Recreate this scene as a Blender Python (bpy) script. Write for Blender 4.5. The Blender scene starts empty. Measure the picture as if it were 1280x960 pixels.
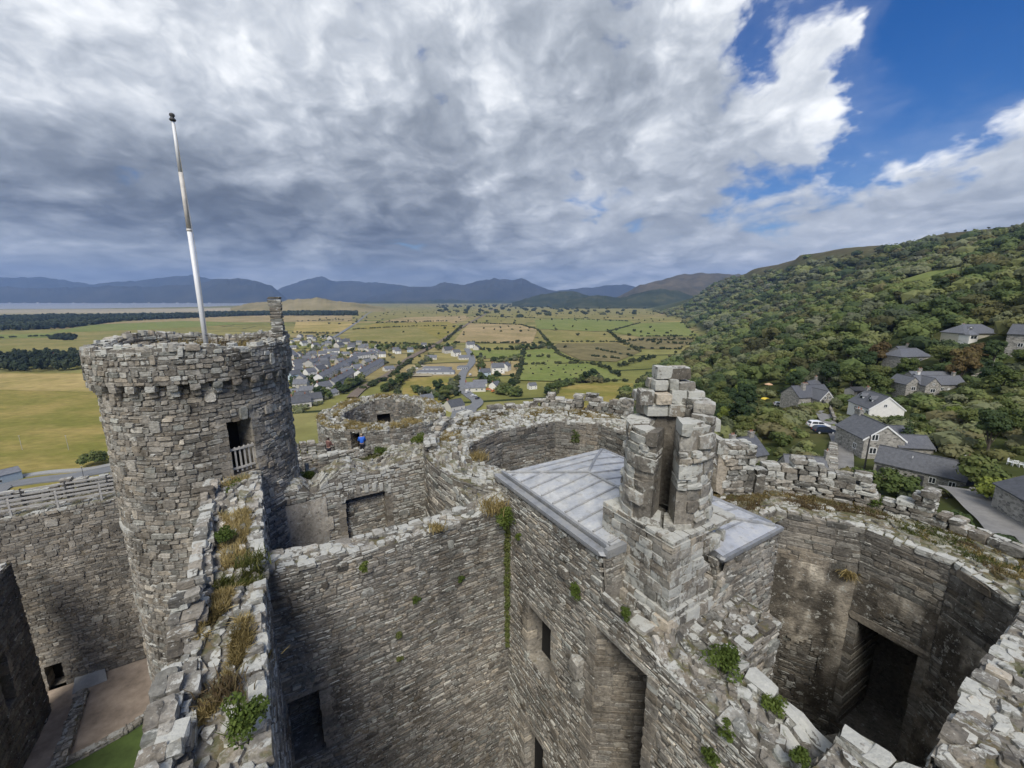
import bpy, bmesh, math, random
import numpy as np
from mathutils import Vector, Matrix
R = math.radians
SC = bpy.context.scene
COL = SC.collection
rng = np.random.default_rng(7)
random.seed(7)

# ---------------------------------------------------------------- camera
EYE = 25.0                      # eye height above the castle ward (z = 0)
PITCH, FPX = R(11.67), 518.0    # tilt below the horizon, focal length in pixels of a 1280 px wide picture
cam_d = bpy.data.cameras.new('camera')
cam = bpy.data.objects.new('camera', cam_d)
COL.objects.link(cam)
cam.location = (0, 0, EYE)
cam.rotation_euler = (R(90) - PITCH, 0, 0)
cam_d.sensor_width = 36.0
cam_d.lens = 36.0 * FPX / 1280.0
cam_d.clip_start = 0.1
cam_d.clip_end = 60000
SC.camera = cam

# ---------------------------------------------------------------- view
SC.view_settings.view_transform = 'Standard'
SC.view_settings.look = 'None'
SC.view_settings.gamma = 1.0
SC.view_settings.exposure = 1.32
SC.view_settings.use_curve_mapping = False
SC.cycles.max_bounces = 6
SC.cycles.diffuse_bounces = 3
SC.cycles.glossy_bounces = 2
SC.cycles.transmission_bounces = 2
SC.cycles.transparent_max_bounces = 4
SC.cycles.volume_bounces = 0
SC.cycles.use_denoising = True
SC.cycles.use_adaptive_sampling = True
SC.cycles.adaptive_threshold = 0.02

# ---------------------------------------------------------------- sun
SUN_EL, SUN_AZ = 50.0, 181.0     # azimuth clockwise from +Y: behind the camera, to its left
sd = bpy.data.lights.new('sun', 'SUN')
sun = bpy.data.objects.new('sun', sd)
COL.objects.link(sun)
sd.energy = 1.5
sd.angle = R(26)
sd.color = (1.0, 0.95, 0.87)
sv = Vector((math.sin(R(SUN_AZ)) * math.cos(R(SUN_EL)), math.cos(R(SUN_AZ)) * math.cos(R(SUN_EL)), math.sin(R(SUN_EL))))
sun.rotation_euler = sv.to_track_quat('Z', 'Y').to_euler()

# ---------------------------------------------------------------- node helper
class NT:
    def __init__(s, tree):
        s.t = tree
    def n(s, typ, **kw):
        nd = s.t.nodes.new(typ)
        for k, v in kw.items():
            setattr(nd, k, v)
        return nd
    def link(s, a, b):
        s.t.links.new(a, b)
    def put(s, sock, v):
        if isinstance(v, bpy.types.NodeSocket):
            s.link(v, sock)
        elif v is not None:
            if sock.type == 'RGBA' and len(v) == 3:
                v = (*v, 1)
            sock.default_value = v
    def m(s, op, a, b=None, c=None, clamp=False):
        nd = s.n('ShaderNodeMath', operation=op, use_clamp=clamp)
        for i, v in enumerate((a, b, c)):
            if v is not None:
                s.put(nd.inputs[i], v)
        return nd.outputs[0]
    def v(s, op, a, b=None):
        nd = s.n('ShaderNodeVectorMath', operation=op)
        s.put(nd.inputs[0], a)
        if b is not None:
            s.put(nd.inputs[1] if op != 'SCALE' else nd.inputs['Scale'], b)
        return nd.outputs['Value'] if op in ('DOT_PRODUCT', 'LENGTH', 'DISTANCE') else nd.outputs[0]
    def noise(s, vec, scale, detail=4, rough=0.55, dist=0.0):
        nd = s.n('ShaderNodeTexNoise')
        if vec is not None:
            s.put(nd.inputs['Vector'], vec)
        s.put(nd.inputs['Scale'], scale)
        s.put(nd.inputs['Detail'], detail)
        s.put(nd.inputs['Roughness'], rough)
        s.put(nd.inputs['Distortion'], dist)
        return nd.outputs['Fac']
    def vor(s, vec, scale, out='Color', feature='F1', rnd=1.0):
        nd = s.n('ShaderNodeTexVoronoi', feature=feature)
        s.put(nd.inputs['Vector'], vec)
        s.put(nd.inputs['Scale'], scale)
        s.put(nd.inputs['Randomness'], rnd)
        return nd.outputs[out]
    def ramp(s, fac, stops, interp='LINEAR'):
        nd = s.n('ShaderNodeValToRGB')
        cr = nd.color_ramp
        cr.interpolation = interp
        while len(cr.elements) < len(stops):
            cr.elements.new(0.5)
        for e, (p, c) in zip(cr.elements, stops):
            e.position = p
            e.color = (*c, 1) if not isinstance(c, (int, float)) else (c, c, c, 1)
        s.put(nd.inputs[0], fac)
        return nd.outputs[0]
    def step(s, x, a, b):
        nd = s.n('ShaderNodeMapRange', interpolation_type='SMOOTHSTEP')
        s.put(nd.inputs[0], x)
        nd.inputs[1].default_value = a
        nd.inputs[2].default_value = b
        return nd.outputs[0]
    def mix(s, f, a, b, blend='MIX'):
        nd = s.n('ShaderNodeMix', data_type='RGBA', blend_type=blend)
        s.put(nd.inputs[0], f)
        s.put(nd.inputs[6], a)
        s.put(nd.inputs[7], b)
        return nd.outputs[2]
    def sep(s, vec):
        nd = s.n('ShaderNodeSeparateXYZ')
        s.put(nd.inputs[0], vec)
        return nd.outputs
    def comb(s, x, y, z):
        nd = s.n('ShaderNodeCombineXYZ')
        for i, v in enumerate((x, y, z)):
            s.put(nd.inputs[i], v)
        return nd.outputs[0]

# ---------------------------------------------------------------- pixel -> ray helpers (1280 x 960 picture)
CP, SP = math.cos(PITCH), math.sin(PITCH)
def ray(px, py):
    x, v = (px - 640) / FPX, (py - 480) / FPX
    return np.array([x, CP - v * SP, -SP - v * CP])
def at_z(px, py, z):
    d = ray(px, py)
    s = (z - EYE) / d[2]
    return np.array([d[0] * s, d[1] * s, z])
def at_y(px, py, Y):
    d = ray(px, py)
    s = Y / d[1]
    return np.array([d[0] * s, Y, EYE + d[2] * s])
def unit(px, py):
    d = ray(px, py)
    return d / np.linalg.norm(d)

# ---------------------------------------------------------------- sky: daylight sky with broken cloud
world = bpy.data.worlds.new('World')
SC.world = world
world.use_nodes = True
wt = world.node_tree
wt.nodes.clear()
N = NT(wt)
out = N.n('ShaderNodeOutputWorld')
sky = N.n('ShaderNodeTexSky', sky_type='NISHITA')
sky.sun_disc = False
sky.sun_elevation = R(SUN_EL)
sky.sun_rotation = R(SUN_AZ)
sky.altitude = 80
sky.air_density = 1.0
sky.dust_density = 0.3
sky.ozone_density = 3.0
bg_sky = N.n('ShaderNodeBackground')
sat = N.n('ShaderNodeHueSaturation')
sat.inputs['Hue'].default_value = 0.515
sat.inputs['Saturation'].default_value = 1.45
N.link(sky.outputs[0], sat.inputs['Color'])
N.link(sat.outputs[0], bg_sky.inputs[0])
bg_sky.inputs[1].default_value = 0.042
D = N.v('NORMALIZE', N.n('ShaderNodeTexCoord').outputs['Generated'])
dx, dy, dz = N.sep(D)
az0 = N.m('ARCTAN2', dx, dy)
hl0 = N.m('ARCSINE', N.m('MINIMUM', N.m('MAXIMUM', dz, 0.0), 1.0))
# cloud heaps look flatter the lower they stand
low = N.m('POWER', N.m('ADD', hl0, 0.02), 0.50)
P = N.comb(N.m('MULTIPLY', az0, 3.3), N.m('MULTIPLY', low, 5.2), N.m('MULTIPLY', dy, 0.25))
mp = N.n('ShaderNodeMapping')
N.link(P, mp.inputs[0])
mp.inputs['Rotation'].default_value = (0, 0, R(-24))
mp.inputs['Scale'].default_value = (0.92, 1.12, 1.0)
Q = mp.outputs[0]
warp = N.n('ShaderNodeTexNoise')
N.put(warp.inputs['Vector'], Q)
warp.inputs['Scale'].default_value = 2.0
warp.inputs['Detail'].default_value = 4
Qw = N.v('ADD', Q, N.v('SCALE', N.v('SUBTRACT', warp.outputs['Color'], (0.5, 0.5, 0.5)), 0.32))
n_big = N.noise(Qw, 1.5, 7, 0.50)
n_mid = N.noise(N.v('ADD', Qw, (7.3, 2.1, 0.0)), 2.3, 8, 0.50)
n_shift = N.noise(N.v('ADD', Qw, (7.3 - 0.04, 2.1 + 0.09, 0.0)), 2.3, 8, 0.50)
pv = N.n('ShaderNodeTexVoronoi', feature='F1')
pv.normalize = True
N.put(pv.inputs['Vector'], N.v('ADD', Qw, N.v('SCALE', N.v('SUBTRACT', warp.outputs['Color'], (0.5, 0.5, 0.5)), 0.30)))
pv.inputs['Scale'].default_value = 3.4
pv.inputs['Detail'].default_value = 3.0
pv.inputs['Roughness'].default_value = 0.62
puff = N.m('SUBTRACT', 0.27, pv.outputs['Distance'])          # rounded heads of cloud
# the state of the sky over the whole dome, by bearing (columns, every 10 degrees) and height (rows):
# how closed the cloud layer is, and how bright its underside
az = N.m('ARCTAN2', dx, dy)
hl = N.m('ARCSINE', N.m('MINIMUM', N.m('MAXIMUM', dz, -1.0), 1.0))
wv = N.sep(N.v('SUBTRACT', warp.outputs['Color'], (0.5, 0.5, 0.5)))
w2 = N.n('ShaderNodeTexNoise'); N.put(w2.inputs['Vector'], Q); w2.inputs['Scale'].default_value = 6.0; w2.inputs['Detail'].default_value = 5
wv2 = N.sep(N.v('SUBTRACT', w2.outputs['Color'], (0.5, 0.5, 0.5)))
az = N.m('ADD', az, N.m('ADD', N.m('MULTIPLY', wv[0], 0.26), N.m('MULTIPLY', wv2[0], 0.16)))
damp = N.step(dz, 0.0, 0.30)
hl = N.m('ADD', hl, N.m('MULTIPLY', damp, N.m('ADD', N.m('MULTIPLY', wv[1], 0.16), N.m('MULTIPLY', wv2[1], 0.10))))
fa = N.m('ADD', N.m('MULTIPLY', az, 1 / R(120)), 0.5)
ROWS = [(0, [1, 1, 1, 1, 1, 1, 1, 1, .9, .9, .9], [.62, .62, .60, .60, .64, .64, .68, .74, .80, .80, .76]),
        (4, [1, 1, 1, 1, 1, 1, 1, .9, .9, .55, .9], [.62, .60, .57, .60, .54, .58, .67, .73, .76, .80, .72]),
        (8, [1, 1, 1, 1, 1, 1, .7, .85, .60, .95, 1], [.45, .44, .44, .47, .51, .57, .64, .66, .68, .76, .70]),
        (13, [1, 1, 1, 1, 1, 1, .55, .9, .60, -.15, .8], [.64, .56, .54, .56, .58, .63, .72, .68, .71, .82, .78]),
        (19, [1, 1, 1, 1, 1, 1, 1, 1, 1.0, -.35, -.75], [.74, .78, .73, .65, .63, .64, .63, .69, .84, .82, .78]),
        (26, [1, 1, 1, 1, .95, 1, 1, .95, .05, -.8, -.8], [.80, .84, .85, .82, .77, .72, .68, .70, .80, .78, .78]),
        (34, [1, 1, 1, .7, .55, .8, .8, .4, -.5, -.8, -.8], [.82, .84, .84, .82, .78, .75, .72, .74, .78, .78, .78]),
        (55, [.8, .8, .7, .6, .5, .5, .4, .3, .2, .2, .2], [.70] * 11)]
acc = None
for i, (e, cv, br) in enumerate(ROWS):
    row = N.ramp(fa, [(10 / 120 + k / 12, ((c + 1) / 2, bb, 0)) for k, (c, bb) in enumerate(zip(cv, br))], 'EASE')
    acc = row if acc is None else N.mix(N.step(hl, R(ROWS[i - 1][0]), R(e)), acc, row)
sc_ = N.n('ShaderNodeSeparateColor'); N.link(acc, sc_.inputs[0])
cover = N.m('SUBTRACT', N.m('MULTIPLY', sc_.outputs[0], 2.0), 1.0)
bright = sc_.outputs[1]
dens = N.m('ADD', N.m('ADD', N.m('MULTIPLY', N.m('SUBTRACT', n_big, 0.5), 1.5), N.m('MULTIPLY', N.m('SUBTRACT', n_mid, 0.5), 2.2)), N.m('ADD', N.m('MULTIPLY', puff, 1.0), N.m('SUBTRACT', N.m('MULTIPLY', cover, 1.0), 0.12)))
alpha = N.m('MAXIMUM', N.step(dens, -0.12, 0.42), N.m('MULTIPLY', N.step(dens, -0.95, 0.2), 0.10))
relief = N.m('MULTIPLY', N.m('SUBTRACT', n_mid, n_shift), 0.45)
lit_edge = N.m('MULTIPLY', N.m('SUBTRACT', 1.0, N.step(dens, 0.10, 0.75)), 0.10)
shade = N.m('ADD', N.m('ADD', N.m('ADD', bright, lit_edge), N.m('MULTIPLY', N.m('SUBTRACT', n_mid, 0.5), 0.38)), N.m('ADD', N.m('ADD', relief, N.m('MULTIPLY', puff, 0.55)), N.m('MULTIPLY', N.m('SUBTRACT', n_big, 0.5), 0.52)))
cloud_col = N.ramp(shade, [(0.25, (0.062, 0.071, 0.086)), (0.40, (0.120, 0.138, 0.164)), (0.52, (0.205, 0.230, 0.265)), (0.64, (0.312, 0.342, 0.382)), (0.76, (0.460, 0.490, 0.532)), (0.90, (0.70, 0.72, 0.745)), (1.0, (0.85, 0.86, 0.87))])
bg_cl = N.n('ShaderNodeBackground')
N.link(cloud_col, bg_cl.inputs[0])
bg_cl.inputs[1].default_value = 0.56
mixs = N.n('ShaderNodeMixShader')
N.link(alpha, mixs.inputs[0])
N.link(bg_sky.outputs[0], mixs.inputs[1])
N.link(bg_cl.outputs[0], mixs.inputs[2])
N.link(mixs.outputs[0], out.inputs[0])
world.cycles.sampling_method = 'MANUAL'
world.cycles.sample_map_resolution = 1024

# ---------------------------------------------------------------- object helpers
def tag(o, label=None, cat=None, group=None, kind=None):
    if label: o['label'] = label
    if cat: o['category'] = cat
    if group: o['group'] = group
    if kind: o['kind'] = kind
    return o
def thing(name, label, cat, loc=(0, 0, 0), rz=0.0, group=None):
    o = bpy.data.objects.new(name, None)
    COL.objects.link(o)
    o.empty_display_size = 0.3
    o.location = tuple(float(v) for v in loc)
    o.rotation_euler = (0, 0, rz)
    return tag(o, label, cat, group, 'thing' if label is not None else None)
def link(name, me, parent=None, mat=None):
    o = bpy.data.objects.new(name, me)
    COL.objects.link(o)
    if mat is not None and not me.materials:
        me.materials.append(mat)
    if parent is not None:
        o.parent = parent
    return o
def copy_tree(o, parent=None):
    c = o.copy()
    COL.objects.link(c)
    if parent is not None:
        c.parent = parent
    for ch in list(KIDS.get(o.name, ())):
        copy_tree(ch, c)
    return c
KIDS = {}
def index_kids(o, allobs=None):
    KIDS[o.name] = list(o.children)
    for ch in o.children:
        index_kids(ch)

class Geo:
    """collects quads / polygons as numpy arrays, one colour value per vertex, several materials"""
    def __init__(s):
        s.V, s.C, s.F, s.M, s.n = [], [], [], [], 0
    def add(s, verts, faces, col=(0.5, 0.3, 0.5, 0), mat=0):
        verts = np.asarray(verts, float).reshape(-1, 3)
        k = len(verts)
        c = np.asarray(col, float)
        if c.ndim == 1:
            c = np.tile(c, (k, 1))
        s.V.append(verts); s.C.append(c)
        faces = np.asarray(faces, int) if not isinstance(faces, np.ndarray) else faces
        s.F.append(faces + s.n); s.M.append(np.full(len(faces), mat, int))
        s.n += k
    def addpoly(s, verts, polys, col=(0.5, 0.3, 0.5, 0), mat=0):
        by = {}
        for f in polys:
            by.setdefault(len(f), []).append(f)
        first = True
        verts = np.asarray(verts, float).reshape(-1, 3)
        k = len(verts)
        c = np.asarray(col, float)
        if c.ndim == 1:
            c = np.tile(c, (k, 1))
        s.V.append(verts); s.C.append(c)
        for L, fs in by.items():
            s.F.append(np.asarray(fs, int) + s.n); s.M.append(np.full(len(fs), mat, int))
        s.n += k
    def box(s, a, b, col=(0.5, 0.3, 0.5, 0), mat=0, f=None, skip=()):
        x0, y0, z0 = a; x1, y1, z1 = b
        v = np.array([[x0, y0, z0], [x1, y0, z0], [x1, y1, z0], [x0, y1, z0], [x0, y0, z1], [x1, y0, z1], [x1, y1, z1], [x0, y1, z1]], float)
        fc = {'b': [0, 3, 2, 1], 't': [4, 5, 6, 7], 's': [0, 1, 5, 4], 'e': [1, 2, 6, 5], 'n': [2, 3, 7, 6], 'w': [3, 0, 4, 7]}
        if f is not None:
            v = f(v)
        s.add(v, [fc[k] for k in fc if k not in skip], col, mat)
    def tube(s, pts, rad, nseg=8, col=(0.5, 0.3, 0.5, 0), mat=0, cap=True):
        pts = [np.asarray(p, float) for p in pts]
        if not hasattr(rad, '__len__'):
            rad = [rad] * len(pts)
        vs = []
        prev = None
        for i, p in enumerate(pts):
            d = pts[min(i + 1, len(pts) - 1)] - pts[max(i - 1, 0)]
            d = d / (np.linalg.norm(d) + 1e-9)
            a = np.array([0, 0, 1.0]) if abs(d[2]) < 0.9 else np.array([1.0, 0, 0])
            if prev is not None:
                a = prev
            u = a - d * np.dot(a, d); u /= np.linalg.norm(u) + 1e-9
            prev = u
            w = np.cross(d, u)
            for k in range(nseg):
                t = 2 * math.pi * k / nseg
                vs.append(p + rad[i] * (u * math.cos(t) + w * math.sin(t)))
        fs = []
        for i in range(len(pts) - 1):
            for k in range(nseg):
                k2 = (k + 1) % nseg
                fs.append([i * nseg + k, i * nseg + k2, (i + 1) * nseg + k2, (i + 1) * nseg + k])
        polys = list(fs)
        if cap:
            polys.append(list(range(nseg))[::-1])
            polys.append([(len(pts) - 1) * nseg + k for k in range(nseg)])
        s.addpoly(vs, polys, col, mat)
    def mesh(s, name, mats, smooth=False):
        me = bpy.data.meshes.new(name)
        if s.n:
            V = np.concatenate(s.V); C = np.concatenate(s.C)
            tot = np.concatenate([np.full(len(f), f.shape[1], np.int32) for f in s.F if len(f)])
            idx = np.concatenate([f.ravel() for f in s.F if len(f)]).astype(np.int32)
            mi = np.concatenate([m for f, m in zip(s.F, s.M) if len(f)]).astype(np.int32)
            start = np.concatenate([[0], np.cumsum(tot)[:-1]]).astype(np.int32)
            me.vertices.add(len(V)); me.vertices.foreach_set('co', V.ravel().astype(np.float32))
            me.loops.add(len(idx)); me.loops.foreach_set('vertex_index', idx)
            me.polygons.add(len(tot)); me.polygons.foreach_set('loop_start', start)
            me.polygons.foreach_set('material_index', mi)
            at = me.attributes.new('tint', 'FLOAT_COLOR', 'POINT')
            at.data.foreach_set('color', C.astype(np.float32).ravel())
            me.polygons.foreach_set('use_smooth', np.full(len(tot), smooth, bool))
            me.update(calc_edges=True)
            me.validate()
        for m in (mats if isinstance(mats, (list, tuple)) else [mats]):
            me.materials.append(m)
        return me
    def obj(s, name, mats, parent=None, smooth=False):
        return link(name, s.mesh(name, mats, smooth), parent)

# smooth value noise, vectorised (1-D to 3-D through hashing)
def hash01(i, j, k, seed):
    h = (i.astype(np.int64) * 374761393 + j.astype(np.int64) * 668265263 + k.astype(np.int64) * 2147483647 + seed * 1274126177) & 0xffffffff
    h = ((h ^ (h >> 13)) * 1274126177) & 0xffffffff
    return ((h ^ (h >> 16)) & 0xffffff) / float(0xffffff)
def vnoise(x, y=None, z=None, seed=0):
    x = np.asarray(x, float)
    y = np.zeros_like(x) if y is None else np.asarray(y, float) + 0 * x
    z = np.zeros_like(x) if z is None else np.asarray(z, float) + 0 * x
    i, j, k = np.floor(x), np.floor(y), np.floor(z)
    fx, fy, fz = x - i, y - j, z - k
    fx, fy, fz = (f * f * (3 - 2 * f) for f in (fx, fy, fz))
    r = 0
    for a in (0, 1):
        for b in (0, 1):
            for c in (0, 1):
                w = (fx if a else 1 - fx) * (fy if b else 1 - fy) * (fz if c else 1 - fz)
                r = r + w * hash01(i + a, j + b, k + c, seed)
    return r
def fbm(x, y=None, z=None, seed=0, oct=4):
    r, a, t = 0, 1.0, 0
    f = 1.0
    for o in range(oct):
        r = r + a * vnoise(np.asarray(x) * f, None if y is None else np.asarray(y) * f, None if z is None else np.asarray(z) * f, seed + o * 17)
        t += a; a *= 0.5; f *= 2.03
    return r / t
# ================================================================ materials
def new_mat(name):
    m = bpy.data.materials.new(name)
    m.use_nodes = True
    m.node_tree.nodes.clear()
    t = NT(m.node_tree)
    o = t.n('ShaderNodeOutputMaterial')
    b = t.n('ShaderNodeBsdfPrincipled')
    t.link(b.outputs[0], o.inputs[0])
    return m, t, b, o
def tint_of(t):
    a = t.n('ShaderNodeAttribute', attribute_name='tint')
    s = t.n('ShaderNodeSeparateColor')
    t.link(a.outputs['Color'], s.inputs[0])
    return s.outputs[0], s.outputs[1], s.outputs[2], a.outputs['Alpha']
def stone_mat(name, gain=1.0, lichen=(0.56, 0.555, 0.51), lich_bias=0.0, warm=0.0, slab_k=1.8):
    m, t, b, o = new_mat(name)
    tone, lich, hue, moss = tint_of(t)
    g = t.n('ShaderNodeNewGeometry')
    pos = g.outputs['Position']
    nz = t.sep(g.outputs['Normal'])[2]
    up = t.step(nz, 0.35, 0.9)
    base = t.ramp(tone, [(0.0, (0.055, 0.053, 0.050)), (0.45, (0.165, 0.160, 0.150)), (0.8, (0.275, 0.270, 0.255)), (1.0, (0.42, 0.415, 0.39))])
    tintc = t.ramp(hue, [(0.0, (1.06, 0.98, 0.86)), (0.5, (1.0, 0.99, 0.955)), (1.0, (0.93, 1.0, 0.99))])
    base = t.mix(1.0, base, tintc, 'MULTIPLY')
    if gain != 1.0 or warm:
        base = t.mix(1.0, base, (gain * (1 + warm), gain, gain * (1 - warm)), 'MULTIPLY')
    n1 = t.noise(pos, 9.0, 6, 0.65)
    n2 = t.noise(pos, 38.0, 3, 0.6)
    base = t.mix(1.0, base, t.ramp(n1, [(0.25, 0.55), (0.5, 0.97), (0.75, 1.35)]), 'MULTIPLY')
    # long weather stains
    st = t.noise(t.v('MULTIPLY', pos, (0.9, 0.9, 0.22)), 1.0, 5, 0.6)
    base = t.mix(1.0, base, t.ramp(st, [(0.30, (0.50, 0.49, 0.47)), (0.48, (0.92, 0.92, 0.91)), (0.68, (1.18, 1.16, 1.12))]), 'MULTIPLY')
    # ochre patches
    oc = t.step(t.noise(t.v('ADD', pos, (31.0, 7.0, 3.0)), 1.3, 4, 0.6), 0.60, 0.74)
    base = t.mix(t.m('MULTIPLY', oc, 0.45), base, (0.21, 0.165, 0.10))
    dk = t.step(t.noise(t.v('ADD', pos, (11.0, 2.0, 5.0)), 5.5, 6, 0.7), 0.55, 0.66)
    base = t.mix(t.m('MULTIPLY', dk, 0.6), base, (0.045, 0.043, 0.040))
    # pale crusty lichen in blotches, more of it where the stone looks up at the sky
    l1 = t.noise(pos, 4.2, 7, 0.68)
    l2 = t.noise(t.v('ADD', pos, (5.0, 9.0, 1.0)), 15.0, 4, 0.6)
    ls = t.m('ADD', t.m('ADD', l1, t.m('MULTIPLY', t.m('SUBTRACT', lich, 0.5), 0.62)), t.m('ADD', t.m('MULTIPLY', up, 0.13), t.m('MULTIPLY', t.m('SUBTRACT', l2, 0.5), 0.35)))
    lm = t.step(ls, 0.545 - lich_bias, 0.63 - lich_bias)
    sp_ = t.step(t.noise(t.v('ADD', pos, (1.0, 3.0, 7.0)), 11.0, 5, 0.7), 0.60, 0.66)
    lm = t.m('MAXIMUM', lm, t.m('MULTIPLY', sp_, 0.6))
    lc = t.mix(t.noise(pos, 22.0, 3), lichen, (0.36, 0.365, 0.33))
    base = t.mix(t.m('MULTIPLY', lm, 0.92), base, lc)
    # moss and dry turf lodged on ledges
    ms = t.m('ADD', t.m('MULTIPLY', moss, 0.6), t.m('MULTIPLY', up, t.noise(t.v('ADD', pos, (2.0, 4.0, 8.0)), 1.7, 5, 0.65)))
    mm = t.step(ms, 0.62, 0.74)
    mc = t.ramp(t.noise(pos, 6.0, 4), [(0.3, (0.055, 0.070, 0.022)), (0.5, (0.115, 0.105, 0.045)), (0.7, (0.17, 0.125, 0.06))])
    base = t.mix(t.m('MULTIPLY', mm, 0.8), base, mc)
    t.put(b.inputs['Base Color'], base)
    b.inputs['Roughness'].default_value = 0.93
    b.inputs['Specular IOR Level'].default_value = 0.2
    slab = t.vor(t.v('MULTIPLY', pos, (2.6, 2.6, 8.0)), 1.0, 'Distance', 'DISTANCE_TO_EDGE')
    h = t.m('ADD', t.m('MULTIPLY', n1, 0.7), t.m('ADD', t.m('MULTIPLY', n2, 0.25), t.m('MULTIPLY', t.m('MINIMUM', slab, 0.12), slab_k)))
    bp = t.n('ShaderNodeBump')
    bp.inputs['Strength'].default_value = 0.9
    bp.inputs['Distance'].default_value = 0.045
    t.link(h, bp.inputs['Height'])
    t.link(bp.outputs[0], b.inputs['Normal'])
    return m
def plain_mat(name, col, rough=0.7, noise=0.25, scale=6.0, bump=0.0, bscale=30.0, metal=0.0, spec=0.4, tinted=False, stretch=(1, 1, 1)):
    m, t, b, o = new_mat(name)
    pos = t.v('MULTIPLY', t.n('ShaderNodeTexCoord').outputs['Object'], stretch)
    c = t.mix(1.0, col, t.ramp(t.noise(pos, scale, 6, 0.65), [(0.25, 1 - noise), (0.5, 1.0), (0.75, 1 + noise)]), 'MULTIPLY')
    if tinted:
        a = t.n('ShaderNodeAttribute', attribute_name='tint')
        c = t.mix(1.0, c, a.outputs['Color'], 'MULTIPLY')
    t.put(b.inputs['Base Color'], c)
    b.inputs['Roughness'].default_value = rough
    b.inputs['Metallic'].default_value = metal
    b.inputs['Specular IOR Level'].default_value = spec
    if bump:
        bp = t.n('ShaderNodeBump')
        bp.inputs['Strength'].default_value = bump
        bp.inputs['Distance'].default_value = 0.03
        t.link(t.noise(pos, bscale, 5, 0.6), bp.inputs['Height'])
        t.link(bp.outputs[0], b.inputs['Normal'])
    return m
def leaf_mat(name, cols, rnd=True, trans=0.25, hues=False):
    """foliage: hue differs from plant to plant and from leaf clump to leaf clump"""
    m, t, b, o = new_mat(name)
    a = t.n('ShaderNodeAttribute', attribute_name='tint')
    r = t.sep(a.outputs['Vector'])[0]
    oi = t.n('ShaderNodeObjectInfo').outputs['Random']
    hue = t.sep(a.outputs['Vector'])[1]
    f = t.m('ADD', t.m('MULTIPLY', r, 0.55), t.m('MULTIPLY', oi, 0.45)) if rnd else r
    n = len(cols)
    c = t.ramp(f, [(0.08 + 0.84 * i / (n - 1), col) for i, col in enumerate(cols)])
    if hues:
        c = t.mix(t.m('MULTIPLY', t.step(hue, 0.66, 0.9), 0.7), c, t.mix(r, (0.085, 0.095, 0.062), (0.15, 0.155, 0.11)))
        c = t.mix(t.m('MULTIPLY', t.step(hue, 0.30, 0.10), 0.6), c, t.mix(r, (0.055, 0.042, 0.018), (0.13, 0.10, 0.04)))
    t.put(b.inputs['Base Color'], c)
    b.inputs['Roughness'].default_value = 0.75
    b.inputs['Specular IOR Level'].default_value = 0.25
    tr = t.n('ShaderNodeBsdfTranslucent')
    t.put(tr.inputs[0], c)
    mx = t.n('ShaderNodeMixShader')
    mx.inputs[0].default_value = trans
    t.link(b.outputs[0], mx.inputs[1]); t.link(tr.outputs[0], mx.inputs[2])
    t.link(mx.outputs[0], o.inputs[0])
    return m

M = {}
M['stone'] = stone_mat('rubble_stone', gain=1.44, warm=0.025, slab_k=1.2)
M['stone_pale'] = stone_mat('pale_ashlar', gain=1.45, lich_bias=0.035, warm=0.03, slab_k=0.3)
M['stone_shaded'] = stone_mat('shaded_rubble', gain=1.0, lich_bias=-0.02, warm=0.03)  # darker copy of the rubble: shade on the hall wall put into its colour
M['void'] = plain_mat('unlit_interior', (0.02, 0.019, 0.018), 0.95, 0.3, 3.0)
M['lead'] = None
m, t, b, o = new_mat('lead_sheet')
pos = t.n('ShaderNodeTexCoord').outputs['Object']
tone = tint_of(t)[0]
c = t.ramp(t.noise(pos, 1.6, 7, 0.7), [(0.28, (0.28, 0.295, 0.31)), (0.46, (0.42, 0.435, 0.455)), (0.58, (0.50, 0.50, 0.485)), (0.72, (0.64, 0.655, 0.665))])
c = t.mix(t.m('MULTIPLY', t.step(t.noise(pos, 5.0, 6, 0.7), 0.52, 0.66), 0.5), c, (0.27, 0.255, 0.225))
c = t.mix(1.0, c, t.ramp(tone, [(0.0, 0.40), (0.55, 0.72), (1.0, 1.15)]), 'MULTIPLY')
t.put(b.inputs['Base Color'], c)
b.inputs['Roughness'].default_value = 0.48
b.inputs['Metallic'].default_value = 0.25
bp = t.n('ShaderNodeBump'); bp.inputs['Strength'].default_value = 0.25; bp.inputs['Distance'].default_value = 0.02
t.link(t.noise(pos, 3.5, 4), bp.inputs['Height']); t.link(bp.outputs[0], b.inputs['Normal'])
M['lead'] = m
M['white_paint'] = plain_mat('white_paint', (0.78, 0.79, 0.78), 0.45, 0.06, 2.0)
M['pole_paint'] = plain_mat('weathered_white_pole', (0.74, 0.75, 0.75), 0.4, 0.12, 2.5, stretch=(1, 1, 0.3))
M['rust'] = plain_mat('peeling_brown_pole', (0.60, 0.57, 0.52), 0.6, 0.2, 5.0)
M['old_wood'] = plain_mat('silvered_wood', (0.42, 0.40, 0.36), 0.8, 0.25, 9.0, 0.4, stretch=(1, 1, 0.2))
M['rail_wood'] = plain_mat('grey_rail_timber', (0.36, 0.35, 0.33), 0.8, 0.25, 6.0)
M['iron'] = plain_mat('dark_iron', (0.05, 0.05, 0.052), 0.6, 0.3, 8.0)
M['slate'] = plain_mat('slate_roof', (0.105, 0.110, 0.122), 0.55, 0.35, 2.2, 0.35, 9.0, tinted=True)
M['slate_far'] = plain_mat('slate_roof_far', (0.125, 0.130, 0.142), 0.6, 0.3, 0.6, tinted=True)
M['render'] = plain_mat('white_render', (0.74, 0.73, 0.69), 0.8, 0.10, 1.5, tinted=True)
M['brickwork'] = plain_mat('red_brick_stack', (0.30, 0.14, 0.09), 0.8, 0.2, 4.0)
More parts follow.
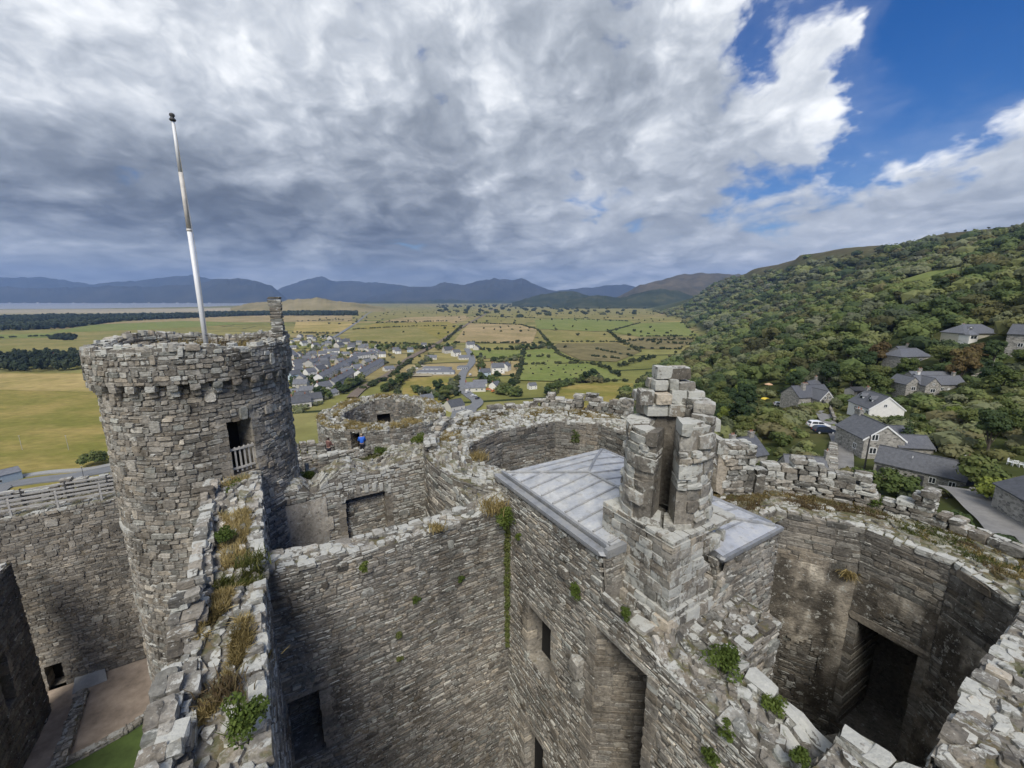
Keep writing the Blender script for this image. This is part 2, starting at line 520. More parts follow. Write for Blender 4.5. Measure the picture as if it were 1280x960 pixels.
M['glass'] = plain_mat('window_glass', (0.025, 0.03, 0.036), 0.08, 0.1, 1.0, spec=0.8)
m, t, b, o = new_mat('house_stone')
pos = t.n('ShaderNodeTexCoord').outputs['Object']
cell = t.vor(t.v('MULTIPLY', pos, (1.9, 1.9, 3.6)), 1.0, 'Color')
edge = t.vor(t.v('MULTIPLY', pos, (1.9, 1.9, 3.6)), 1.0, 'Distance', 'DISTANCE_TO_EDGE')
c = t.ramp(t.sep(cell)[0], [(0.0, (0.13, 0.125, 0.115)), (0.5, (0.25, 0.24, 0.215)), (1.0, (0.42, 0.40, 0.36))])
c = t.mix(t.step(edge, 0.10, 0.02), c, (0.34, 0.325, 0.29))
t.put(b.inputs['Base Color'], c); b.inputs['Roughness'].default_value = 0.9
bp = t.n('ShaderNodeBump'); bp.inputs['Strength'].default_value = 0.6; bp.inputs['Distance'].default_value = 0.03
t.link(t.m('MINIMUM', edge, 0.15), bp.inputs['Height']); t.link(bp.outputs[0], b.inputs['Normal'])
M['house_stone'] = m
M['gravel'] = plain_mat('pinkish_gravel', (0.36, 0.29, 0.225), 0.95, 0.5, 0.8, 0.7, 50)
M['concrete'] = plain_mat('pale_concrete', (0.30, 0.30, 0.29), 0.9, 0.2, 2.0, 0.2)
M['lawn'] = plain_mat('mown_lawn', (0.075, 0.112, 0.028), 0.95, 0.45, 0.9, 0.6, 30)
M['asphalt'] = plain_mat('worn_asphalt', (0.17, 0.175, 0.18), 0.85, 0.15, 0.3)
M['lane'] = plain_mat('grey_lane', (0.20, 0.195, 0.185), 0.9, 0.25, 0.8)
M['rail_bed'] = plain_mat('railway_ballast', (0.16, 0.125, 0.095), 0.95, 0.25, 0.4)
M['bark'] = plain_mat('bark', (0.085, 0.070, 0.052), 0.95, 0.35, 4.0)
M['leaf_oak'] = leaf_mat('oak_leaves', [(0.050, 0.072, 0.023), (0.085, 0.118, 0.033), (0.128, 0.151, 0.046), (0.173, 0.178, 0.060)])
M['leaf_dark'] = leaf_mat('dark_leaves', [(0.027, 0.046, 0.020), (0.046, 0.076, 0.028), (0.076, 0.105, 0.037)])
M['leaf_light'] = leaf_mat('yellow_green_leaves', [(0.099, 0.145, 0.029), (0.165, 0.211, 0.039), (0.248, 0.264, 0.057)])
M['leaf_grey'] = leaf_mat('grey_green_leaves', [(0.090, 0.109, 0.056), (0.140, 0.159, 0.085), (0.198, 0.206, 0.118)])
M['leaf_rust'] = leaf_mat('russet_leaves', [(0.099, 0.074, 0.033), (0.145, 0.105, 0.044), (0.173, 0.142, 0.052)])
M['fern'] = leaf_mat('wall_fern_leaves', [(0.055, 0.085, 0.018), (0.095, 0.135, 0.026), (0.15, 0.18, 0.04)])
M['dry_grass'] = leaf_mat('dry_grass_blades', [(0.16, 0.125, 0.05), (0.29, 0.225, 0.09), (0.45, 0.36, 0.17)], rnd=False)
M['green_grass'] = leaf_mat('green_grass_blades', [(0.06, 0.075, 0.02), (0.10, 0.115, 0.03), (0.17, 0.16, 0.055)], rnd=False)
M['rust_weed'] = leaf_mat('reddish_weed', [(0.10, 0.075, 0.04), (0.15, 0.105, 0.055), (0.17, 0.15, 0.07)], rnd=False)
M['petal'] = plain_mat('white_petals', (0.8, 0.8, 0.75), 0.7, 0.05)
# ================================================================ the castle
GC, GS = math.cos(R(31)), math.sin(R(31))
def G(p, q, z=0.0):
    """castle frame (p towards the village, q towards the plain) -> world"""
    p, q, z = np.broadcast_arrays(np.asarray(p, float), np.asarray(q, float), np.asarray(z, float))
    return np.stack([GC * p - GS * q, GS * p + GC * q, z], -1)
CASTLE_RZ = R(31)

def tints(n, tone, lich, hue, moss, r):
    return np.stack([np.clip(r.normal(tone[0], tone[1], n), 0.02, 1), np.clip(r.normal(lich[0], lich[1], n), 0, 1), np.clip(r.normal(hue[0], hue[1], n), 0, 1), np.full(n, moss)], -1)

def clad(g, fm, s0, s1, t0, t1, top=None, holes=(), rh=(0.08, 0.18), rw=(0.15, 0.5), dep=(0.012, 0.055), tone=(0.47, 0.17), lich=(0.26, 0.15),
         hue=(0.5, 0.28), moss=0.0, big=0.07, seed=1, keep=None, mat=0, lich_top=0.0, wob=0.10):
    """courses of rough stones laid on a surface: fm(s, t, n) -> xyz, s along, t up, n outwards"""
    r = np.random.default_rng(seed)
    S = []
    t = t0
    while t < t1:
        h = r.uniform(*rh)
        s = s0 - r.uniform(0, rw[0])
        while s < s1:
            w = r.uniform(*rw) * (0.7 + 0.6 * r.random())
            a, b = max(s, s0), min(s + w, s1)
            if b - a > 0.05:
                hh = h * (r.uniform(1.5, 2.3) if r.random() < big else 1.0)
                S.append((a, b, t, min(t + hh, t1 + 0.05), hh > h))
            s += w
        t += h
    if not S:
        return
    S = np.array(S)
    wobf = lambda s: (fbm(s * 0.35, seed=seed + 3, oct=3) - 0.5) * 2 * wob
    sm, tm = (S[:, 0] + S[:, 1]) / 2, (S[:, 2] + S[:, 3]) / 2
    tm = tm + wobf(sm)
    ok = np.ones(len(S), bool)
    if top is not None:
        ok &= tm < top(sm) - 0.02
    for h in holes:
        ok &= ~((sm > h[0]) & (sm < h[1]) & (tm > h[2]) & (tm < h[3]))
    if keep is not None:
        ok &= keep(sm, tm)
    S = S[ok]; n = len(S)
    if not n:
        return
    sm, tm = sm[ok], tm[ok]
    gap = 0.006
    cs = np.stack([S[:, 0] + gap, S[:, 1] - gap, S[:, 1] - gap, S[:, 0] + gap], 1) + r.uniform(-0.03, 0.03, (n, 4))
    ct = np.stack([S[:, 2] + gap, S[:, 2] + gap, S[:, 3] - gap, S[:, 3] - gap], 1) + r.uniform(-0.018, 0.018, (n, 4))
    for h in holes:          # stones stop at the edge of an opening
        inn = ((tm > h[2] - 0.02) & (tm < h[3] + 0.02))[:, None]
        L = inn & (cs > h[0]) & (sm[:, None] <= h[0]); cs = np.where(L, h[0], cs)
        Rr = inn & (cs < h[1]) & (sm[:, None] >= h[1]); cs = np.where(Rr, h[1], cs)
        inn = ((sm > h[0] - 0.02) & (sm < h[1] + 0.02))[:, None]
        ct = np.where(inn & (ct > h[2]) & (tm[:, None] <= h[2]), h[2], ct)
        ct = np.where(inn & (ct < h[3]) & (tm[:, None] >= h[3]), h[3], ct)
    hgt = S[:, 3:4] - S[:, 2:3]
    ct = ct + wobf(cs) + r.normal(0, 0.10, (n, 1)) * hgt + np.array([0, 0, 1, 1])[None] * r.normal(0, 0.10, (n, 1)) * hgt
    if top is not None:
        ct = np.minimum(ct, top(cs) + 0.03)
    d = r.uniform(*dep, n)[:, None] * (1 + 0.6 * (S[:, 4:5] > 0)) + r.uniform(-0.008, 0.008, (n, 4))
    ins = r.uniform(0.008, 0.028, (n, 1))
    # cut the corners: eight points round each stone, then a slightly smaller raised face
    k0 = np.array([0, 1, 1, 2, 2, 3, 3, 0]); k1 = np.array([1, 0, 2, 1, 3, 2, 0, 3])
    cut = r.uniform(0.04, 0.24, (n, 8))
    os_ = cs[:, k0] * (1 - cut) + cs[:, k1] * cut; ot_ = ct[:, k0] * (1 - cut) + ct[:, k1] * cut
    ms, mt = os_.mean(1, keepdims=True), ot_.mean(1, keepdims=True)
    ws, wt = (S[:, 1:2] - S[:, 0:1]) / 2, hgt / 2
    fs_, ft_ = np.maximum(0.6, 1 - ins / ws), np.maximum(0.6, 1 - ins / wt)
    is_, it_ = ms + (os_ - ms) * fs_ + r.uniform(-.006, .006, (n, 8)), mt + (ot_ - mt) * ft_ + r.uniform(-.004, .004, (n, 8))
    d8 = d[:, k0] + r.uniform(-0.006, 0.006, (n, 8))
    s8 = np.concatenate([os_, is_], 1); t8 = np.concatenate([ot_, it_], 1)
    n8 = np.concatenate([np.full((n, 8), -0.03), d8], 1)
    V = fm(s8.ravel(), t8.ravel(), n8.ravel())
    F = np.array([[i, (i + 1) % 8, 8 + (i + 1) % 8, 8 + i] for i in range(8)])
    F = (np.arange(n)[:, None, None] * 16 + F[None]).reshape(-1, 4)
    C = tints(n, tone, lich, hue, moss, r)
    C[:, 0] += (fbm(sm * 0.5, tm * 0.8, seed=seed + 5) - 0.5) * 0.35
    if lich_top and top is not None:
        C[:, 1] += lich_top * np.exp(-(top(sm) - tm) / 0.5)
    C = np.clip(C, 0, 1)
    g.add(V, F, np.repeat(C, 16, 0), mat)
    b0_ = g.n - len(V)
    g.F.append(np.arange(n)[:, None] * 16 + np.arange(8, 16)[None] + b0_); g.M.append(np.full(n, mat, int))

def sheet(g, fm, s0, s1, t0, t1, top=None, holes=(), ds=0.4, dt=0.6, col=(0.30, 0.3, 0.45, 0.0), n=0.0, mat=0, keep=None):
    """the mortared core behind the stones"""
    S = set(np.round(np.linspace(s0, s1, max(2, int((s1 - s0) / ds) + 1)), 4)); T = set(np.round(np.linspace(t0, t1, max(2, int((t1 - t0) / dt) + 1)), 4))
    for h in holes:
        S |= {v for v in h[:2] if s0 < v < s1}; T |= {v for v in h[2:4] if t0 < v < t1}
    S, T = np.array(sorted(S)), np.array(sorted(T))
    ss, tt = np.meshgrid(S, T, indexing='ij')
    if top is not None:
        tt = np.minimum(tt, top(ss))
    V = fm(ss.ravel(), tt.ravel(), np.full(ss.size, n))
    a, b = len(S), len(T)
    F = []
    for i in range(a - 1):
        for j in range(b - 1):
            cs, ct = (S[i] + S[i + 1]) / 2, (T[j] + T[j + 1]) / 2
            if any(h[0] < cs < h[1] and h[2] < ct < h[3] for h in holes):
                continue
            if top is not None and T[j] >= max(tt[i, j + 1], tt[i + 1, j + 1]) + 1e-6:
                continue
            if keep is not None and not keep(np.array([cs]), np.array([ct]))[0]:
                continue
            F.append([i * b + j, (i + 1) * b + j, (i + 1) * b + j + 1, i * b + j + 1])
    if F:
        g.add(V, F, col, mat)

def reveal(g, fm, h, depth, mat=0, back=1, tone=(0.40, 0.1), seed=3, splay=0.0, btone=0.1):
    """an opening cut into a wall: jambs, head, sill and the darkness behind"""
    s0, s1, t0, t1 = h[:4]
    def P(s, t, n):
        return fm(np.array([s]), np.array([t]), np.array([n]))[0]
    a0, a1, b0, b1 = s0 + splay, s1 - splay, t0 + splay * 0.3, t1 - splay * 0.3
    o = [P(s0, t0, 0.02), P(s1, t0, 0.02), P(s1, t1, 0.02), P(s0, t1, 0.02)]
    i = [P(a0, b0, -depth), P(a1, b0, -depth), P(a1, b1, -depth), P(a0, b1, -depth)]
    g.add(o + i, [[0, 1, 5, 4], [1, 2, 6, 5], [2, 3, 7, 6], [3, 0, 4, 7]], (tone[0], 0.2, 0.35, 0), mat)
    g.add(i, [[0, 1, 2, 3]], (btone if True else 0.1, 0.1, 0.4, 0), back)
    # jamb stones standing a little out of the reveal
    r = np.random.default_rng(seed)
    for sd, sg in ((s0, 1), (s1, -1)):
        t = t0
        while t < t1 - 0.05:
            hh = min(r.uniform(0.16, 0.32), t1 - t)
            w = r.uniform(0.02, 0.07); out = r.uniform(0.03, 0.06)
            q = [P(sd - sg * r.uniform(0.18, 0.38), t + 0.01, out), P(sd + sg * w, t + 0.01, out), P(sd + sg * w, t + hh - 0.01, out), P(sd - sg * r.uniform(0.18, 0.38), t + hh - 0.01, out),
                 P(sd - sg * 0.2, t + 0.01, -0.05), P(sd + sg * w, t + 0.01, -depth * 0.9), P(sd + sg * w, t + hh - 0.01, -depth * 0.9), P(sd - sg * 0.2, t + hh - 0.01, -0.05)]
            g.add(q, [[0, 1, 2, 3], [1, 5, 6, 2], [0, 1, 5, 4], [3, 2, 6, 7], [0, 3, 7, 4]], (np.clip(r.normal(tone[0] + 0.08, 0.13), 0, 1), r.uniform(0.1, 0.4), r.random() * 0.6, 0), mat)
            t += hh
    q = [P(s0 - 0.25, t1 - 0.02, 0.05), P(s1 + 0.25, t1 - 0.02, 0.05), P(s1 + 0.25, t1 + 0.16, 0.05), P(s0 - 0.25, t1 + 0.16, 0.05), P(s0 - 0.25, t1 - 0.02, -0.1), P(s1 + 0.25, t1 - 0.02, -0.1), P(s1 + 0.25, t1 + 0.16, -0.1), P(s0 - 0.25, t1 + 0.16, -0.1)]
    g.add(q, [[0, 1, 2, 3], [0, 1, 5, 4], [1, 5, 6, 2], [3, 2, 6, 7], [0, 3, 7, 4]], (tone[0] + 0.1, 0.3, 0.4, 0), mat)

def rubble(g, fm, s0, s1, t0, t1, size=(0.16, 0.42), height=(0.03, 0.14), base=None, dens=1.0, tone=(0.5, 0.18), lich=(0.58, 0.2), hue=(0.5, 0.25), moss=0.1, seed=1, keep=None, mat=0, edge=0.0):
    """loose-set stones of a broken wall top: fm(s, t, n), n up from the top surface"""
    r = np.random.default_rng(seed)
    st = (size[0] + size[1]) * 0.5 * 0.86
    ns, nt = max(1, int((s1 - s0) / st)), max(1, int(round((t1 - t0) / st)))
    I, J = np.meshgrid(np.arange(ns), np.arange(nt), indexing='ij')
    I, J = I.ravel(), J.ravel()
    s = s0 + (I + 0.5 + 0.5 * (J % 2) - 0.25) * (s1 - s0) / ns + r.uniform(-0.3, 0.3, len(I)) * st
    t = t0 + (J + 0.5) * (t1 - t0) / nt + r.uniform(-0.28, 0.28, len(I)) * st
    ok = r.random(len(I)) < dens
    if keep is not None:
        ok &= keep(s, t)
    s, t = s[ok], t[ok]
    n = len(s)
    if not n:
        return
    a = r.uniform(size[0], size[1], n) * 0.62
    b = a * r.uniform(0.5, 0.95, n)
    rot = r.normal(0, 0.45, n)
    k = 6
    ang = (np.arange(k) * 2 * np.pi / k)[None] + r.uniform(-0.35, 0.35, (n, k))
    rad = r.uniform(0.8, 1.15, (n, k))
    lx, ly = a[:, None] * np.cos(ang) * rad, b[:, None] * np.sin(ang) * rad
    ex, ey = lx * np.cos(rot)[:, None] - ly * np.sin(rot)[:, None], lx * np.sin(rot)[:, None] + ly * np.cos(rot)[:, None]
    hb = 0 if base is None else base(s, t)
    h = r.uniform(height[0], height[1], n) * r.uniform(0.6, 1.4, n) + hb
    if edge:
        e = np.minimum(t - t0, t1 - t)
        h = h + edge * np.exp(-e / 0.15) * r.random(n)
    tilt = r.normal(0, 0.10, (n, 2))
    sc = r.uniform(0.72, 0.9, (n, 1))
    S = np.concatenate([s[:, None] + ex, s[:, None] + ex * sc], 1)
    T = np.concatenate([t[:, None] + ey, t[:, None] + ey * sc], 1)
    Nn = np.concatenate([np.full((n, k), 0.0) + (np.minimum(hb, 0) if base is not None else 0)[:, None] * 1 - 0.12 if base is not None else np.full((n, k), -0.12), h[:, None] + ex * tilt[:, :1] + ey * tilt[:, 1:] + r.uniform(-0.012, 0.012, (n, k))], 1)
    V = fm(S.ravel(), T.ravel(), Nn.ravel())
    q = np.array([[i, (i + 1) % k, k + (i + 1) % k, k + i] for i in range(k)])
    o = np.arange(n)[:, None, None] * 2 * k
    C = np.repeat(np.clip(tints(n, tone, lich, hue, moss, r), 0, 1), 2 * k, 0)
    g.add(V, (o + q[None]).reshape(-1, 4), C, mat)
    base_i = g.n - len(V)
    g.F.append((np.arange(n)[:, None] * 2 * k + np.arange(k, 2 * k)[None]) + base_i); g.M.append(np.full(n, mat, int))

_L3 = [(i, j, k) for i in (0, 1, 2) for j in (0, 1, 2) for k in (0, 1, 2) if (i, j, k) != (1, 1, 1)]
_I3 = {v: n for n, v in enumerate(_L3)}
_F3 = []
for ax in range(3):
    for side in (0, 2):
        for u in (0, 1):
            for v in (0, 1):
                q_ = []
                for du, dv in ((0, 0), (1, 0), (1, 1), (0, 1)):
                    c_ = [0, 0, 0]; c_[ax] = side; c_[(ax + 1) % 3] = u + du; c_[(ax + 2) % 3] = v + dv
                    q_.append(_I3[tuple(c_)])
                _F3.append(q_ if side == 2 else q_[::-1])
_F3 = np.array(_F3); _L3 = np.array(_L3)
_EDGE = (_L3 != 1).sum(1)          # 1 face centre, 2 edge, 3 corner
def blocks(g, fm, L, tone=(0.52, 0.15), lich=(0.5, 0.2), hue=(0.5, 0.2), moss=0.05, seed=2, jit=0.03, mat=0):
    """rough squared blocks (s0, s1, t0, t1, n0, n1): corners knocked off, faces uneven"""
    if not len(L):
        return
    r = np.random.default_rng(seed)
    L = np.asarray(L, float); n = len(L)
    lo, hi = L[:, 0::2], L[:, 1::2]
    mid, half = (lo + hi) / 2, (hi - lo) / 2
    # s may be an angle: judge the size of a stone by its own smallest side
    u = (_L3[None] - 1).astype(float)                                   # -1, 0, 1
    rough = min(1.0, jit / 0.05)
    pull = {1: 0.0, 2: 0.03 + 0.03 * rough, 3: 0.05 + 0.09 * rough}
    w = np.array([1 - pull[e] for e in _EDGE])[None, :, None]
    # shift the middle lines so that no stone is symmetric
    mshift = r.uniform(-0.45, 0.45, (n, 1, 3)) * rough
    u = np.where(u == 0, mshift, u * w)
    u = u + r.uniform(-1, 1, (n, 26, 3)) * 0.13 * rough * np.where(_EDGE[None, :, None] == 3, 1.3, 0.8)
    skew = r.uniform(-1, 1, (n, 3, 3)) * 0.10 * rough
    u = u + np.einsum('nij,nkj->nki', skew, u)
    P_ = mid[:, None] + half[:, None] * u
    V = fm(P_[:, :, 0].ravel(), P_[:, :, 1].ravel(), P_[:, :, 2].ravel())
    F = (np.arange(n)[:, None, None] * 26 + _F3[None]).reshape(-1, 4)
    C = np.repeat(np.clip(tints(n, tone, lich, hue, moss, r), 0, 1), 26, 0)
    g.add(V, F, C, mat)

def coping(g, fm, s0, s1, tline, w=(0.2, 0.42), ln=(0.2, 0.55), h=(0.01, 0.12), seed=1, skip=0.1, base=None, **kw):
    """ragged rim stones in a row along t = tline"""
    r = np.random.default_rng(seed)
    L = []
    s = s0
    while s < s1:
        l = r.uniform(*ln); ww = r.uniform(*w)
        if r.random() > skip:
            o = r.uniform(-0.08, 0.08)
            b = 0 if base is None else float(base(np.array([s + l / 2]))[0])
            L.append((s, min(s + l * r.uniform(0.85, 0.98), s1), tline - ww / 2 + o, tline + ww / 2 + o, b - 0.12, b + r.uniform(*h)))
        s += l
    blocks(g, fm, L, seed=seed + 1, **kw)

def face_map(A, B, off=0.0):
    """vertical face from A to B in the castle frame, outward normal on the right hand of A->B"""
    A, B = np.array(A, float), np.array(B, float)
    d = (B - A) / np.linalg.norm(B - A)
    nr = np.array([d[1], -d[0]])
    def fm(s, t, n):
        w = A[None] + np.outer(s, d) + np.outer(n + off, nr)
        return G(w[:, 0], w[:, 1], t)
    return fm, float(np.linalg.norm(B - A))
def top_map(A, B, top, tilt=0.0):
    """top surface along A->B: s along, t across (right positive), n up"""
    A, B = np.array(A, float), np.array(B, float)
    d = (B - A) / np.linalg.norm(B - A)
    nr = np.array([d[1], -d[0]])
    def fm(s, t, n):
        w = A[None] + np.outer(s, d) + np.outer(t, nr)
        return G(w[:, 0], w[:, 1], top(s) + n)
    return fm
def cyl_map(c, rad, batter=0.0, zref=0.0):
    """round face about c in the castle frame; s = angle (radians), t = z"""
    def fm(s, t, n):
        r = rad + (zref - t) * batter + n
        return G(c[0] + r * np.cos(s), c[1] + r * np.sin(s), t)
    return fm
def cyl_scaled(c, rad, batter=0.0, zref=0.0, inward=False):
    f = cyl_map(c, rad, batter, zref)
    sg = -1 if inward else 1
    return lambda s, t, n: f(s / rad, t, sg * n)

def straight_wall(g, A, B, th, z0, top, back=1, right=True, left=True, ends=(True, True), holes_r=(), holes_l=(), seed=1, z_r=None, z_l=None, cap=True, kw=None, capkw=None, mat=0, hdepth=0.8):
    kw = dict(kw or {}); capkw = dict(capkw or {})
    A, B = np.array(A, float), np.array(B, float)
    d = (B - A) / np.linalg.norm(B - A); nr = np.array([d[1], -d[0]])
    Lw = float(np.linalg.norm(B - A))
    zt = float(np.max(top(np.linspace(0, Lw, 60)))) + 0.01
    for on, P0, P1, hs, zz, sd in ((right, A + nr * th / 2, B + nr * th / 2, holes_r, z_r, 0), (left, B - nr * th / 2, A - nr * th / 2, holes_l, z_l, 1)):
        fm, L = face_map(P0, P1)
        tp = top if sd == 0 else (lambda s: top(Lw - s))
        sheet(g, fm, 0, L, z0, zt, tp, hs, mat=mat)
        if on:
            clad(g, fm, 0, L, zz if zz is not None else z0, zt, tp, hs, seed=seed + 10 * sd, mat=mat, **kw)
        for k, h in enumerate(hs):
            reveal(g, fm, h, h[4] if len(h) > 4 else hdepth, mat=mat, back=back, seed=seed + k, btone=0.4)
    for e, (P0, P1, sv) in enumerate(((A - nr * th / 2, A + nr * th / 2, 0.0), (B + nr * th / 2, B - nr * th / 2, Lw))):
        if not ends[e]:
            continue
        fm, L = face_map(P0, P1)
        tp = lambda s, sv=sv: np.full(np.shape(s), float(top(np.array([sv]))[0]))
        sheet(g, fm, 0, L, z0, zt, tp, mat=mat)
        clad(g, fm, 0, L, z0, zt, tp, seed=seed + 30 + e, mat=mat, **kw)
    tm = top_map(A, B, top)
    n = max(2, int(Lw / 0.3))
    ss = np.linspace(0, Lw, n + 1)
    V = np.concatenate([tm(ss, np.full(n + 1, -th / 2), np.zeros(n + 1)), tm(ss, np.full(n + 1, th / 2), np.zeros(n + 1))])
    g.add(V, [[i, n + 1 + i, n + 2 + i, i + 1] for i in range(n)], (0.33, 0.3, 0.4, 0.25), mat)
    if cap:
        rubble(g, tm, 0.1, Lw - 0.1, -th / 2 + 0.1, th / 2 - 0.1, seed=seed + 50, mat=mat, **capkw)
        ck = {k: v for k, v in capkw.items() if k in ('tone', 'lich', 'hue', 'moss')}
        for sgn in (-1, 1):
            coping(g, tm, 0, Lw, sgn * (th / 2 - 0.14), seed=seed + 60 + sgn, mat=mat, **ck)

def castle_thing(name, label, cat, p, q, z=0.0, group=None):
    return thing(name, label, cat, G(p, q, z), 0.0, group)
def part(name, g, mats, parent, smooth=False):
    o = g.obj(name, mats, parent, smooth)
    o.matrix_parent_inverse = Matrix.Translation(-parent.location)
    return o
SM = lambda k='stone': [M[k], M['void']]

# ---------------------------------------------------------------- flag tower (stair turret)
TC, TR = (-2.2, 19.9), 2.9
TZ = 23.0
tower = castle_thing('round_tower', 'tall round stone turret with corbelled parapet and the white flagpole on top', 'tower', *TC)
g = Geo()
bat = 0.012
cm = cyl_scaled(TC, TR, bat, TZ)
circ = 2 * math.pi * TR
# the door faces the wall walk, towards the viewer
a_cam = math.atan2(-TC[1], -TC[0])
a_door = a_cam + 0.30
sdoor = (a_door % (2 * math.pi)) * TR
door = (sdoor - 0.44, sdoor + 0.44, 18.75, 20.75)
holes = [door]
topf = lambda s: 22.25 + 0 * s
sheet(g, cm, 0, circ, 0, 22.25, None, holes, ds=0.3, dt=0.8)
clad(g, cm, 0, circ, 3, 22.3, topf, holes, rh=(0.10, 0.22), rw=(0.16, 0.46), tone=(0.52, 0.16), lich=(0.22, 0.14), hue=(0.42, 0.25), seed=11, big=0.09)
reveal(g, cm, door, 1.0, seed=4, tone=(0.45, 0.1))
# string course
blk = []
r_ = np.random.default_rng(5)
s = 0.0
while s < circ:
    l = r_.uniform(0.4, 0.9)
    blk.append((s, s + l - 0.02, 16.9, 17.06, -0.05, 0.10)); s += l
blocks(g, lambda s, t, n: cm(s, t, n), [(a, b, c, d, e, f) for a, b, c, d, e, f in blk], seed=8, jit=0.01)
part('wall', g, SM(), tower)
g = Geo()
# projecting parapet on corbels
PR = TR + 0.22
pm = cyl_scaled(TC, PR, 0.0)
pc = 2 * math.pi * PR
ptop_a = lambda a: 23.40 + 0.10 * np.sin(3 * a + 1) + 0.22 * (fbm(a * 2.3 + 50, seed=4) - 0.5) + 0.25 * np.exp(-((a - (a_cam + 0.55)) / 0.25) ** 2)
ptop = lambda s: ptop_a(s / PR)
sheet(g, pm, 0, pc, 22.28, 24.1, ptop, ds=0.25, dt=0.5)
clad(g, pm, 0, pc, 22.28, 24.1, ptop, rh=(0.10, 0.20), rw=(0.14, 0.42), tone=(0.50, 0.17), lich=(0.30, 0.18), seed=12, lich_top=0.2)
im = cyl_scaled(TC, PR - 0.55, 0.0, inward=True)
ic = 2 * math.pi * (PR - 0.55)
itop = lambda s: ptop_a(s / (PR - 0.55))
sheet(g, im, 0, ic, 22.5, 24.1, itop, ds=0.25, dt=0.5)
clad(g, im, 0, ic, 22.6, 24.1, itop, tone=(0.45, 0.17), lich=(0.4, 0.18), seed=13)
tmap = lambda s, t, n: G(TC[0] + (PR - t) * np.cos(s / PR), TC[1] + (PR - t) * np.sin(s / PR), ptop_a(s / PR) + n)
nn = 90
aa = np.linspace(0, 2 * math.pi, nn + 1)
for (rad0, rad1, zz, cl) in ((PR - 0.55, PR, ptop_a(aa), (0.3, 0.4, 0.4, 0.2)), (TR - 0.1, PR, np.full(nn + 1, 22.28), (0.25, 0.1, 0.4, 0))):
    V = np.concatenate([G(TC[0] + rad0 * np.cos(aa), TC[1] + rad0 * np.sin(aa), zz), G(TC[0] + rad1 * np.cos(aa), TC[1] + rad1 * np.sin(aa), zz)])
    g.add(V, [[i, i + 1, nn + 2 + i, nn + 1 + i] for i in range(nn)], cl)
rubble(g, tmap, 0, pc, 0.05, 0.52, size=(0.18, 0.42), height=(0.02, 0.16), seed=14, lich=(0.5, 0.2))
coping(g, tmap, 0, pc, 0.13, seed=15, h=(0.0, 0.09), w=(0.2, 0.34))
part('parapet', g, SM(), tower)
g = Geo()   # the floor on top
V = np.concatenate([[G(TC[0], TC[1], 22.75)], G(TC[0] + 2.7 * np.cos(aa), TC[1] + 2.7 * np.sin(aa), 22.55 + 0 * aa)])
g.addpoly(V, [[0, 1 + i, 2 + i] for i in range(nn)], (0.35, 0.35, 0.4, 0.5))
part('roof_deck', g, SM(), tower)
NCORB = 33
for k in range(NCORB):
    a0 = 2 * math.pi * k / NCORB
    g = Geo()
    f = lambda s, t, n, a0=a0: G(TC[0] + (TR + n) * np.cos(a0 + s / TR), TC[1] + (TR + n) * np.sin(a0 + s / TR), t)
    blocks(g, f, [(-0.125, 0.125, 21.86, 22.10, -0.15, 0.15), (-0.135, 0.135, 22.05, 22.27, -0.15, 0.27)], seed=100 + k, tone=(0.5, 0.14), lich=(0.35, 0.2), jit=0.025)
    part('corbel', g, SM(), tower)
g = Geo()   # little chimney-like stub left of the parapet on the far right edge
a1 = a_cam + 1.30
f = lambda s, t, n: G(TC[0] + (PR - 0.3 + n) * math.cos(a1) - s * math.sin(a1), TC[1] + (PR - 0.3 + n) * math.sin(a1) + s * math.cos(a1), t)
L = []
z = 23.0
r_ = np.random.default_rng(3)
while z < 25.05:
    h = r_.uniform(0.09, 0.18); w = 0.22 if z > 24.1 else 0.22 + .5 * (24.1 - z)
    j1, j2 = r_.uniform(-0.03, 0.03, 2); m_ = r_.uniform(-0.08, 0.08)
    L += [(-w + j1, m_ - 0.01, z, z + h - 0.012, -0.22, 0.22), (m_ + 0.01, w + j2, z, z + h - 0.012, -0.22, 0.22)]; z += h
blocks(g, f, L, seed=31, tone=(0.46, 0.16), lich=(0.42, 0.2), jit=0.04)
part('chimney_stub', g, SM(), tower)
# the slatted timber gate that closes the doorway
gt = thing('gate', None, None); gt.parent = tower; gt.matrix_parent_inverse = Matrix.Translation(-tower.location)
fmd = lambda s, t, n: cm(np.asarray(s, float), np.asarray(t, float), np.asarray(n, float))
for i in range(6):
    g = Geo(); sx = door[0] + 0.06 + i * 0.152
    blocks(g, fmd, [(sx - 0.028, sx + 0.028, 18.82, 19.78, -0.12, -0.08)], jit=0.003, seed=i)
    g.obj('slat', [M['old_wood']], gt)
for tz in (18.95, 19.66):
    g = Geo(); blocks(g, fmd, [(door[0] + 0.01, door[1] - 0.01, tz, tz + 0.08, -0.08, -0.04)], jit=0.003, seed=9)
    g.obj('rail', [M['old_wood']], gt)

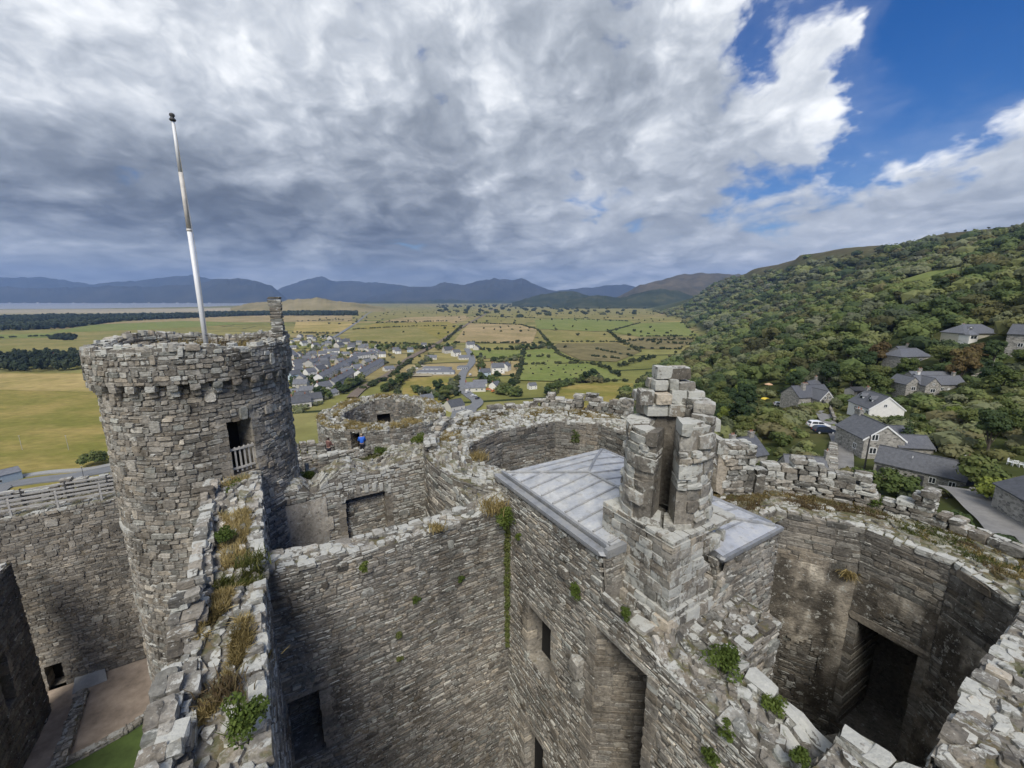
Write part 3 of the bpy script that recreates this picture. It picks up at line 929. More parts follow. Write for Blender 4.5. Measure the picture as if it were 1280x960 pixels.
# flagpole
pb = at_y(252, 424, 17.0)
fp_loc = G(TC[0] + 0.35, TC[1] - 0.55, 22.7)
pole = thing('flagpole', 'tall white flagpole without a flag, brown weathered middle, standing on the round turret', 'flagpole', fp_loc)
g = Geo()
Ht = 8.2
lean = np.array([0.0, 0.0])
def pp(h):
    return np.array([lean[0] * h / Ht, lean[1] * h / Ht, h])
g.tube([pp(0), pp(2), pp(4.7)], [0.085, 0.08, 0.07], 14)
part_o = g.obj('lower_pole', [M['pole_paint']], pole, True)
g = Geo(); g.tube([pp(4.7), pp(6.6)], [0.07, 0.062], 12); g.tube([pp(4.65), pp(4.73)], [0.078, 0.078], 12)
g.obj('weathered_pole_section', [M['rust']], pole, True)
g = Geo(); g.tube([pp(6.6), pp(Ht)], [0.06, 0.042], 12)
g.obj('upper_pole', [M['pole_paint']], pole, True)
g = Geo()
prof = [(0.0, 0.03), (0.02, 0.085), (0.06, 0.10), (0.10, 0.07), (0.14, 0.05), (0.18, 0.085), (0.24, 0.07), (0.27, 0.01)]
g.tube([pp(Ht + h) for h, _ in prof], [r for _, r in prof], 12)
g.obj('finial', [M['iron']], pole, True)
g = Geo(); g.tube([pp(0.9) + [0.13, -0.05, 0], pp(4) + [0.17, -0.05, 0], pp(Ht - 0.1) + [0.07, -0.03, 0]], 0.009, 5)
g.obj('halyard', [M['rail_wood']], pole)
g = Geo(); g.tube([pp(0.95) + [0.06, -0.05, 0], pp(0.95) + [0.16, -0.05, 0]], 0.02, 6)
g.obj('cleat', [M['iron']], pole)
g = Geo(); g.tube([pp(-0.1), pp(0.12)], [0.17, 0.15], 14)
g.obj('base_plate', [M['iron']], pole)

# ---------------------------------------------------------------- gatehouse west wall with its broken walk
def wtop(s):
    q = s - 3.0
    return 18.35 + 0.25 * np.sin(q * 0.9) * 0.5 + 0.5 * (fbm(q * 0.6 + 9, seed=2) - 0.5) + 0.30 * (1 / (1 + np.exp(-(q - 13.5) * 1.6))) - 0.35 * np.exp(-((q - 11.2) / 0.45) ** 2)
ww = castle_thing('castle_wall', 'thick broken wall top with dry golden grass leading to the turret door', 'wall', -1.35, 7)
g = Geo()
A, B = (-1.35, -3.0), (-1.35, 17.2)
hr = [(14.9 + 0.35, 16.2, 12.2, 14.4, 0.5)]
straight_wall(g, A, B, 1.5, 3.0, wtop, seed=21, kw=dict(tone=(0.46, 0.17), lich=(0.3, 0.17), lich_top=0.25), capkw=dict(size=(0.16, 0.40), height=(0.02, 0.13), lich=(0.36, 0.2), moss=0.2))
# remains of the outer parapet: a ragged low ridge of stones along the left edge
tm = top_map(A, B, wtop)
r_ = np.random.default_rng(77)
L = []
def par_h(s):
    q = s - 3
    hh = 0.10 + 0.50 * fbm(q * 1.1 + 3, seed=8, oct=3) + 0.25 * np.exp(-((q - 5.8) / 0.9) ** 2) - 0.45 * np.exp(-((q - 8.6) / 0.5) ** 2)
    return hh * np.where(q > 15.5, np.clip((17.2 - q) / 1.7, 0.05, 1), 1)
s = 6.0
while s < 20.0:
    H = float(par_h(np.array([s]))[0])
    wd = 0.52 if s < 14 else 0.36
    n0 = -0.1
    while n0 < H:
        h = r_.uniform(0.08, 0.18)
        t = -0.75
        lim = -0.75 + wd * (1.0 if n0 < H * 0.5 else r_.uniform(0.5, 1.0))
        while t < lim - 0.1:
            w = min(r_.uniform(0.14, 0.36), lim - t + 0.08)
            l = r_.uniform(0.16, 0.44)
            L.append((s, s + l, t - 0.03, t + w, n0, n0 + h * 1.15)); t += w * 0.96
        n0 += h
    s += r_.uniform(0.18, 0.34)
blocks(g, tm, L, seed=22, tone=(0.43, 0.18), lich=(0.35, 0.2), jit=0.055)
# low inner kerb of stones
L = []
s = 6.0
while s < 14.0:
    l = r_.uniform(0.2, 0.5)
    if r_.random() < 0.6:
        L.append((s, s + l * 0.95, 0.75 - r_.uniform(0.2, 0.42), 0.78 + r_.uniform(-0.05, 0.05), -0.12, r_.uniform(0.02, 0.22)))
    s += l
blocks(g, tm, L, seed=23, tone=(0.46, 0.15), lich=(0.5, 0.2), jit=0.06)
part('wall', g, SM(), ww)

# ---------------------------------------------------------------- cross wall between the two rooms
cw = castle_thing('castle_wall', 'grey inner cross wall with pale coping and a dark doorway low at its left', 'wall', 3.2, 12.3)
g = Geo()
ctop = lambda s: 17.75 - 0.03 * s - 0.15 * np.exp(-((s - 3.0) / 1.6) ** 2) + 0.10 * (fbm(s * 1.2, seed=12) - 0.5) + 0.5 * np.clip((s - 6.3) / 1.4, 0, 1)
A, B = (-0.6, 12.35), (7.0, 12.35)
straight_wall(g, A, B, 0.9, 1.0, ctop, ends=(False, False), holes_r=[(0.05, 1.0, 11.25, 13.5, 1.6)], seed=41,
              kw=dict(rh=(0.055, 0.14), rw=(0.12, 0.44), tone=(0.46, 0.17), lich=(0.22, 0.14), big=0.06, dep=(0.008, 0.045), lich_top=0.3, hue=(0.45, 0.25)), capkw=dict(size=(0.2, 0.46), height=(0.02, 0.09), lich=(0.52, 0.2), moss=0.0))
part('wall', g, SM(), cw)

# ---------------------------------------------------------------- north-west room: its far wall, side wall and rounded corner
nr = castle_thing('castle_wall', 'pale lichen-covered ruined room wall with a tall arched recess, below the people', 'wall', 3, 18.6)
g = Geo()
ntop = lambda s: 17.35 + 0.55 * (fbm(s * 0.7 + 4, seed=33) - 0.5) + 0.35 * np.exp(-((s - 3.3) / 0.8) ** 2) + 0.35 * np.clip((s - 4.5) / 2, 0, 1) + 0.5 * np.exp(-(s / 0.8) ** 2) - 0.35 * np.exp(-((s - 2.1) / 0.3) ** 2)
A, B = (-0.9, 18.75), (6.6, 18.75)
rec = (3.2, 5.0, 12.0, 16.45, 0.32)
straight_wall(g, A, B, 1.5, 2.0, ntop, ends=(False, False), back=0, holes_r=[rec, (6.2, 6.9, 13.2, 14.3, 0.8)], seed=45, kw=dict(rh=(0.08, 0.18), tone=(0.52, 0.17), lich=(0.40, 0.2), dep=(0.008, 0.04), lich_top=0.3), capkw=dict(lich=(0.5, 0.2), moss=0.35, height=(0.02, 0.2)))
# plastered hollow at the left, flush with the wall, and the pilaster strip beside it
fmn, Ln = face_map((-0.9, 18.0), (6.6, 18.0))
s_ = np.linspace(0.15, 2.7, 14); t_ = np.linspace(11, 16.75, 20)
ss, tt = np.meshgrid(s_, t_, indexing='ij')
V = fmn(ss.ravel(), tt.ravel(), 0.07 + 0.10 * (fbm(ss.ravel() * 1.5, tt.ravel() * 1.5, seed=5) - 0.5) - 0.22 * np.exp(-((ss.ravel() - 0.55) / 0.10) ** 2))
pk = fbm(ss * 1.1, tt * 1.1, seed=17)
g.add(V, [[i * 20 + j, (i + 1) * 20 + j, (i + 1) * 20 + j + 1, i * 20 + j + 1] for i in range(13) for j in range(19) if pk[i, j] + .25 * min(1, (12 - i) / 4, (18 - j) / 4) > .55], (0.80, 0.40, 0.35, 0))
fbk2 = lambda s, t, n: fmn(s, t, -.30 + n)
clad(g, fbk2, 3.22, 4.98, 12, 16.4, rh=(.08, .18), tone=(.46, .16), lich=(.3, .2), seed=49, dep=(.004, .02))
# voussoirs over the recess
L = []
for k in range(9):
    a = math.pi * (k + 0.5) / 9
    L.append((4.15 - 1.0 * math.cos(a) - 0.09, 4.15 - 1.0 * math.cos(a) + 0.09, 16.25 + 0.30 * math.sin(a), 16.6 + 0.35 * math.sin(a), -0.02, 0.09))
blocks(g, fmn, L, seed=46, tone=(0.6, 0.15), lich=(0.5, 0.2))
# the step in front of the recess and the walkway on top behind
part('wall', g, SM('stone_pale'), nr)
g = Geo()
etop = lambda s: 17.3 + 0.5 * (fbm(s * 0.9 + 2, seed=35) - 0.5) + 0.12 * s * (s < 4) - 0.25 * np.exp(-((s - 4.6) / 0.6) ** 2)
straight_wall(g, (6.55, 18.6), (6.55, 12.8), 1.1, 2.0, lambda s: etop(5.8 - s) + 0.15, ends=(False, False), seed=47, kw=dict(rh=(0.09, 0.22), tone=(0.48, 0.19), lich=(0.38, 0.2), lich_top=0.3, dep=(0.01, 0.09)), capkw=dict(lich=(0.5, 0.2), moss=0.3, height=(0.03, 0.35), size=(0.2, 0.5)))
part('side_wall', g, SM('stone_pale'), nr)

# ---------------------------------------------------------------- gatehouse middle block under the lead roof
gb = castle_thing('gatehouse_block', 'square stone block of the gatehouse under a low grey lead roof', 'castle building', 9.5, 8.5)
g = Geo()
def mtop(s):            # s from q = 12.9 down to q = -2
    q = 12.9 - s
    return np.where(q > 6.95, 18.42, np.where(q > 5.25, 17.12 + 0 * q, 16.62 + 0.10 * np.sin(q * 2.2) + 0.30 * (fbm(q * 1.7, seed=51) - 0.5) + 0.20 * (q - 3) * (q > 3) + np.where((q > 0.4) & (q < 2.2), 0.6, 0.0)))
A, B = (7.8, 12.9), (7.8, -2.0)
q2s = lambda q: 12.9 - q
wins = [(q2s(10.55), q2s(9.1), 12.4, 14.6, 0.55), (q2s(10.7), q2s(9.4), 6.6, 9.5, 0.4)]
big = (q2s(7.15), q2s(5.35), 9.6, 16.25)
# face towards the west room (left of A->B is +p, right is -p)
fm, Lw = face_map((7.0, 12.9), (7.0, -2.0))
sheet(g, fm, 0, Lw, 1.0, 18.43, mtop, wins + [big])
clad(g, fm, 0, Lw, 1.0, 18.43, mtop, wins + [big], rh=(0.055, 0.14), rw=(0.12, 0.44), tone=(0.53, 0.17), lich=(0.27, 0.16), dep=(0.008, 0.05), seed=52, big=0.08, lich_top=0.25, hue=(0.42, 0.25))
for k, h in enumerate(wins):
    reveal(g, fm, h, h[4], seed=60 + k, tone=(0.58, 0.1), splay=0.10)
# the big embrasure: splayed jambs running back into the wall, shallow on the left
b0, b1, z0, z1 = big
def Pf(s, t, n): return fm(np.array([s]), np.array([t]), np.array([n]))[0]
for (sa, na, sb, nb, sd) in ((b0, 0.02, b0 + 1.10, -1.50, 3), (b1, 0.02, b1 - 0.06, -1.50, 4)):
    d_ = np.array([sb - sa, nb - na]); Ls = float(np.hypot(*d_)); d_ /= Ls
    fj = lambda s, t, n, sa=sa, na=na, d_=d_, sg=(1 if sb > sa else -1): fm(sa + s * d_[0] - sg * n * d_[1], t, na + s * d_[1] + sg * n * d_[0])
    sheet(g, fj, 0, Ls, z0, z1, col=(0.4, 0.2, 0.3, 0))
    clad(g, fj, 0, Ls, z0, z1, rh=(0.1, 0.22), rw=(0.25, 0.6), tone=(0.52, 0.13), lich=(0.16, 0.1), hue=(0.22, 0.15), seed=70 + sd, dep=(0.004, 0.02))
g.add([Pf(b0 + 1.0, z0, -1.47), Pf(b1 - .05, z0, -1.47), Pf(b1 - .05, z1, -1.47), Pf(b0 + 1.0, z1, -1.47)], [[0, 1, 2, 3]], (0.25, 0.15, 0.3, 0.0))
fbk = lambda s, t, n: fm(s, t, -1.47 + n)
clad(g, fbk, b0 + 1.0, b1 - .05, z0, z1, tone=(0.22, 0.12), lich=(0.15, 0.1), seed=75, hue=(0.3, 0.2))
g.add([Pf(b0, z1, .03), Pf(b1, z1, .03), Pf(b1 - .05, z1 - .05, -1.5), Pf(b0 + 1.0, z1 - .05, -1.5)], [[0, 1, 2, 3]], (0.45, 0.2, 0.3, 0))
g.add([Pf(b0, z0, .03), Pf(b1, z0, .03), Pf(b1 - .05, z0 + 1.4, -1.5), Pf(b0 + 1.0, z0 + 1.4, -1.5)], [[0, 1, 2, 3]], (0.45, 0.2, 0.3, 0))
blocks(g, fm, [(b0 - 0.3, b1 + 0.25, z1 - 0.02, z1 + 0.15, -0.4, 0.05)], seed=76, tone=(0.55, 0.1), lich=(0.3, 0.1))
# quoins round the big embrasure
L = []; z = z0
r_ = np.random.default_rng(9)
while z < z1 - 0.15:
    h = r_.uniform(0.2, 0.36)
    L.append((b0 - r_.uniform(0.25, 0.5), b0 + 0.03, z, z + h - .015, -0.05, 0.06)); L.append((b1 - 0.03, b1 + r_.uniform(0.2, 0.45), z, z + h - .015, -0.05, 0.06)); z += h
blocks(g, fm, L, seed=77, tone=(0.55, 0.12), lich=(0.3, 0.15), hue=(0.25, 0.15))
# a fallen vault springer and a few put-log holes patched with big stones
blocks(g, fm, [(q2s(8.0), q2s(7.55), 14.2, 14.75, 0, 0.28), (q2s(7.9), q2s(7.5), 13.5, 13.9, 0, 0.2), (q2s(6.9), q2s(6.3), 17.25, 17.5, 0, 0.12), (q2s(8.75), q2s(8.35), 16.9, 17.2, 0, 0.16)], seed=78, tone=(0.55, 0.1), lich=(0.4, 0.1), jit=0.08)
part('room_wall', g, SM(), gb)
# the inner face of that wall towards the round room, and its broken top
g = Geo()
fm2, Lw2 = face_map((8.6, -2.0), (8.6, 5.4))
t2 = lambda s: mtop(12.9 - (s - 2.0))
sheet(g, fm2, 0, Lw2, 1.0, 18.0, t2)
clad(g, fm2, 0, Lw2, 6.0, 18.0, t2, seed=80, tone=(0.42, 0.16), lich=(0.3, 0.18), lich_top=0.3)
tmm = top_map((7.8, 12.9), (7.8, -2.0), mtop)
ss = np.linspace(0, Lw, 80)
V = np.concatenate([tmm(ss, np.full(80, -0.8), 0 * ss), tmm(ss, np.full(80, 0.8), 0 * ss)])
g.add(V, [[i, 80 + i, 81 + i, i + 1] for i in range(79)], (0.36, 0.35, 0.4, 0.2))
rubble(g, tmm, q2s(6.9), Lw, -0.72, 0.74, size=(0.13, 0.40), height=(0.0, 0.12), seed=81, tone=(0.42, 0.17), lich=(0.34, 0.2), moss=0.15)
coping(g, tmm, q2s(4.6), Lw, -0.62, seed=82, ln=(0.3, 0.75), w=(0.3, 0.5), h=(0.02, 0.20), lich=(0.66, 0.18), tone=(0.5, 0.15), jit=0.05)
coping(g, tmm, q2s(7.4), Lw, 0.60, seed=83, ln=(0.3, 0.8), w=(0.3, 0.6), h=(-0.02, 0.12), lich=(0.4, 0.2), jit=0.08, skip=0.3)
blocks(g, tmm, [(q2s(2.2), q2s(1.5), -0.78, -0.3, -0.2, 0.16), (q2s(1.45), q2s(0.9), -0.8, -0.35, -0.2, 0.12), (q2s(3.2), q2s(2.55), -0.8, -0.4, -0.2, 0.14), (q2s(3.9), q2s(3.3), -0.82, -0.4, -0.2, 0.16)], seed=84, lich=(0.70, 0.1), tone=(0.5, 0.1), jit=0.06)
# ledge of broken wall in the angle between chimney and round room
lt = lambda s: 16.95 + 0.12 * (fbm(s * 1.7, seed=95) - 0.5)
straight_wall(g, (8.3, 4.85), (10.5, 4.85), 1.15, 8.0, lt, left=False, ends=(False, True), seed=96, kw=dict(tone=(0.42, 0.15), lich=(0.25, 0.15)), capkw=dict(size=(0.13, 0.4), height=(0.0, 0.12), tone=(0.42, 0.17), lich=(0.38, 0.2), moss=0.1))
part('wall_top', g, SM(), gb)
g = Geo()
# south face of the roofed block, seen into the round room: rubble above, pale old plaster below
fs, Ls = face_map((8.6, 5.4), (12.35, 5.4))
tsf = lambda s: np.where(s > 0.85, 18.40, 17.2)
sheet(g, fs, 0, Ls, 2, 18.4, tsf)
clad(g, fs, 0, Ls, 15.7, 18.4, tsf, rh=(0.08, 0.17), tone=(0.45, 0.13), lich=(0.2, 0.12), seed=85)
s_ = np.linspace(0.0, Ls, 22); t_ = np.linspace(7, 15.75, 40)
ss, tt = np.meshgrid(s_, t_, indexing='ij')
V = fs(ss.ravel(), tt.ravel(), 0.03 + 0.09 * (fbm(ss.ravel() * 1.3, tt.ravel() * 1.6, seed=6) - 0.3))
Cc = np.stack([0.82 + 0.5 * (fbm(ss.ravel() * 1.1, tt.ravel() * 0.7, seed=66) - 0.5) - 0.25 * (tt.ravel() < 12), np.full(ss.size, 0.5), np.full(ss.size, 0.2), np.zeros(ss.size)], -1)
g.add(V, [[i * 40 + j, (i + 1) * 40 + j, (i + 1) * 40 + j + 1, i * 40 + j + 1] for i in range(21) for j in range(39)], Cc)
fe, Le = face_map((12.35, 5.4), (12.35, 12.9))
sheet(g, fe, 0, Le, 2, 18.4); clad(g, fe, 0, Le, 16.0, 18.4, lambda s: 18.4 + 0 * s, seed=86)
fn, Ln2 = face_map((12.35, 12.9), (7.0, 12.9))
sheet(g, fn, 0, Ln2, 2, 18.4); clad(g, fn, 0, Ln2, 14.0, 18.4, lambda s: 18.4 + 0 * s, seed=87)
fq, Lq = face_map((9.45, 6.95), (9.45, 5.42)); sheet(g, fq, 0, Lq, 16.5, 18.42); clad(g, fq, 0, Lq, 16.5, 18.42, lambda s: 18.42 + 0 * s, seed=88)
fq, Lq = face_map((7.05, 6.97), (9.45, 6.97)); sheet(g, fq, 0, Lq, 16.5, 18.42); clad(g, fq, 0, Lq, 16.5, 18.42, lambda s: 18.42 + 0 * s, seed=89)
g.add(G(np.array([8.5, 10.2, 10.2, 8.5]), np.array([5.42, 5.42, 7.9, 7.9]), 17.12), [[0, 1, 2, 3]], (0.4, 0.4, 0.4, 0.1))
part('south_wall', g, SM(), gb)
# lead roof
def roof_z(p, q):
    # ridge along q at p = 9.5, hipped at the north end
    e = np.minimum(np.minimum((p - 7.0) / 2.5, (12.35 - p) / 2.85), np.minimum((12.7 - q) / 2.2 + 0.05, (q - 5.3) / 2.4 + 0.04))
    return 18.52 + 0.38 * np.clip(e, 0, 1)
g = Geo()
rr = np.random.default_rng(4)
BAY = 0.63
def bay(p0, p1, q0, q1, tone):
    P_, Q_ = np.meshgrid(np.linspace(p0, p1, 5), np.linspace(q0, q1, 3), indexing='ij')
    zz = roof_z(P_, Q_) + rr.uniform(-.006, .006, P_.shape)
    g.add(G(P_.ravel(), Q_.ravel(), zz.ravel()), [[i * 3 + j, (i + 1) * 3 + j, (i + 1) * 3 + j + 1, i * 3 + j + 1] for i in range(4) for j in range(2)], (tone, 0, 0, 0))
QS = list(np.arange(5.35, 12.75, BAY)) + [12.75]
for q0, q1 in zip(QS[:-1], QS[1:]):
    for (p0, p1) in ((7.35, 8.35), (8.35, 9.5), (9.5, 10.8), (10.8, 12.2)):
        if p1 <= 9.51 and q1 < 7.0: continue
        bay(p0, p1, max(q0, 6.97) if p1 <= 9.51 else q0, q1, rr.uniform(.80, 1.0))
def skirt(pts):
    T_ = [G(p, q, float(roof_z(np.array(p), np.array(q))) + .01) for p, q in pts]; B_ = [G(p, q, 18.35) for p, q in pts]; n = len(pts)
    g.add(T_ + B_, [[i, i + 1, n + i + 1, n + i] for i in range(n - 1)], (.3, 0, 0, 0))
skirt([(9.5, 6.97)] + [(p, 6.97) for p in (8.9, 8.35, 7.8, 7.35)] + [(7.35, q) for q in (8, 9, 10, 11, 12, 12.75)] + [(p, 12.75) for p in (8.4, 9.5, 10.8, 12.2)] + [(12.2, q) for q in (12, 11, 10, 9, 8, 7, 6, 5.35)] + [(p, 5.35) for p in (11.5, 10.8, 10.1, 9.5)] + [(9.5, 6.2), (9.5, 6.97)])
roof = part('roof', g, [M['lead']], gb)
def roll(pts, name='seam_roll', rad=0.035, tone=0.55):
    g = Geo(); g.tube([G(p, q, float(roof_z(np.array(p), np.array(q))) + dz) for p, q, dz in pts], rad, 6, (tone, 0, 0, 0))
    return g.obj(name, [M['lead']], roof)
for q in QS[1:-1]:
    if q > 7.1: roll([(7.38, q, 0.02), (8.4, q, 0.02), (9.5, q, 0.02)])
    roll([(9.5, q, 0.02), (10.8, q, 0.02), (12.15, q, 0.02)])
roll([(9.5, 7.7, 0.03), (9.5, 9, 0.03), (9.5, 10.5, 0.03)], 'ridge_roll', 0.05)
roll([(9.5, 7.7, 0.03), (10.8, 6.6, 0.03), (12.15, 5.45, 0.03)], 'hip_roll', 0.05)
roll([(9.5, 10.5, 0.03), (8.4, 11.6, 0.03), (7.4, 12.65, 0.03)], 'hip_roll', 0.05)
roll([(9.5, 10.5, 0.03), (10.8, 11.6, 0.03), (12.15, 12.65, 0.03)], 'hip_roll', 0.05)
def lead_bar(pts, name):
    g = Geo()
    for a, b, w, z0_, z1_ in pts:
        A_, B_ = np.array(a), np.array(b); f, L_ = face_map(A_, B_)
        blocks(g, f, [(0, L_, z0_, z1_, -w / 2, w / 2)], jit=0.004, tone=(0.5, 0.05), seed=3)
    g.obj(name, [M['lead']], roof)
lead_bar([((7.02, 12.95), (7.02, 6.95), 0.26, 18.42, 18.55), ((7.24, 12.9), (7.24, 7.0), 0.09, 18.50, 18.64)], 'gutter')
lead_bar([((7.0, 6.98), (8.2, 6.98), 0.16, 18.42, 18.66)], 'end_flashing')
lead_bar([((9.4, 5.38), (12.4, 5.38), 0.22, 18.42, 18.54), ((12.28, 5.4), (12.28, 12.9), 0.2, 18.42, 18.54)], 'edge_flashing')
# rain hopper stub on the gutter
# front of the block above the gate passage, rough and overgrown
g = Geo()
fptop = lambda s: 17.35 + 0.3 * (fbm(s * 1.1, seed=91) - 0.5)
straight_wall(g, (14.0, 12.9), (14.0, 6.6), 3.3, 2.0, fptop, right=False, ends=(False, False), seed=92, kw=dict(), capkw=dict(moss=0.45, lich=(0.5, 0.2), dens=0.8))
part('passage_front', g, SM(), gb)

# ---------------------------------------------------------------- broken chimney stack
ch = castle_thing('chimney_stack', 'tall broken chimney of pale lichened blocks with its flue laid open', 'chimney', 8.95, 6.7, 17.1)
g = Geo()
r_ = np.random.default_rng(21)
CP0, CP1, CQ0, CQ1 = 7.66, 10.15, 5.48, 7.85
sides = [((CP0, CQ1), (CP0, CQ0)), ((CP0, CQ0), (CP1, CQ0)), ((CP1, CQ0), (CP1, CQ1)), ((CP1, CQ1), (CP0, CQ1))]
z = 17.05
row = 0
while z < 19.35:
    h = 0.34 if row == 0 else r_.uniform(0.18, 0.32)
    h = min(h, 19.45 - z)
    grow = 0.12 if row == 0 else (0.04 if row == 1 else -0.02)
    for si, (a, b) in enumerate(sides):
        f, L_ = face_map(a, b)
        s = -grow; L = []
        while s < L_ + grow - 0.05:
            w = min(r_.uniform(0.2, 0.52), L_ + grow - s)
            # the ragged hole at the right-hand corner
            gone = si == 1 and s + w / 2 > 1.50 and 17.7 < z < 19.15 or si == 2 and s + w / 2 < 0.6 and 17.7 < z < 19.15
            if not gone:
                L.append((s, s + w - 0.004, z, z + h - 0.004, -0.36, grow + r_.uniform(-0.02, 0.03)))
            s += w
        blocks(g, f, L, seed=300 + row * 7 + si, tone=(0.58, 0.17), lich=(0.50, 0.17), hue=(0.4, 0.2), moss=0.0, jit=0.018)
    z += h; row += 1
# loose stones left round the hole
f, L_ = face_map(*sides[1])
blocks(g, f, [(1.45, 1.8, 18.75, 19.1, -0.4, 0.04), (2.0, 2.55, 17.4, 17.8, -0.5, 0.14), (2.3, 2.52, 17.8, 18.2, -0.5, -0.1), (2.36, 2.52, 18.2, 18.9, -.5, -.2)], seed=333, tone=(0.62, 0.12), lich=(0.5, 0.15), jit=0.08)
g.box((CP0 + .13, CQ0 + .13, 17.0), (CP0 + 1.4, CQ1 - .13, 19.3), (.30, .3, .35, 0), 0, f=lambda v: G(v[:, 0], v[:, 1], v[:, 2]))
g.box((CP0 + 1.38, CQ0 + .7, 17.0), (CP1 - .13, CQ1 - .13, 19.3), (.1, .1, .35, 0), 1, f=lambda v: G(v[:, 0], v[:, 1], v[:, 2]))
part('base', g, SM('stone_pale'), ch)
CC = (8.85, 6.75)
toward = math.atan2(-CC[1], -CC[0])      # bearing of the open front, castle frame
def ring_map(c, a_ref):
    # s = angle from the open front (counter-clockwise positive), t = radius, n = height
    return lambda s, t, n: G(c[0] + t * np.cos(a_ref + s), c[1] + t * np.sin(a_ref + s), n)
rm = ring_map(CC, toward)
g = Geo()      # thick ring of stone carrying the shaft, with the flue mouth
L = []
for k in range(9):
    a0 = 2 * math.pi * k / 9
    L.append((a0 + 0.015, a0 + 2 * math.pi / 9 - 0.015, 0.50, 1.16 + r_.uniform(-0.03, 0.06), 19.30, 19.62 + r_.uniform(-0.04, 0.04)))
blocks(g, rm, L, seed=401, tone=(0.60, 0.12), lich=(0.55, 0.15), jit=0.02)
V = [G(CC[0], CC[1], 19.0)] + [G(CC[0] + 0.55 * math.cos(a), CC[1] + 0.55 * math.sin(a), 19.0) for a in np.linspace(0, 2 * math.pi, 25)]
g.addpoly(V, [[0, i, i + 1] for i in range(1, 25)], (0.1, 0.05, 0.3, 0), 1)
V = [G(p, q, 19.32) for p, q in ((CP0, CQ0), (CP1, CQ0), (CP1, CQ1), (CP0, CQ1))]
oc = [G(CC[0] + 0.5 * math.cos(a), CC[1] + 0.5 * math.sin(a), 19.32) for a in [toward * 0 + math.pi / 4 + math.pi + i * math.pi / 2 for i in range(4)]]
g.add(V + oc, [[i, (i + 1) % 4, 4 + (i + 1) % 4, 4 + i] for i in range(4)], (0.6, 0.5, 0.35, 0.1))
part('flue_ring', g, SM('stone_pale'), ch)
g = Geo()
# top height against the angle from the open front; picture-left is negative
ka = np.radians([9, 45, 70, 100, 125, 150, 180, 210, 235, 260, 285, 310, 351])
kz = np.array([22.25, 22.3, 22.25, 22.35, 22.4, 22.5, 22.5, 22.3, 21.95, 21.9, 21.9, 21.95, 22.0])
L = []
z = 19.6; row = 0
while z < 23.2:
    h = r_.uniform(0.26, 0.40)
    a = math.radians(13 if z > 20.4 else (28 if z > 19.9 else 40)); ae = math.radians(348 if z > 20.4 else (334 if z > 19.9 else 320))
    first = True
    while a < ae - 0.05:
        wa = min(r_.uniform(0.30, 0.62) * (0.6 if first and row % 2 else 1.0), ae - a)
        if ae - a - wa < 0.25: wa = ae - a
        first = False
        am = a + wa / 2
        zt = np.interp(am, ka, kz)
        if z + h * 0.6 < zt:
            ro = 1.16 + r_.uniform(-0.05, 0.06) - 0.03 * (z - 19.6)
            ri = 0.54 + r_.uniform(-0.03, 0.02)
            if a > 5.2 or a + wa < 1.1: ro += r_.uniform(-.02, .04)
            zj = r_.uniform(-.035, .035)
            if r_.random() < .3:
                hm = h * r_.uniform(.4, .6); L.append((a + .004, a + wa - .004, ri, ro, z + zj, z + hm)); L.append((a + .004, a + wa * r_.uniform(.5, 1) - .004, ri, ro - r_.uniform(0, .08), z + hm, z + h + zj))
            else: L.append((a + 0.004, a + wa - 0.004, ri, ro, z + zj, z + h + zj))
        a += wa
    z += h; row += 1
blocks(g, rm, L, seed=402, tone=(0.52, 0.19), lich=(0.52, 0.2), hue=(0.4, 0.2), jit=0.026)
# a dark soot lining inside the flue
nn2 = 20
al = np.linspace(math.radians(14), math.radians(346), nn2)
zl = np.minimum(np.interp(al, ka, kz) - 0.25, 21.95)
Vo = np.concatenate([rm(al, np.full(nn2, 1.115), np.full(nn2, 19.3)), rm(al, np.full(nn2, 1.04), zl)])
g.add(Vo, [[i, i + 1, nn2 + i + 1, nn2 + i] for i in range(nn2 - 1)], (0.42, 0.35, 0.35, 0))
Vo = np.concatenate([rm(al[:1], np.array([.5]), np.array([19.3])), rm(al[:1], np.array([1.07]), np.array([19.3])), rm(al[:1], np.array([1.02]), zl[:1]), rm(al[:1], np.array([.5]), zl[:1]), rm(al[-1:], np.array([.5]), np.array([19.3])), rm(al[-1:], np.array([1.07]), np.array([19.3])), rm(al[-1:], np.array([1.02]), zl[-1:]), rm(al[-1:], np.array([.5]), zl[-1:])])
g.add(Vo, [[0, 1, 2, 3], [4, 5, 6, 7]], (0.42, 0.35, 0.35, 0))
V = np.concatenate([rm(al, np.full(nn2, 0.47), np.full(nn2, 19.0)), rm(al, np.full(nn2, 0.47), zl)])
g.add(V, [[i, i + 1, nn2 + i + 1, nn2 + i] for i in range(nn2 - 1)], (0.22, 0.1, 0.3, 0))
# block crowning the top and two stones standing out at the sides
f = lambda s, t, n: G(CC[0], CC[1], 0) + np.stack([s, t, n], -1)
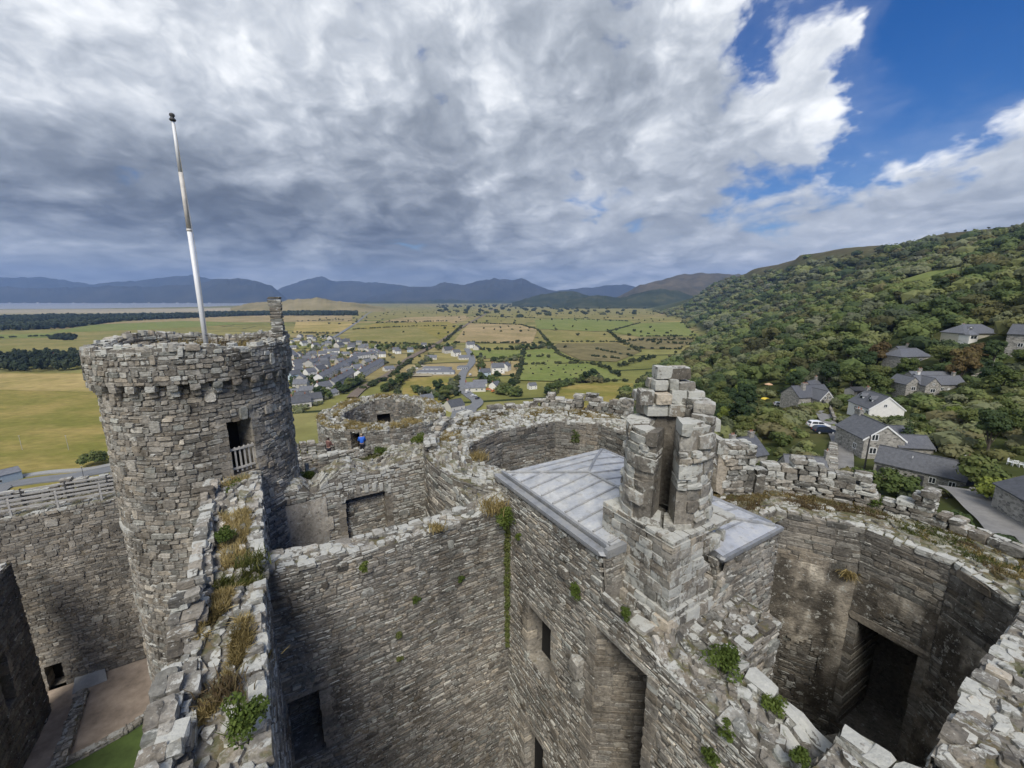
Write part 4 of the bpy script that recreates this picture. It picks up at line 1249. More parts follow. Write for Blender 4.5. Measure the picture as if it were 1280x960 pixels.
# local axes: s to the right of the picture, t away from the viewer
crown = []
for z0_, z1_, sa, sb, ta, tb in ((21.1, 21.5, .55, 1.25, -.45, .8), (21.55, 21.9, .75, 1.36, 0.05, .95), (21.9, 22.25, -.50, 1.22, .22, 1.1), (22.25, 22.58, -.74, 1.02, .30, 1.1), (22.58, 22.86, -.32, .78, .45, 1.08), (22.86, 23.18, -.24, .70, .5, 1.05)):
    s = sa
    while s < sb - .08:
        w = min(r_.uniform(.24, .56), sb - s)
        if sb - s - w < .15: w = sb - s
        tm_0 = ta + r_.uniform(-.08, .10)
        crown.append((s, s + w - .004, tm_0, (tm_0 + tb) / 2, z0_ + r_.uniform(-.02, .02), z1_ + r_.uniform(-.05, .05)))
        crown.append((s + r_.uniform(-.05, .05), s + w - .004, (tm_0 + tb) / 2, tb, z0_, z1_ + r_.uniform(-.08, .05)))
        s += w
blocks(g, f, crown, seed=403, tone=(0.52, 0.18), lich=(0.54, 0.2), jit=0.022)
part('shaft', g, SM('stone_pale'), ch)

# ---------------------------------------------------------------- round gatehouse towers (open drums)
def drum(name, label, poly, c, ro, ztop, zin, seed, face_kw, holes={}, arc=(0, 2 * math.pi), slope=0.0, cap_kw=None, parapets=(), zbot=-6.0, plaster=(), skip=(), grassy=0.3):
    o = castle_thing(name, label, 'tower', *c)
    P_ = [np.array(p, float) for p in poly]
    g = Geo()
    for i in range(len(P_)):
        if i in skip: continue
        a, b = P_[i], P_[(i + 1) % len(P_)]
        # inner faces look inwards: walk so that the outward side is to the left
        fm, L = face_map(b, a)
        hs = holes.get(i, [])
        zt = (lambda s: ztop + 0 * s)
        sheet(g, fm, 0, L, zin, ztop, None, hs)
        clad(g, fm, 0, L, ztop - 1.9, ztop, zt, hs, seed=seed + i * 3, **dict(face_kw, rh=(0.13, 0.26), rw=(0.3, 0.85), tone=(0.36, 0.12), lich=(0.18, 0.12)))
        clad(g, fm, 0, L, zin, ztop - 1.9, zt, hs, seed=seed + i * 3 + 1, **face_kw)
        for k, h in enumerate(hs):
            reveal(g, fm, h, h[4], seed=seed + k, tone=(0.42, 0.1), back=0, btone=.28)
            blocks(g, fm, [(h[0] - .35, h[1] + .35, h[3], h[3] + .26, -.5, .10)], seed=seed, tone=(.4, .1), lich=(.3, .1))
    for i in plaster:
        a, b = P_[i], P_[(i + 1) % len(P_)]
        fm, L = face_map(b, a)
        hs = holes.get(i, [])
        s_ = np.linspace(0.02, L - .02, max(4, int(L / .12))); t_ = np.linspace(ztop - 7.5, ztop - 1.7, 50)
        ss, tt = np.meshgrid(s_, t_, indexing='ij')
        V = fm(ss.ravel(), tt.ravel(), 0.02 + 0.09 * fbm(ss.ravel() * 2.1 + i, tt.ravel() * 2.1, seed=6))
        pk = fbm(ss * .9 + 3 * i, tt * .7, seed=seed + 71) + .10 * np.clip((tt - ztop + 5.0) / 2, -2, 1)
        tn = np.clip(.60 + 1.5 * (fbm(ss * 1.6, tt * 1.6, seed=67) - .5) - .45 * (fbm(ss * 2.6, tt * .35, seed=68) > .58) - .12 * np.clip(ztop - 4 - tt, 0, 3), 0.05, .95)
        g.add(V, [[x * 50 + y, (x + 1) * 50 + y, (x + 1) * 50 + y + 1, x * 50 + y + 1] for x in range(len(s_) - 1) for y in range(49) if pk[x, y] > .51 and not any(h[0] - .25 < s_[x] < h[1] + .2 and h[2] < t_[y] < h[3] + .25 for h in hs)],
              np.stack([tn.ravel(), np.full(tn.size, .46), np.full(tn.size, .2), 0 * tn.ravel()], -1))
    part('inner_wall', g, SM('stone'), o)
    # inner edge as a function of the angle
    def ri(th):
        out_ = np.full(np.shape(th), 99.0)
        dx_, dy_ = np.cos(th), np.sin(th)
        for i in range(len(P_)):
            a, b = P_[i] - np.array(c), P_[(i + 1) % len(P_)] - np.array(c)
            e = b - a
            den_ = dx_ * e[1] - dy_ * e[0]
            den_ = np.where(np.abs(den_) < 1e-9, 1e-9, den_)
            t_ = (a[0] * e[1] - a[1] * e[0]) / den_
            u_ = (a[0] * dy_ - a[1] * dx_) / den_
            out_ = np.where((t_ > 0) & (u_ >= -1e-6) & (u_ <= 1 + 1e-6), np.minimum(out_, t_), out_)
        return np.where(out_ > 90, 4.0, out_)
    g = Geo()
    th = np.linspace(arc[0], arc[1], 121)
    nr_ = 6
    zf = lambda th_, u: ztop + slope * u + 0.16 * (fbm(th_ * 6, u * 3, seed=seed + 9) - 0.5)
    rows = []
    for k in range(nr_ + 1):
        u = k / nr_
        rr_ = ri(th) * (1 - u) + ro(th) * u
        rows.append(G(c[0] + rr_ * np.cos(th), c[1] + rr_ * np.sin(th), zf(th, u + 0 * th)))
    V = np.concatenate(rows)
    n_ = len(th)
    g.add(V, [[k * n_ + i, k * n_ + i + 1, (k + 1) * n_ + i + 1, (k + 1) * n_ + i] for k in range(nr_) for i in range(n_ - 1)], (0.30, 0.32, 0.4, grassy + 0.15))
    RM_ = float(np.mean(ro(th))) * 0.75
    W_ = float(np.mean(ro(th) - ri(th)))
    def tmap(s, t, n):
        th_ = s / RM_
        u = t / W_
        rr_ = ri(th_) * (1 - u) + ro(th_) * u
        return G(c[0] + rr_ * np.cos(th_), c[1] + rr_ * np.sin(th_), zf(th_, u) + n)
    kw_ = dict(size=(0.18, 0.48), height=(0.02, 0.10), lich=(0.60, 0.2), tone=(0.5, 0.17), moss=grassy, dens=0.9)
    kw_.update(cap_kw or {})
    rubble(g, tmap, arc[0] * RM_, arc[1] * RM_, 0.12, W_ - 0.1, seed=seed + 40, **kw_)
    coping(g, tmap, arc[0] * RM_, arc[1] * RM_, 0.16, seed=seed + 41, ln=(0.22, 0.6), w=(0.22, 0.42), h=(0.0, 0.09), skip=0.05, lich=(0.62, 0.2), tone=(0.55, 0.15))
    part('wall_top', g, SM(), o)
    g = Geo()
    ro_m = float(np.mean(ro(th)))
    fo = lambda s, t, n: G(c[0] + (ro(s / ro_m) + n) * np.cos(s / ro_m), c[1] + (ro(s / ro_m) + n) * np.sin(s / ro_m), t)
    sheet(g, fo, arc[0] * ro_m, arc[1] * ro_m, zbot, ztop + slope, ds=0.5)
    clad(g, fo, arc[0] * ro_m, arc[1] * ro_m, ztop - 7, ztop + slope, lambda s: ztop + slope + 0 * s, seed=seed + 42, rh=(0.14, 0.28), rw=(0.3, 0.8))
    part('outer_wall', g, SM(), o)
    # fragments of the parapet
    for k, (a0, a1, hfun, thick, r_in) in enumerate(parapets):
        g = Geo()
        rp = np.random.default_rng(seed + 60 + k)
        L = []
        z = -0.1
        while z < 3.2:
            h = rp.uniform(0.14, 0.30)
            a = a0
            while a < a1:
                wa = rp.uniform(0.28, 0.7) / ro_m
                if z + h * 0.5 < hfun((a + wa / 2 - a0) / (a1 - a0)):
                    tt = 0.0
                    while tt < thick - 0.1:
                        w = min(rp.uniform(0.25, 0.45), thick - tt)
                        L.append((a * RM_, (a + wa) * RM_ - 0.015, tt + rp.uniform(-0.03, 0.03), tt + w - 0.012, z, z + h)); tt += w
                a += wa
            z += h
        fpar = lambda s, t, n: G(c[0] + (r_in(s / RM_) + t) * np.cos(s / RM_), c[1] + (r_in(s / RM_) + t) * np.sin(s / RM_), ztop + slope * 0.8 + n)
        blocks(g, fpar, L, seed=seed + 61 + k, tone=(0.46, 0.16), lich=(0.47, 0.2), jit=0.05)
        part('parapet_fragment', g, SM(), o)
    return o, tmap, zf, RM_, W_

S_POLY = [(8.62, 1.1), (15.5, 1.1), (16.5, 2.6), (16.6, 4.7), (15.3, 6.9), (12.7, 6.9), (12.4, 5.45), (8.62, 5.45)]
S_C = (12.7, 3.6)
# opening of the deep window embrasure in the far facet (edge 2: from (16.5,2.6) to (16.6,4.7))
edge_i = 2
s_tower, s_map, s_zf, s_rm, s_w = drum('gatehouse_tower', 'open round tower at the right with a dark square embrasure inside and grassy wall top', S_POLY, S_C, lambda th: 6.1 + 0.35 * np.cos(th + 0.5) + 0 * th, 17.45, 2.5, 500,
    dict(rh=(0.10, 0.22), rw=(0.22, 0.6), tone=(0.42, 0.17), lich=(0.30, 0.2), hue=(0.4, 0.2), dep=(0.004, 0.035)), holes={2: [(0.22, 1.90, 9.8, 14.15, 2.2)]}, arc=(-1.45, 2.05), slope=0.1, grassy=0.38, plaster=(2, 3, 4, 5, 1), skip=(6, 7),
    parapets=[(0.98, 1.16, lambda u: 2.2 - 0.6 * abs(u - 0.5), 0.9, lambda th: 5.2 + 0 * th), (0.36, 0.86, lambda u: 1.25 - 0.2 * math.sin(u * 9), 0.7, lambda th: 5.55 + 0 * th), (0.0, 0.34, lambda u: 0.75 + 0.35 * math.sin(u * 7 + 1), 0.65, lambda th: 5.65 + 0 * th), (-0.5, -0.02, lambda u: 0.25 + 0.25 * u, 0.6, lambda th: 5.7 + 0 * th)])
# the arched head of the tall stump: lintel stones bridging a dark niche
g = Geo()
stm = lambda s, t, n: G(S_C[0] + (5.2 + t) * np.cos(s), S_C[1] + (5.2 + t) * np.sin(s), 17.5 + n)
blocks(g, stm, [(1.14, 1.27, 0.0, 0.9, 0.0, 1.55), (1.0, 1.26, 0.05, 0.85, 1.5, 1.9), (1.16, 1.3, 0.3, 0.9, -0.1, 0.9), (0.90, 0.97, 0.0, 0.6, -0.1, 0.85), (0.88, 0.96, 0.1, 0.6, 0.8, 1.05)], seed=570, tone=(0.5, 0.15), lich=(0.5, 0.2), jit=0.1)
part('parapet_fragment', g, SM(), s_tower)
# south wall top nearest the viewer
g = Geo()
sst = lambda s: 17.75 + 0.25 * (fbm(s * 1.3, seed=58) - 0.5)
straight_wall(g, (8.6, -0.1), (16.3, -0.1), 2.4, 2.0, sst, right=False, ends=(False, False), seed=590, kw=dict(tone=(0.36, 0.13)), capkw=dict(size=(0.14, 0.42), height=(0.0, 0.09), lich=(0.42, 0.2), tone=(0.42, 0.17), moss=0.1))
part('near_wall', g, SM(), s_tower)

N_POLY = [(8.6, 13.5), (15.4, 13.5), (16.5, 15.2), (16.4, 17.4), (14.6, 19.2), (11.0, 19.4), (8.4, 18.3), (7.6, 16.4)]
N_C = (12.2, 16.2)
n_tower, n_map, n_zf, n_rm, n_w = drum('gatehouse_tower', 'open round tower with white rubble ring behind the lead roof', N_POLY, N_C, lambda th: 6.5 + 0 * th, 17.75, 3.0, 700,
    dict(rh=(0.09, 0.19), rw=(0.22, 0.6), tone=(0.40, 0.15), lich=(0.28, 0.18)), arc=(-0.5, 3.75), slope=0.25, grassy=0.22, cap_kw=dict(lich=(0.64, 0.18), height=(0.03, 0.18)),
    parapets=[(0.1, 0.55, lambda u: 0.9 + 0.3 * math.sin(u * 8), 0.6, lambda th: 5.9 + 0 * th), (0.62, 1.05, lambda u: 0.75 + 0.25 * math.sin(u * 11), 0.6, lambda th: 5.9 + 0 * th), (1.1, 1.5, lambda u: 0.35 + 0.15 * math.sin(u * 11), 0.6, lambda th: 5.9 + 0 * th), (1.5, 2.2, lambda u: 0.3 + 0.2 * math.sin(u * 13), 0.6, lambda th: 5.9 + 0 * th), (2.2, 2.9, lambda u: 0.4 + 0.2 * math.sin(u * 9), 0.6, lambda th: 5.9 + 0 * th)])

# ---------------------------------------------------------------- corner tower of the inner ward
CTC = (9.5, 40.4)
ct = castle_thing('corner_tower', 'wide hollow round tower with a broken rim and dark doorway, behind the people', 'tower', *CTC)
g = Geo()
cto, cti = 6.0, 3.7
co = cyl_scaled(CTC, cto); ci = cyl_scaled(CTC, cti, inward=True)
cz = lambda a: 14.0 + 0.35 * (fbm(a * 2.5 + 30, seed=61) - 0.5) + 0.4 * np.exp(-((a - 1.3) / 0.9) ** 2)
ad = math.atan2(-CTC[1], -CTC[0]) - 0.42
sdd = (ad % (2 * math.pi)) * cto
dh = (sdd - 0.45, sdd + 0.45, 12.2, 13.95)
sheet(g, co, 0, 2 * math.pi * cto, -20, 15.5, lambda s: cz(s / cto), [dh], dt=1.5)
clad(g, co, 0, 2 * math.pi * cto, 6, 15.5, lambda s: cz(s / cto), [dh], rh=(0.14, 0.28), rw=(0.25, 0.7), tone=(0.44, 0.16), lich=(0.32, 0.18), seed=62, lich_top=0.2)
reveal(g, co, dh, 1.2, seed=5)
ih = ((1.15 % (2 * math.pi)) * cti, (1.15 % (2 * math.pi)) * cti + 1.5, 11.5, 12.9)
sheet(g, ci, 0, 2 * math.pi * cti, 5, 15.5, lambda s: cz(s / cti), [ih])
clad(g, ci, 0, 2 * math.pi * cti, 8, 15.5, lambda s: cz(s / cti), [ih], rh=(0.14, 0.28), tone=(0.40, 0.15), seed=63)
reveal(g, ci, ih, 0.6, seed=6)
tmc = lambda s, t, n: G(CTC[0] + (cti + t) * np.cos(s / cto), CTC[1] + (cti + t) * np.sin(s / cto), cz(s / cto) + n)
ss = np.linspace(0, 2 * math.pi * cto, 100)
V = np.concatenate([tmc(ss, 0 * ss, 0 * ss), tmc(ss, 0 * ss + cto - cti, 0 * ss)])
g.add(V, [[i, i + 1, 101 + i, 100 + i] for i in range(99)], (0.33, 0.35, 0.4, 0.5))
rubble(g, tmc, 0, 2 * math.pi * cto, 0.1, cto - cti, size=(0.25, 0.6), height=(0.03, 0.22), lich=(0.5, 0.2), moss=0.3, seed=64)
part('wall', g, SM(), ct)

# ---------------------------------------------------------------- curtain walls round the ward
cu = castle_thing('curtain_wall', 'long grey north curtain wall with a fenced wall walk, beyond the courtyard', 'wall', -10, 36)
g = Geo()
A, B = (-48.0, 35.9), (6.6, 35.9)
kt = lambda s: 12.15 + 0.12 * (fbm(s * 0.4, seed=71) - 0.5) + 0 * s
hs = [(33.7, 34.6, 0.0, 1.8, 1.0)]
straight_wall(g, A, B, 2.4, -3.0, kt, seed=72, left=False, holes_r=hs, z_r=0, kw=dict(rh=(0.11, 0.24), rw=(0.2, 0.6), tone=(0.45, 0.16), lich=(0.17, 0.12), hue=(0.33, 0.2)), capkw=dict(size=(0.3, 0.6), height=(0.02, 0.06), lich=(0.4, 0.2), moss=0.25))
part('wall', g, SM(), cu)
g = Geo()      # low broken parapets either side of the walk, east part
tmk = top_map(A, B, kt)
for t0, seed_, s0, s1, hm in ((1.0, 75, 40.5, 55.0, 0.42), (-1.0, 76, 20.0, 53.0, 0.9)):
    rp = np.random.default_rng(seed_); L = []
    s = s0
    while s < s1:
        l = rp.uniform(0.35, 0.8); H = hm * (0.5 + fbm(np.array([s * 0.5]), seed=seed_)[0]); z = -0.1
        while z < H:
            h = rp.uniform(0.15, 0.3); L.append((s, s + l - .02, t0 - 0.25 + rp.uniform(-.05, .05), t0 + 0.25, z, z + h)); z += h
        s += l
    g = Geo(); blocks(g, tmk, L, seed=seed_, tone=(0.46, 0.15), lich=(0.5, 0.2), jit=0.05)
    part('parapet', g, SM(), cu)

ec = castle_thing('curtain_wall', 'short east curtain wall between the white-ringed tower and the hollow corner tower', 'wall', 9.5, 28)
g = Geo()
straight_wall(g, (9.2, 35.2), (9.2, 22.0), 3.0, -8.0, lambda s: 12.4 + 0.3 * (fbm(s * 0.5, seed=81) - 0.5), seed=82, ends=(False, False), z_r=4, z_l=4, kw=dict(rh=(0.14, 0.28), rw=(0.28, 0.8)), capkw=dict(size=(0.3, 0.7), height=(0.03, 0.3), moss=0.3, lich=(0.55, 0.2)))
part('wall', g, SM(), ec)
sb = castle_thing('castle_wall', 'sloping rubble wall stepping down from the turret to the wall walk with the people', 'wall', 0.8, 25)
g = Geo()
straight_wall(g, (0.6, 34.5), (0.6, 20.2), 1.6, 0.0, lambda s: 12.4 + 3.9 * np.clip((s - 4) / 8.5, 0, 1) + 0.5 * (fbm(s * 0.8, seed=84) - 0.5), seed=85, ends=(False, False), kw=dict(rh=(0.13, 0.27), tone=(0.5, 0.16), lich=(0.35, 0.2)), capkw=dict(size=(0.25, 0.6), height=(0.05, 0.45), moss=0.25, lich=(0.52, 0.2)))
part('wall', g, SM(), sb)
# rough masonry mass filling the angle between the room's far wall and the ward
mf = castle_thing('castle_wall', 'overgrown broken wall top behind the arched recess, green with ferns', 'wall', 4, 20.5)
g = Geo()
straight_wall(g, (0.9, 20.4), (8.5, 20.4), 1.9, 0.0, lambda s: 16.4 + 0.8 * (fbm(s * 0.7 + 3, seed=88) - 0.5) + 0.06 * s, seed=89, ends=(True, False), kw=dict(lich=(0.4, 0.2)), capkw=dict(size=(0.22, 0.6), height=(0.05, 0.4), moss=0.4, lich=(0.5, 0.2)))
part('wall', g, SM(), mf)

# ---------------------------------------------------------------- ruined hall wall at the left, low foundations
hw = castle_thing('ruined_wall', 'dark ruined hall wall ending squarely at the left edge, with a window splay', 'wall', -14, 24)
g = Geo()
htop = lambda s: 10.2 - 0.25 * np.clip(s - 1.5, 0, 30) * 0.6 + 0.4 * (fbm(s * 0.8, seed=93) - 0.5)
# right side of A->B must face +p
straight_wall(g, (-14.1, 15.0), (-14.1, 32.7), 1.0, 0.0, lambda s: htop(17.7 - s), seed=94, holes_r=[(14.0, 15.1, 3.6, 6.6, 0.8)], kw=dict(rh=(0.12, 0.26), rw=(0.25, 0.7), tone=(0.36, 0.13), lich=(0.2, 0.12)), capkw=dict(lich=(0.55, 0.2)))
part('wall', g, SM('stone_shaded'), hw)  # face turned from the sun, its shade painted in with the darker stone

def low_wall(pts, w, h, label, seed):
    o = castle_thing('foundation_wall', label, 'wall', *pts[0])
    g = Geo()
    for k in range(len(pts) - 1):
        straight_wall(g, pts[k], pts[k + 1], w, 0.0, lambda s: h + 0.05 * np.sin(s * 3), seed=seed + k, kw=dict(rh=(0.1, 0.2), rw=(0.25, 0.6), tone=(0.5, 0.12)), capkw=dict(size=(0.25, 0.5), height=(0.02, 0.06), tone=(0.55, 0.12), lich=(0.3, 0.15), moss=0.0))
    part('wall', g, SM(), o)
def pq(px, py, z=0.0):
    w = at_z(px, py, z)
    return (GC * w[0] + GS * w[1], -GS * w[0] + GC * w[1])
low_wall([pq(104, 868), pq(74, 962)], 0.55, 0.35, 'low stone foundation line across the gravel, running towards the viewer', 950)
low_wall([pq(60, 968), pq(160, 914), pq(215, 876)], 0.4, 0.22, 'curved low stone edging between the gravel and the lawn', 960)

# courtyard surfaces
def flat(name, pts, z, mat):
    g = Geo()
    V = [[p[0], p[1], z] for p in pts]
    g.addpoly(V, [list(range(len(V)))], (0.5, 0.5, 0.5, 1))
    o = g.obj(name, [mat]); tag(o, kind='structure'); return o
flat('courtyard', [G(-48, -12), G(7.0, -12), G(7.0, 35), G(-48, 35)], 0.0, M['gravel'])
flat('lawn', [at_z(60, 972, 0), at_z(158, 917, 0), at_z(230, 872, 0), at_z(320, 960, 0), at_z(300, 1100, 0), at_z(90, 1100, 0)], 0.012, M['lawn'])
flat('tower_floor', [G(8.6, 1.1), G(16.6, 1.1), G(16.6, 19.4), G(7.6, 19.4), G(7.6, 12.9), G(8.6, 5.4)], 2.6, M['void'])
# concrete ramp at the curtain doorway
rmp = castle_thing('concrete_ramp', 'pale concrete slab ramp below the curtain wall doorway', 'ramp', *pq(110, 850))
g = Geo()
a, b, c, d = at_z(96, 832, 0.55), at_z(128, 821, 0.55), at_z(134, 850, 0.03), at_z(90, 868, 0.03)
V = [a, b, c, d] + [np.array([v[0], v[1], 0.0]) for v in (a, b, c, d)]
g.add(V, [[0, 1, 2, 3], [0, 1, 5, 4], [1, 2, 6, 5], [2, 3, 7, 6], [3, 0, 4, 7]])
part('slab', g, [M['concrete']], rmp)

# timber railing along the edge of the curtain wall walk
fe_ = castle_thing('railing', 'grey timber railing along the edge of the curtain wall walk', 'railing', -20, 34.9, 12.15)
tm_ = top_map((-48.0, 35.9), (5.2, 35.9), lambda s: 12.15 + 0 * s)
for tline in (1.02, -0.55):
    for zz in (0.5, 0.8, 1.08):
        g = Geo(); blocks(g, tm_, [(s, s + 1.98, tline - 0.03, tline + 0.03, zz - 0.055, zz + 0.055) for s in np.arange(6, 40, 2.0)], jit=0.005, seed=2)
        part('rail', g, [M['rail_wood']], fe_)
    for s in np.arange(6, 40.1, 2.0):
        g = Geo(); blocks(g, tm_, [(s - 0.05, s + 0.05, tline - 0.09, tline + 0.01, -0.02, 1.22)], jit=0.005, seed=3)
        part('post', g, [M['iron'] if tline < 0 else M['rail_wood']], fe_)
# ================================================================ the land
PLAIN = -55.0
_cp = []
def cpt(X, Y, z): _cp.append((X, Y, z))
def cpx(px, py, Y, dz=0.0):
    w = at_y(px, py, Y); cpt(w[0], w[1], w[2] + dz)
# flat plain (asked a little lower, then levelled)
for az in range(-80, 12, 8):
    for r in (230, 330, 500, 900, 1600, 3000, 6000, 9000):
        cpt(r * math.sin(R(az)), r * math.cos(R(az)), -64)
for px, py in ((800, 472), (850, 440), (872, 420), (882, 400), (700, 470), (740, 485), (620, 500)):
    w = at_z(px, py, -56); cpt(w[0] * 0.97, w[1] * 0.97, -58)
for r in (2500, 4000, 7000):
    cpt(r * math.sin(R(17)), r * math.cos(R(17)), -62)
# castle rock
for az in range(-180, 180, 30):
    cpt(20 + 25 * math.sin(R(az)), 12 + 22 * math.cos(R(az)), -5)
for az, r, z in ((-80, 110, -40), (-60, 120, -45), (-40, 105, -42), (-20, 100, -40), (-5, 95, -34), (8, 95, -32), (-80, 170, -55), (-50, 170, -57), (-30, 160, -57), (-10, 150, -56), (3, 150, -50),
                 (-90, 40, -8), (-60, 62, -9), (-40, 66, -9), (-20, 66, -9), (0, 58, -9), (15, 50, -10)):
    cpt(r * math.sin(R(az)), r * math.cos(R(az)), z)
# village shelf and hillside on the right, from where things stand in the photograph
for px, py, Y in ((1020, 545, 84), (1035, 590, 66), (977, 508, 140), (1010, 505, 135), (1095, 572, 72), (1150, 615, 58), (1240, 640, 45), (1105, 527, 98), (1165, 492, 112), (1210, 424, 155),
                  (1125, 455, 145), (1275, 580, 58), (1240, 480, 105), (960, 490, 160), (1000, 600, 52), (930, 520, 120), (900, 500, 180), (1280, 690, 36),
                  (1180, 345, 330), (1260, 325, 400), (1100, 400, 230), (1000, 440, 230), (900, 470, 260), (950, 425, 380), (1050, 380, 420), (1000, 385, 600), (900, 420, 700), (840, 462, 380),
                  (1280, 277, 600), (1180, 297, 800), (1080, 312, 1000), (1000, 322, 1250), (940, 338, 1700), (900, 350, 2300), (960, 370, 1200), (1060, 350, 800), (1180, 320, 560), (920, 385, 1150), (880, 395, 1500), (850, 385, 2400)):
    cpx(px, py, Y)
for r in (900, 1500, 3000, 6000):
    for az in (52, 64, 80):
        cpt(r * math.sin(R(az)), r * math.cos(R(az)), 118 + 22 * math.log(r / 900))
for az, r, z in ((35, 3500, 150), (40, 3000, 165), (30, 6000, 120), (25, 8000, 60), (75, 300, 40), (90, 300, 50), (75, 120, 0), (95, 80, -4), (120, 100, 0), (150, 120, 5), (180, 120, 5), (120, 500, 70), (150, 500, 70), (180, 600, 60), (-120, 120, -35), (-150, 150, -15), (-120, 400, -58), (-150, 600, -40), (120, 3000, 130), (180, 3000, 120), (-120, 3000, -60), (-150, 3000, 20)):
    cpt(r * math.sin(R(az)), r * math.cos(R(az)), z)
_cp = np.array(_cp)
def _warp(X, Y):
    r = np.hypot(X, Y) + 1e-6
    k = np.log1p(r / 45.0) / r
    return np.stack([X * k, Y * k], -1)
_T = _warp(_cp[:, 0], _cp[:, 1])
_Dm = np.linalg.norm(_T[:, None] - _T[None], axis=-1)
_A = np.block([[-_Dm - 1e-3 * np.eye(len(_T)) * -1, np.ones((len(_T), 1))], [np.ones((1, len(_T))), np.zeros((1, 1))]])
_w = np.linalg.solve(_A, np.concatenate([_cp[:, 2], [0]]))
def land_z(X, Y):
    X, Y = np.asarray(X, float), np.asarray(Y, float)
    sh = X.shape
    T = _warp(X.ravel(), Y.ravel())
    o = np.empty(len(T))
    for i in range(0, len(T), 20000):
        d = np.linalg.norm(T[i:i + 20000, None] - _T[None], axis=-1)
        o[i:i + 20000] = -d @ _w[:-1] + _w[-1]
    r = np.hypot(X.ravel(), Y.ravel())
    rough = (fbm(X.ravel() / 60, Y.ravel() / 60, seed=3) - 0.5) * np.clip(r / 40, 0, 7) + (fbm(X.ravel() / 400, Y.ravel() / 400, seed=5) - 0.5) * np.clip(r / 30, 0, 34) * (r > 300)
    o = o + rough * np.clip((o + 57) / 20, 0, 1)
    s = o - PLAIN                     # smooth meeting with the plain
    o = PLAIN + np.where(s > 4, s, np.where(s < -4, 0, (s + 4) ** 2 / 16))
    inside = (r < 30) | ((np.abs(GC * X.ravel() + GS * Y.ravel() + 14) < 33) & (np.abs(-GS * X.ravel() + GC * Y.ravel() - 14) < 24))
    o = np.where(inside, np.minimum(o, -1.5), o)
    return o.reshape(sh)
def ground_hit(px, py, rmax=6000):
    d = ray(px, py)
    s = np.geomspace(30, rmax, 1400)
    P_ = d[None] * s[:, None]
    z = EYE + P_[:, 2]
    h = land_z(P_[:, 0], P_[:, 1])
    k = np.argmax(z < h)
    if k == 0 and not z[0] < h[0]:
        return at_z(px, py, PLAIN)
    return np.array([P_[k, 0], P_[k, 1], h[k]])

g = Geo()
azs = np.unique(np.concatenate([np.radians(np.arange(-180, -62, 4.0)), np.radians(np.arange(-62, 62, 0.30)), np.radians(np.arange(62, 180.1, 4.0))]))
rs = np.concatenate([[0.5, 15], np.geomspace(28, 11500, 190)])
ag, rg = np.meshgrid(azs, rs, indexing='ij')
X, Y = rg * np.sin(ag), rg * np.cos(ag)
Z = land_z(X, Y)
na, nr_ = len(azs), len(rs)
V = np.stack([X.ravel(), Y.ravel(), Z.ravel()], -1)
i, j = np.meshgrid(np.arange(na - 1), np.arange(nr_ - 1), indexing='ij')
F = np.stack([i * nr_ + j, i * nr_ + j + 1, (i + 1) * nr_ + j + 1, (i + 1) * nr_ + j], -1).reshape(-1, 4)
hill = np.clip((Z.ravel() - PLAIN - 1.5) / 6, 0, 1)
heath = np.clip((Z.ravel() - 88) / 45 + (fbm(X.ravel() / 120, Y.ravel() / 120, seed=9) - 0.5) * 1.2, 0, 1) * hill
g.add(V, F, np.stack([hill, heath, 0 * hill, 0 * hill], -1))
m, t, b, o = new_mat('open_land')
a = t.n('ShaderNodeAttribute', attribute_name='tint')
sx = t.n('ShaderNodeSeparateColor'); t.link(a.outputs['Color'], sx.inputs[0])
pos = t.n('ShaderNodeNewGeometry').outputs['Position']
mpp = t.n('ShaderNodeMapping'); t.link(pos, mpp.inputs[0]); mpp.inputs['Rotation'].default_value = (0, 0, R(-14))
fld = t.n('ShaderNodeTexBrick')
t.link(mpp.outputs[0], fld.inputs['Vector'])
fld.offset = 0.37; fld.squash = 0.7; fld.squash_frequency = 3
fld.inputs['Scale'].default_value = 1.0
fld.inputs['Brick Width'].default_value = 260.0
fld.inputs['Row Height'].default_value = 105.0
fld.inputs['Mortar Size'].default_value = 3.2
fld.inputs['Color1'].default_value = (0, 0, 0, 1); fld.inputs['Color2'].default_value = (1, 1, 1, 1)
fld.inputs['Mortar'].default_value = (0.5, 0.5, 0.5, 1)
fv = t.m('ADD', t.m('MULTIPLY', t.sep(fld.outputs['Color'])[0], 0.62), t.m('MULTIPLY', t.noise(pos, 0.004, 4), 0.5))
grass = t.ramp(fv, [(0.15, (0.135, 0.155, 0.045)), (0.36, (0.195, 0.19, 0.062)), (0.52, (0.270, 0.225, 0.090)), (0.66, (0.205, 0.20, 0.070)), (0.85, (0.30, 0.235, 0.115))])
grass = t.mix(1.0, grass, t.ramp(t.noise(pos, 0.03, 6, 0.65), [(0.3, 0.72), (0.5, 1.0), (0.7, 1.28)]), 'MULTIPLY')
grass = t.mix(fld.outputs['Fac'], grass, (0.035, 0.045, 0.018))
scrub = t.ramp(t.noise(pos, 0.05, 6, 0.7), [(0.3, (0.030, 0.042, 0.014)), (0.5, (0.060, 0.070, 0.024)), (0.7, (0.10, 0.095, 0.040))])
hth = t.ramp(t.noise(pos, 0.035, 7, 0.7), [(0.3, (0.040, 0.042, 0.020)), (0.47, (0.085, 0.070, 0.036)), (0.6, (0.105, 0.105, 0.045)), (0.72, (0.22, 0.21, 0.18))])
c = t.mix(sx.outputs[0], grass, scrub)
c = t.mix(sx.outputs[1], c, hth)
t.put(b.inputs['Base Color'], c); b.inputs['Roughness'].default_value = 1.0; b.inputs['Specular IOR Level'].default_value = 0.05
M['land'] = m
terr = g.obj('terrain', [m], None, True); tag(terr, kind='structure')

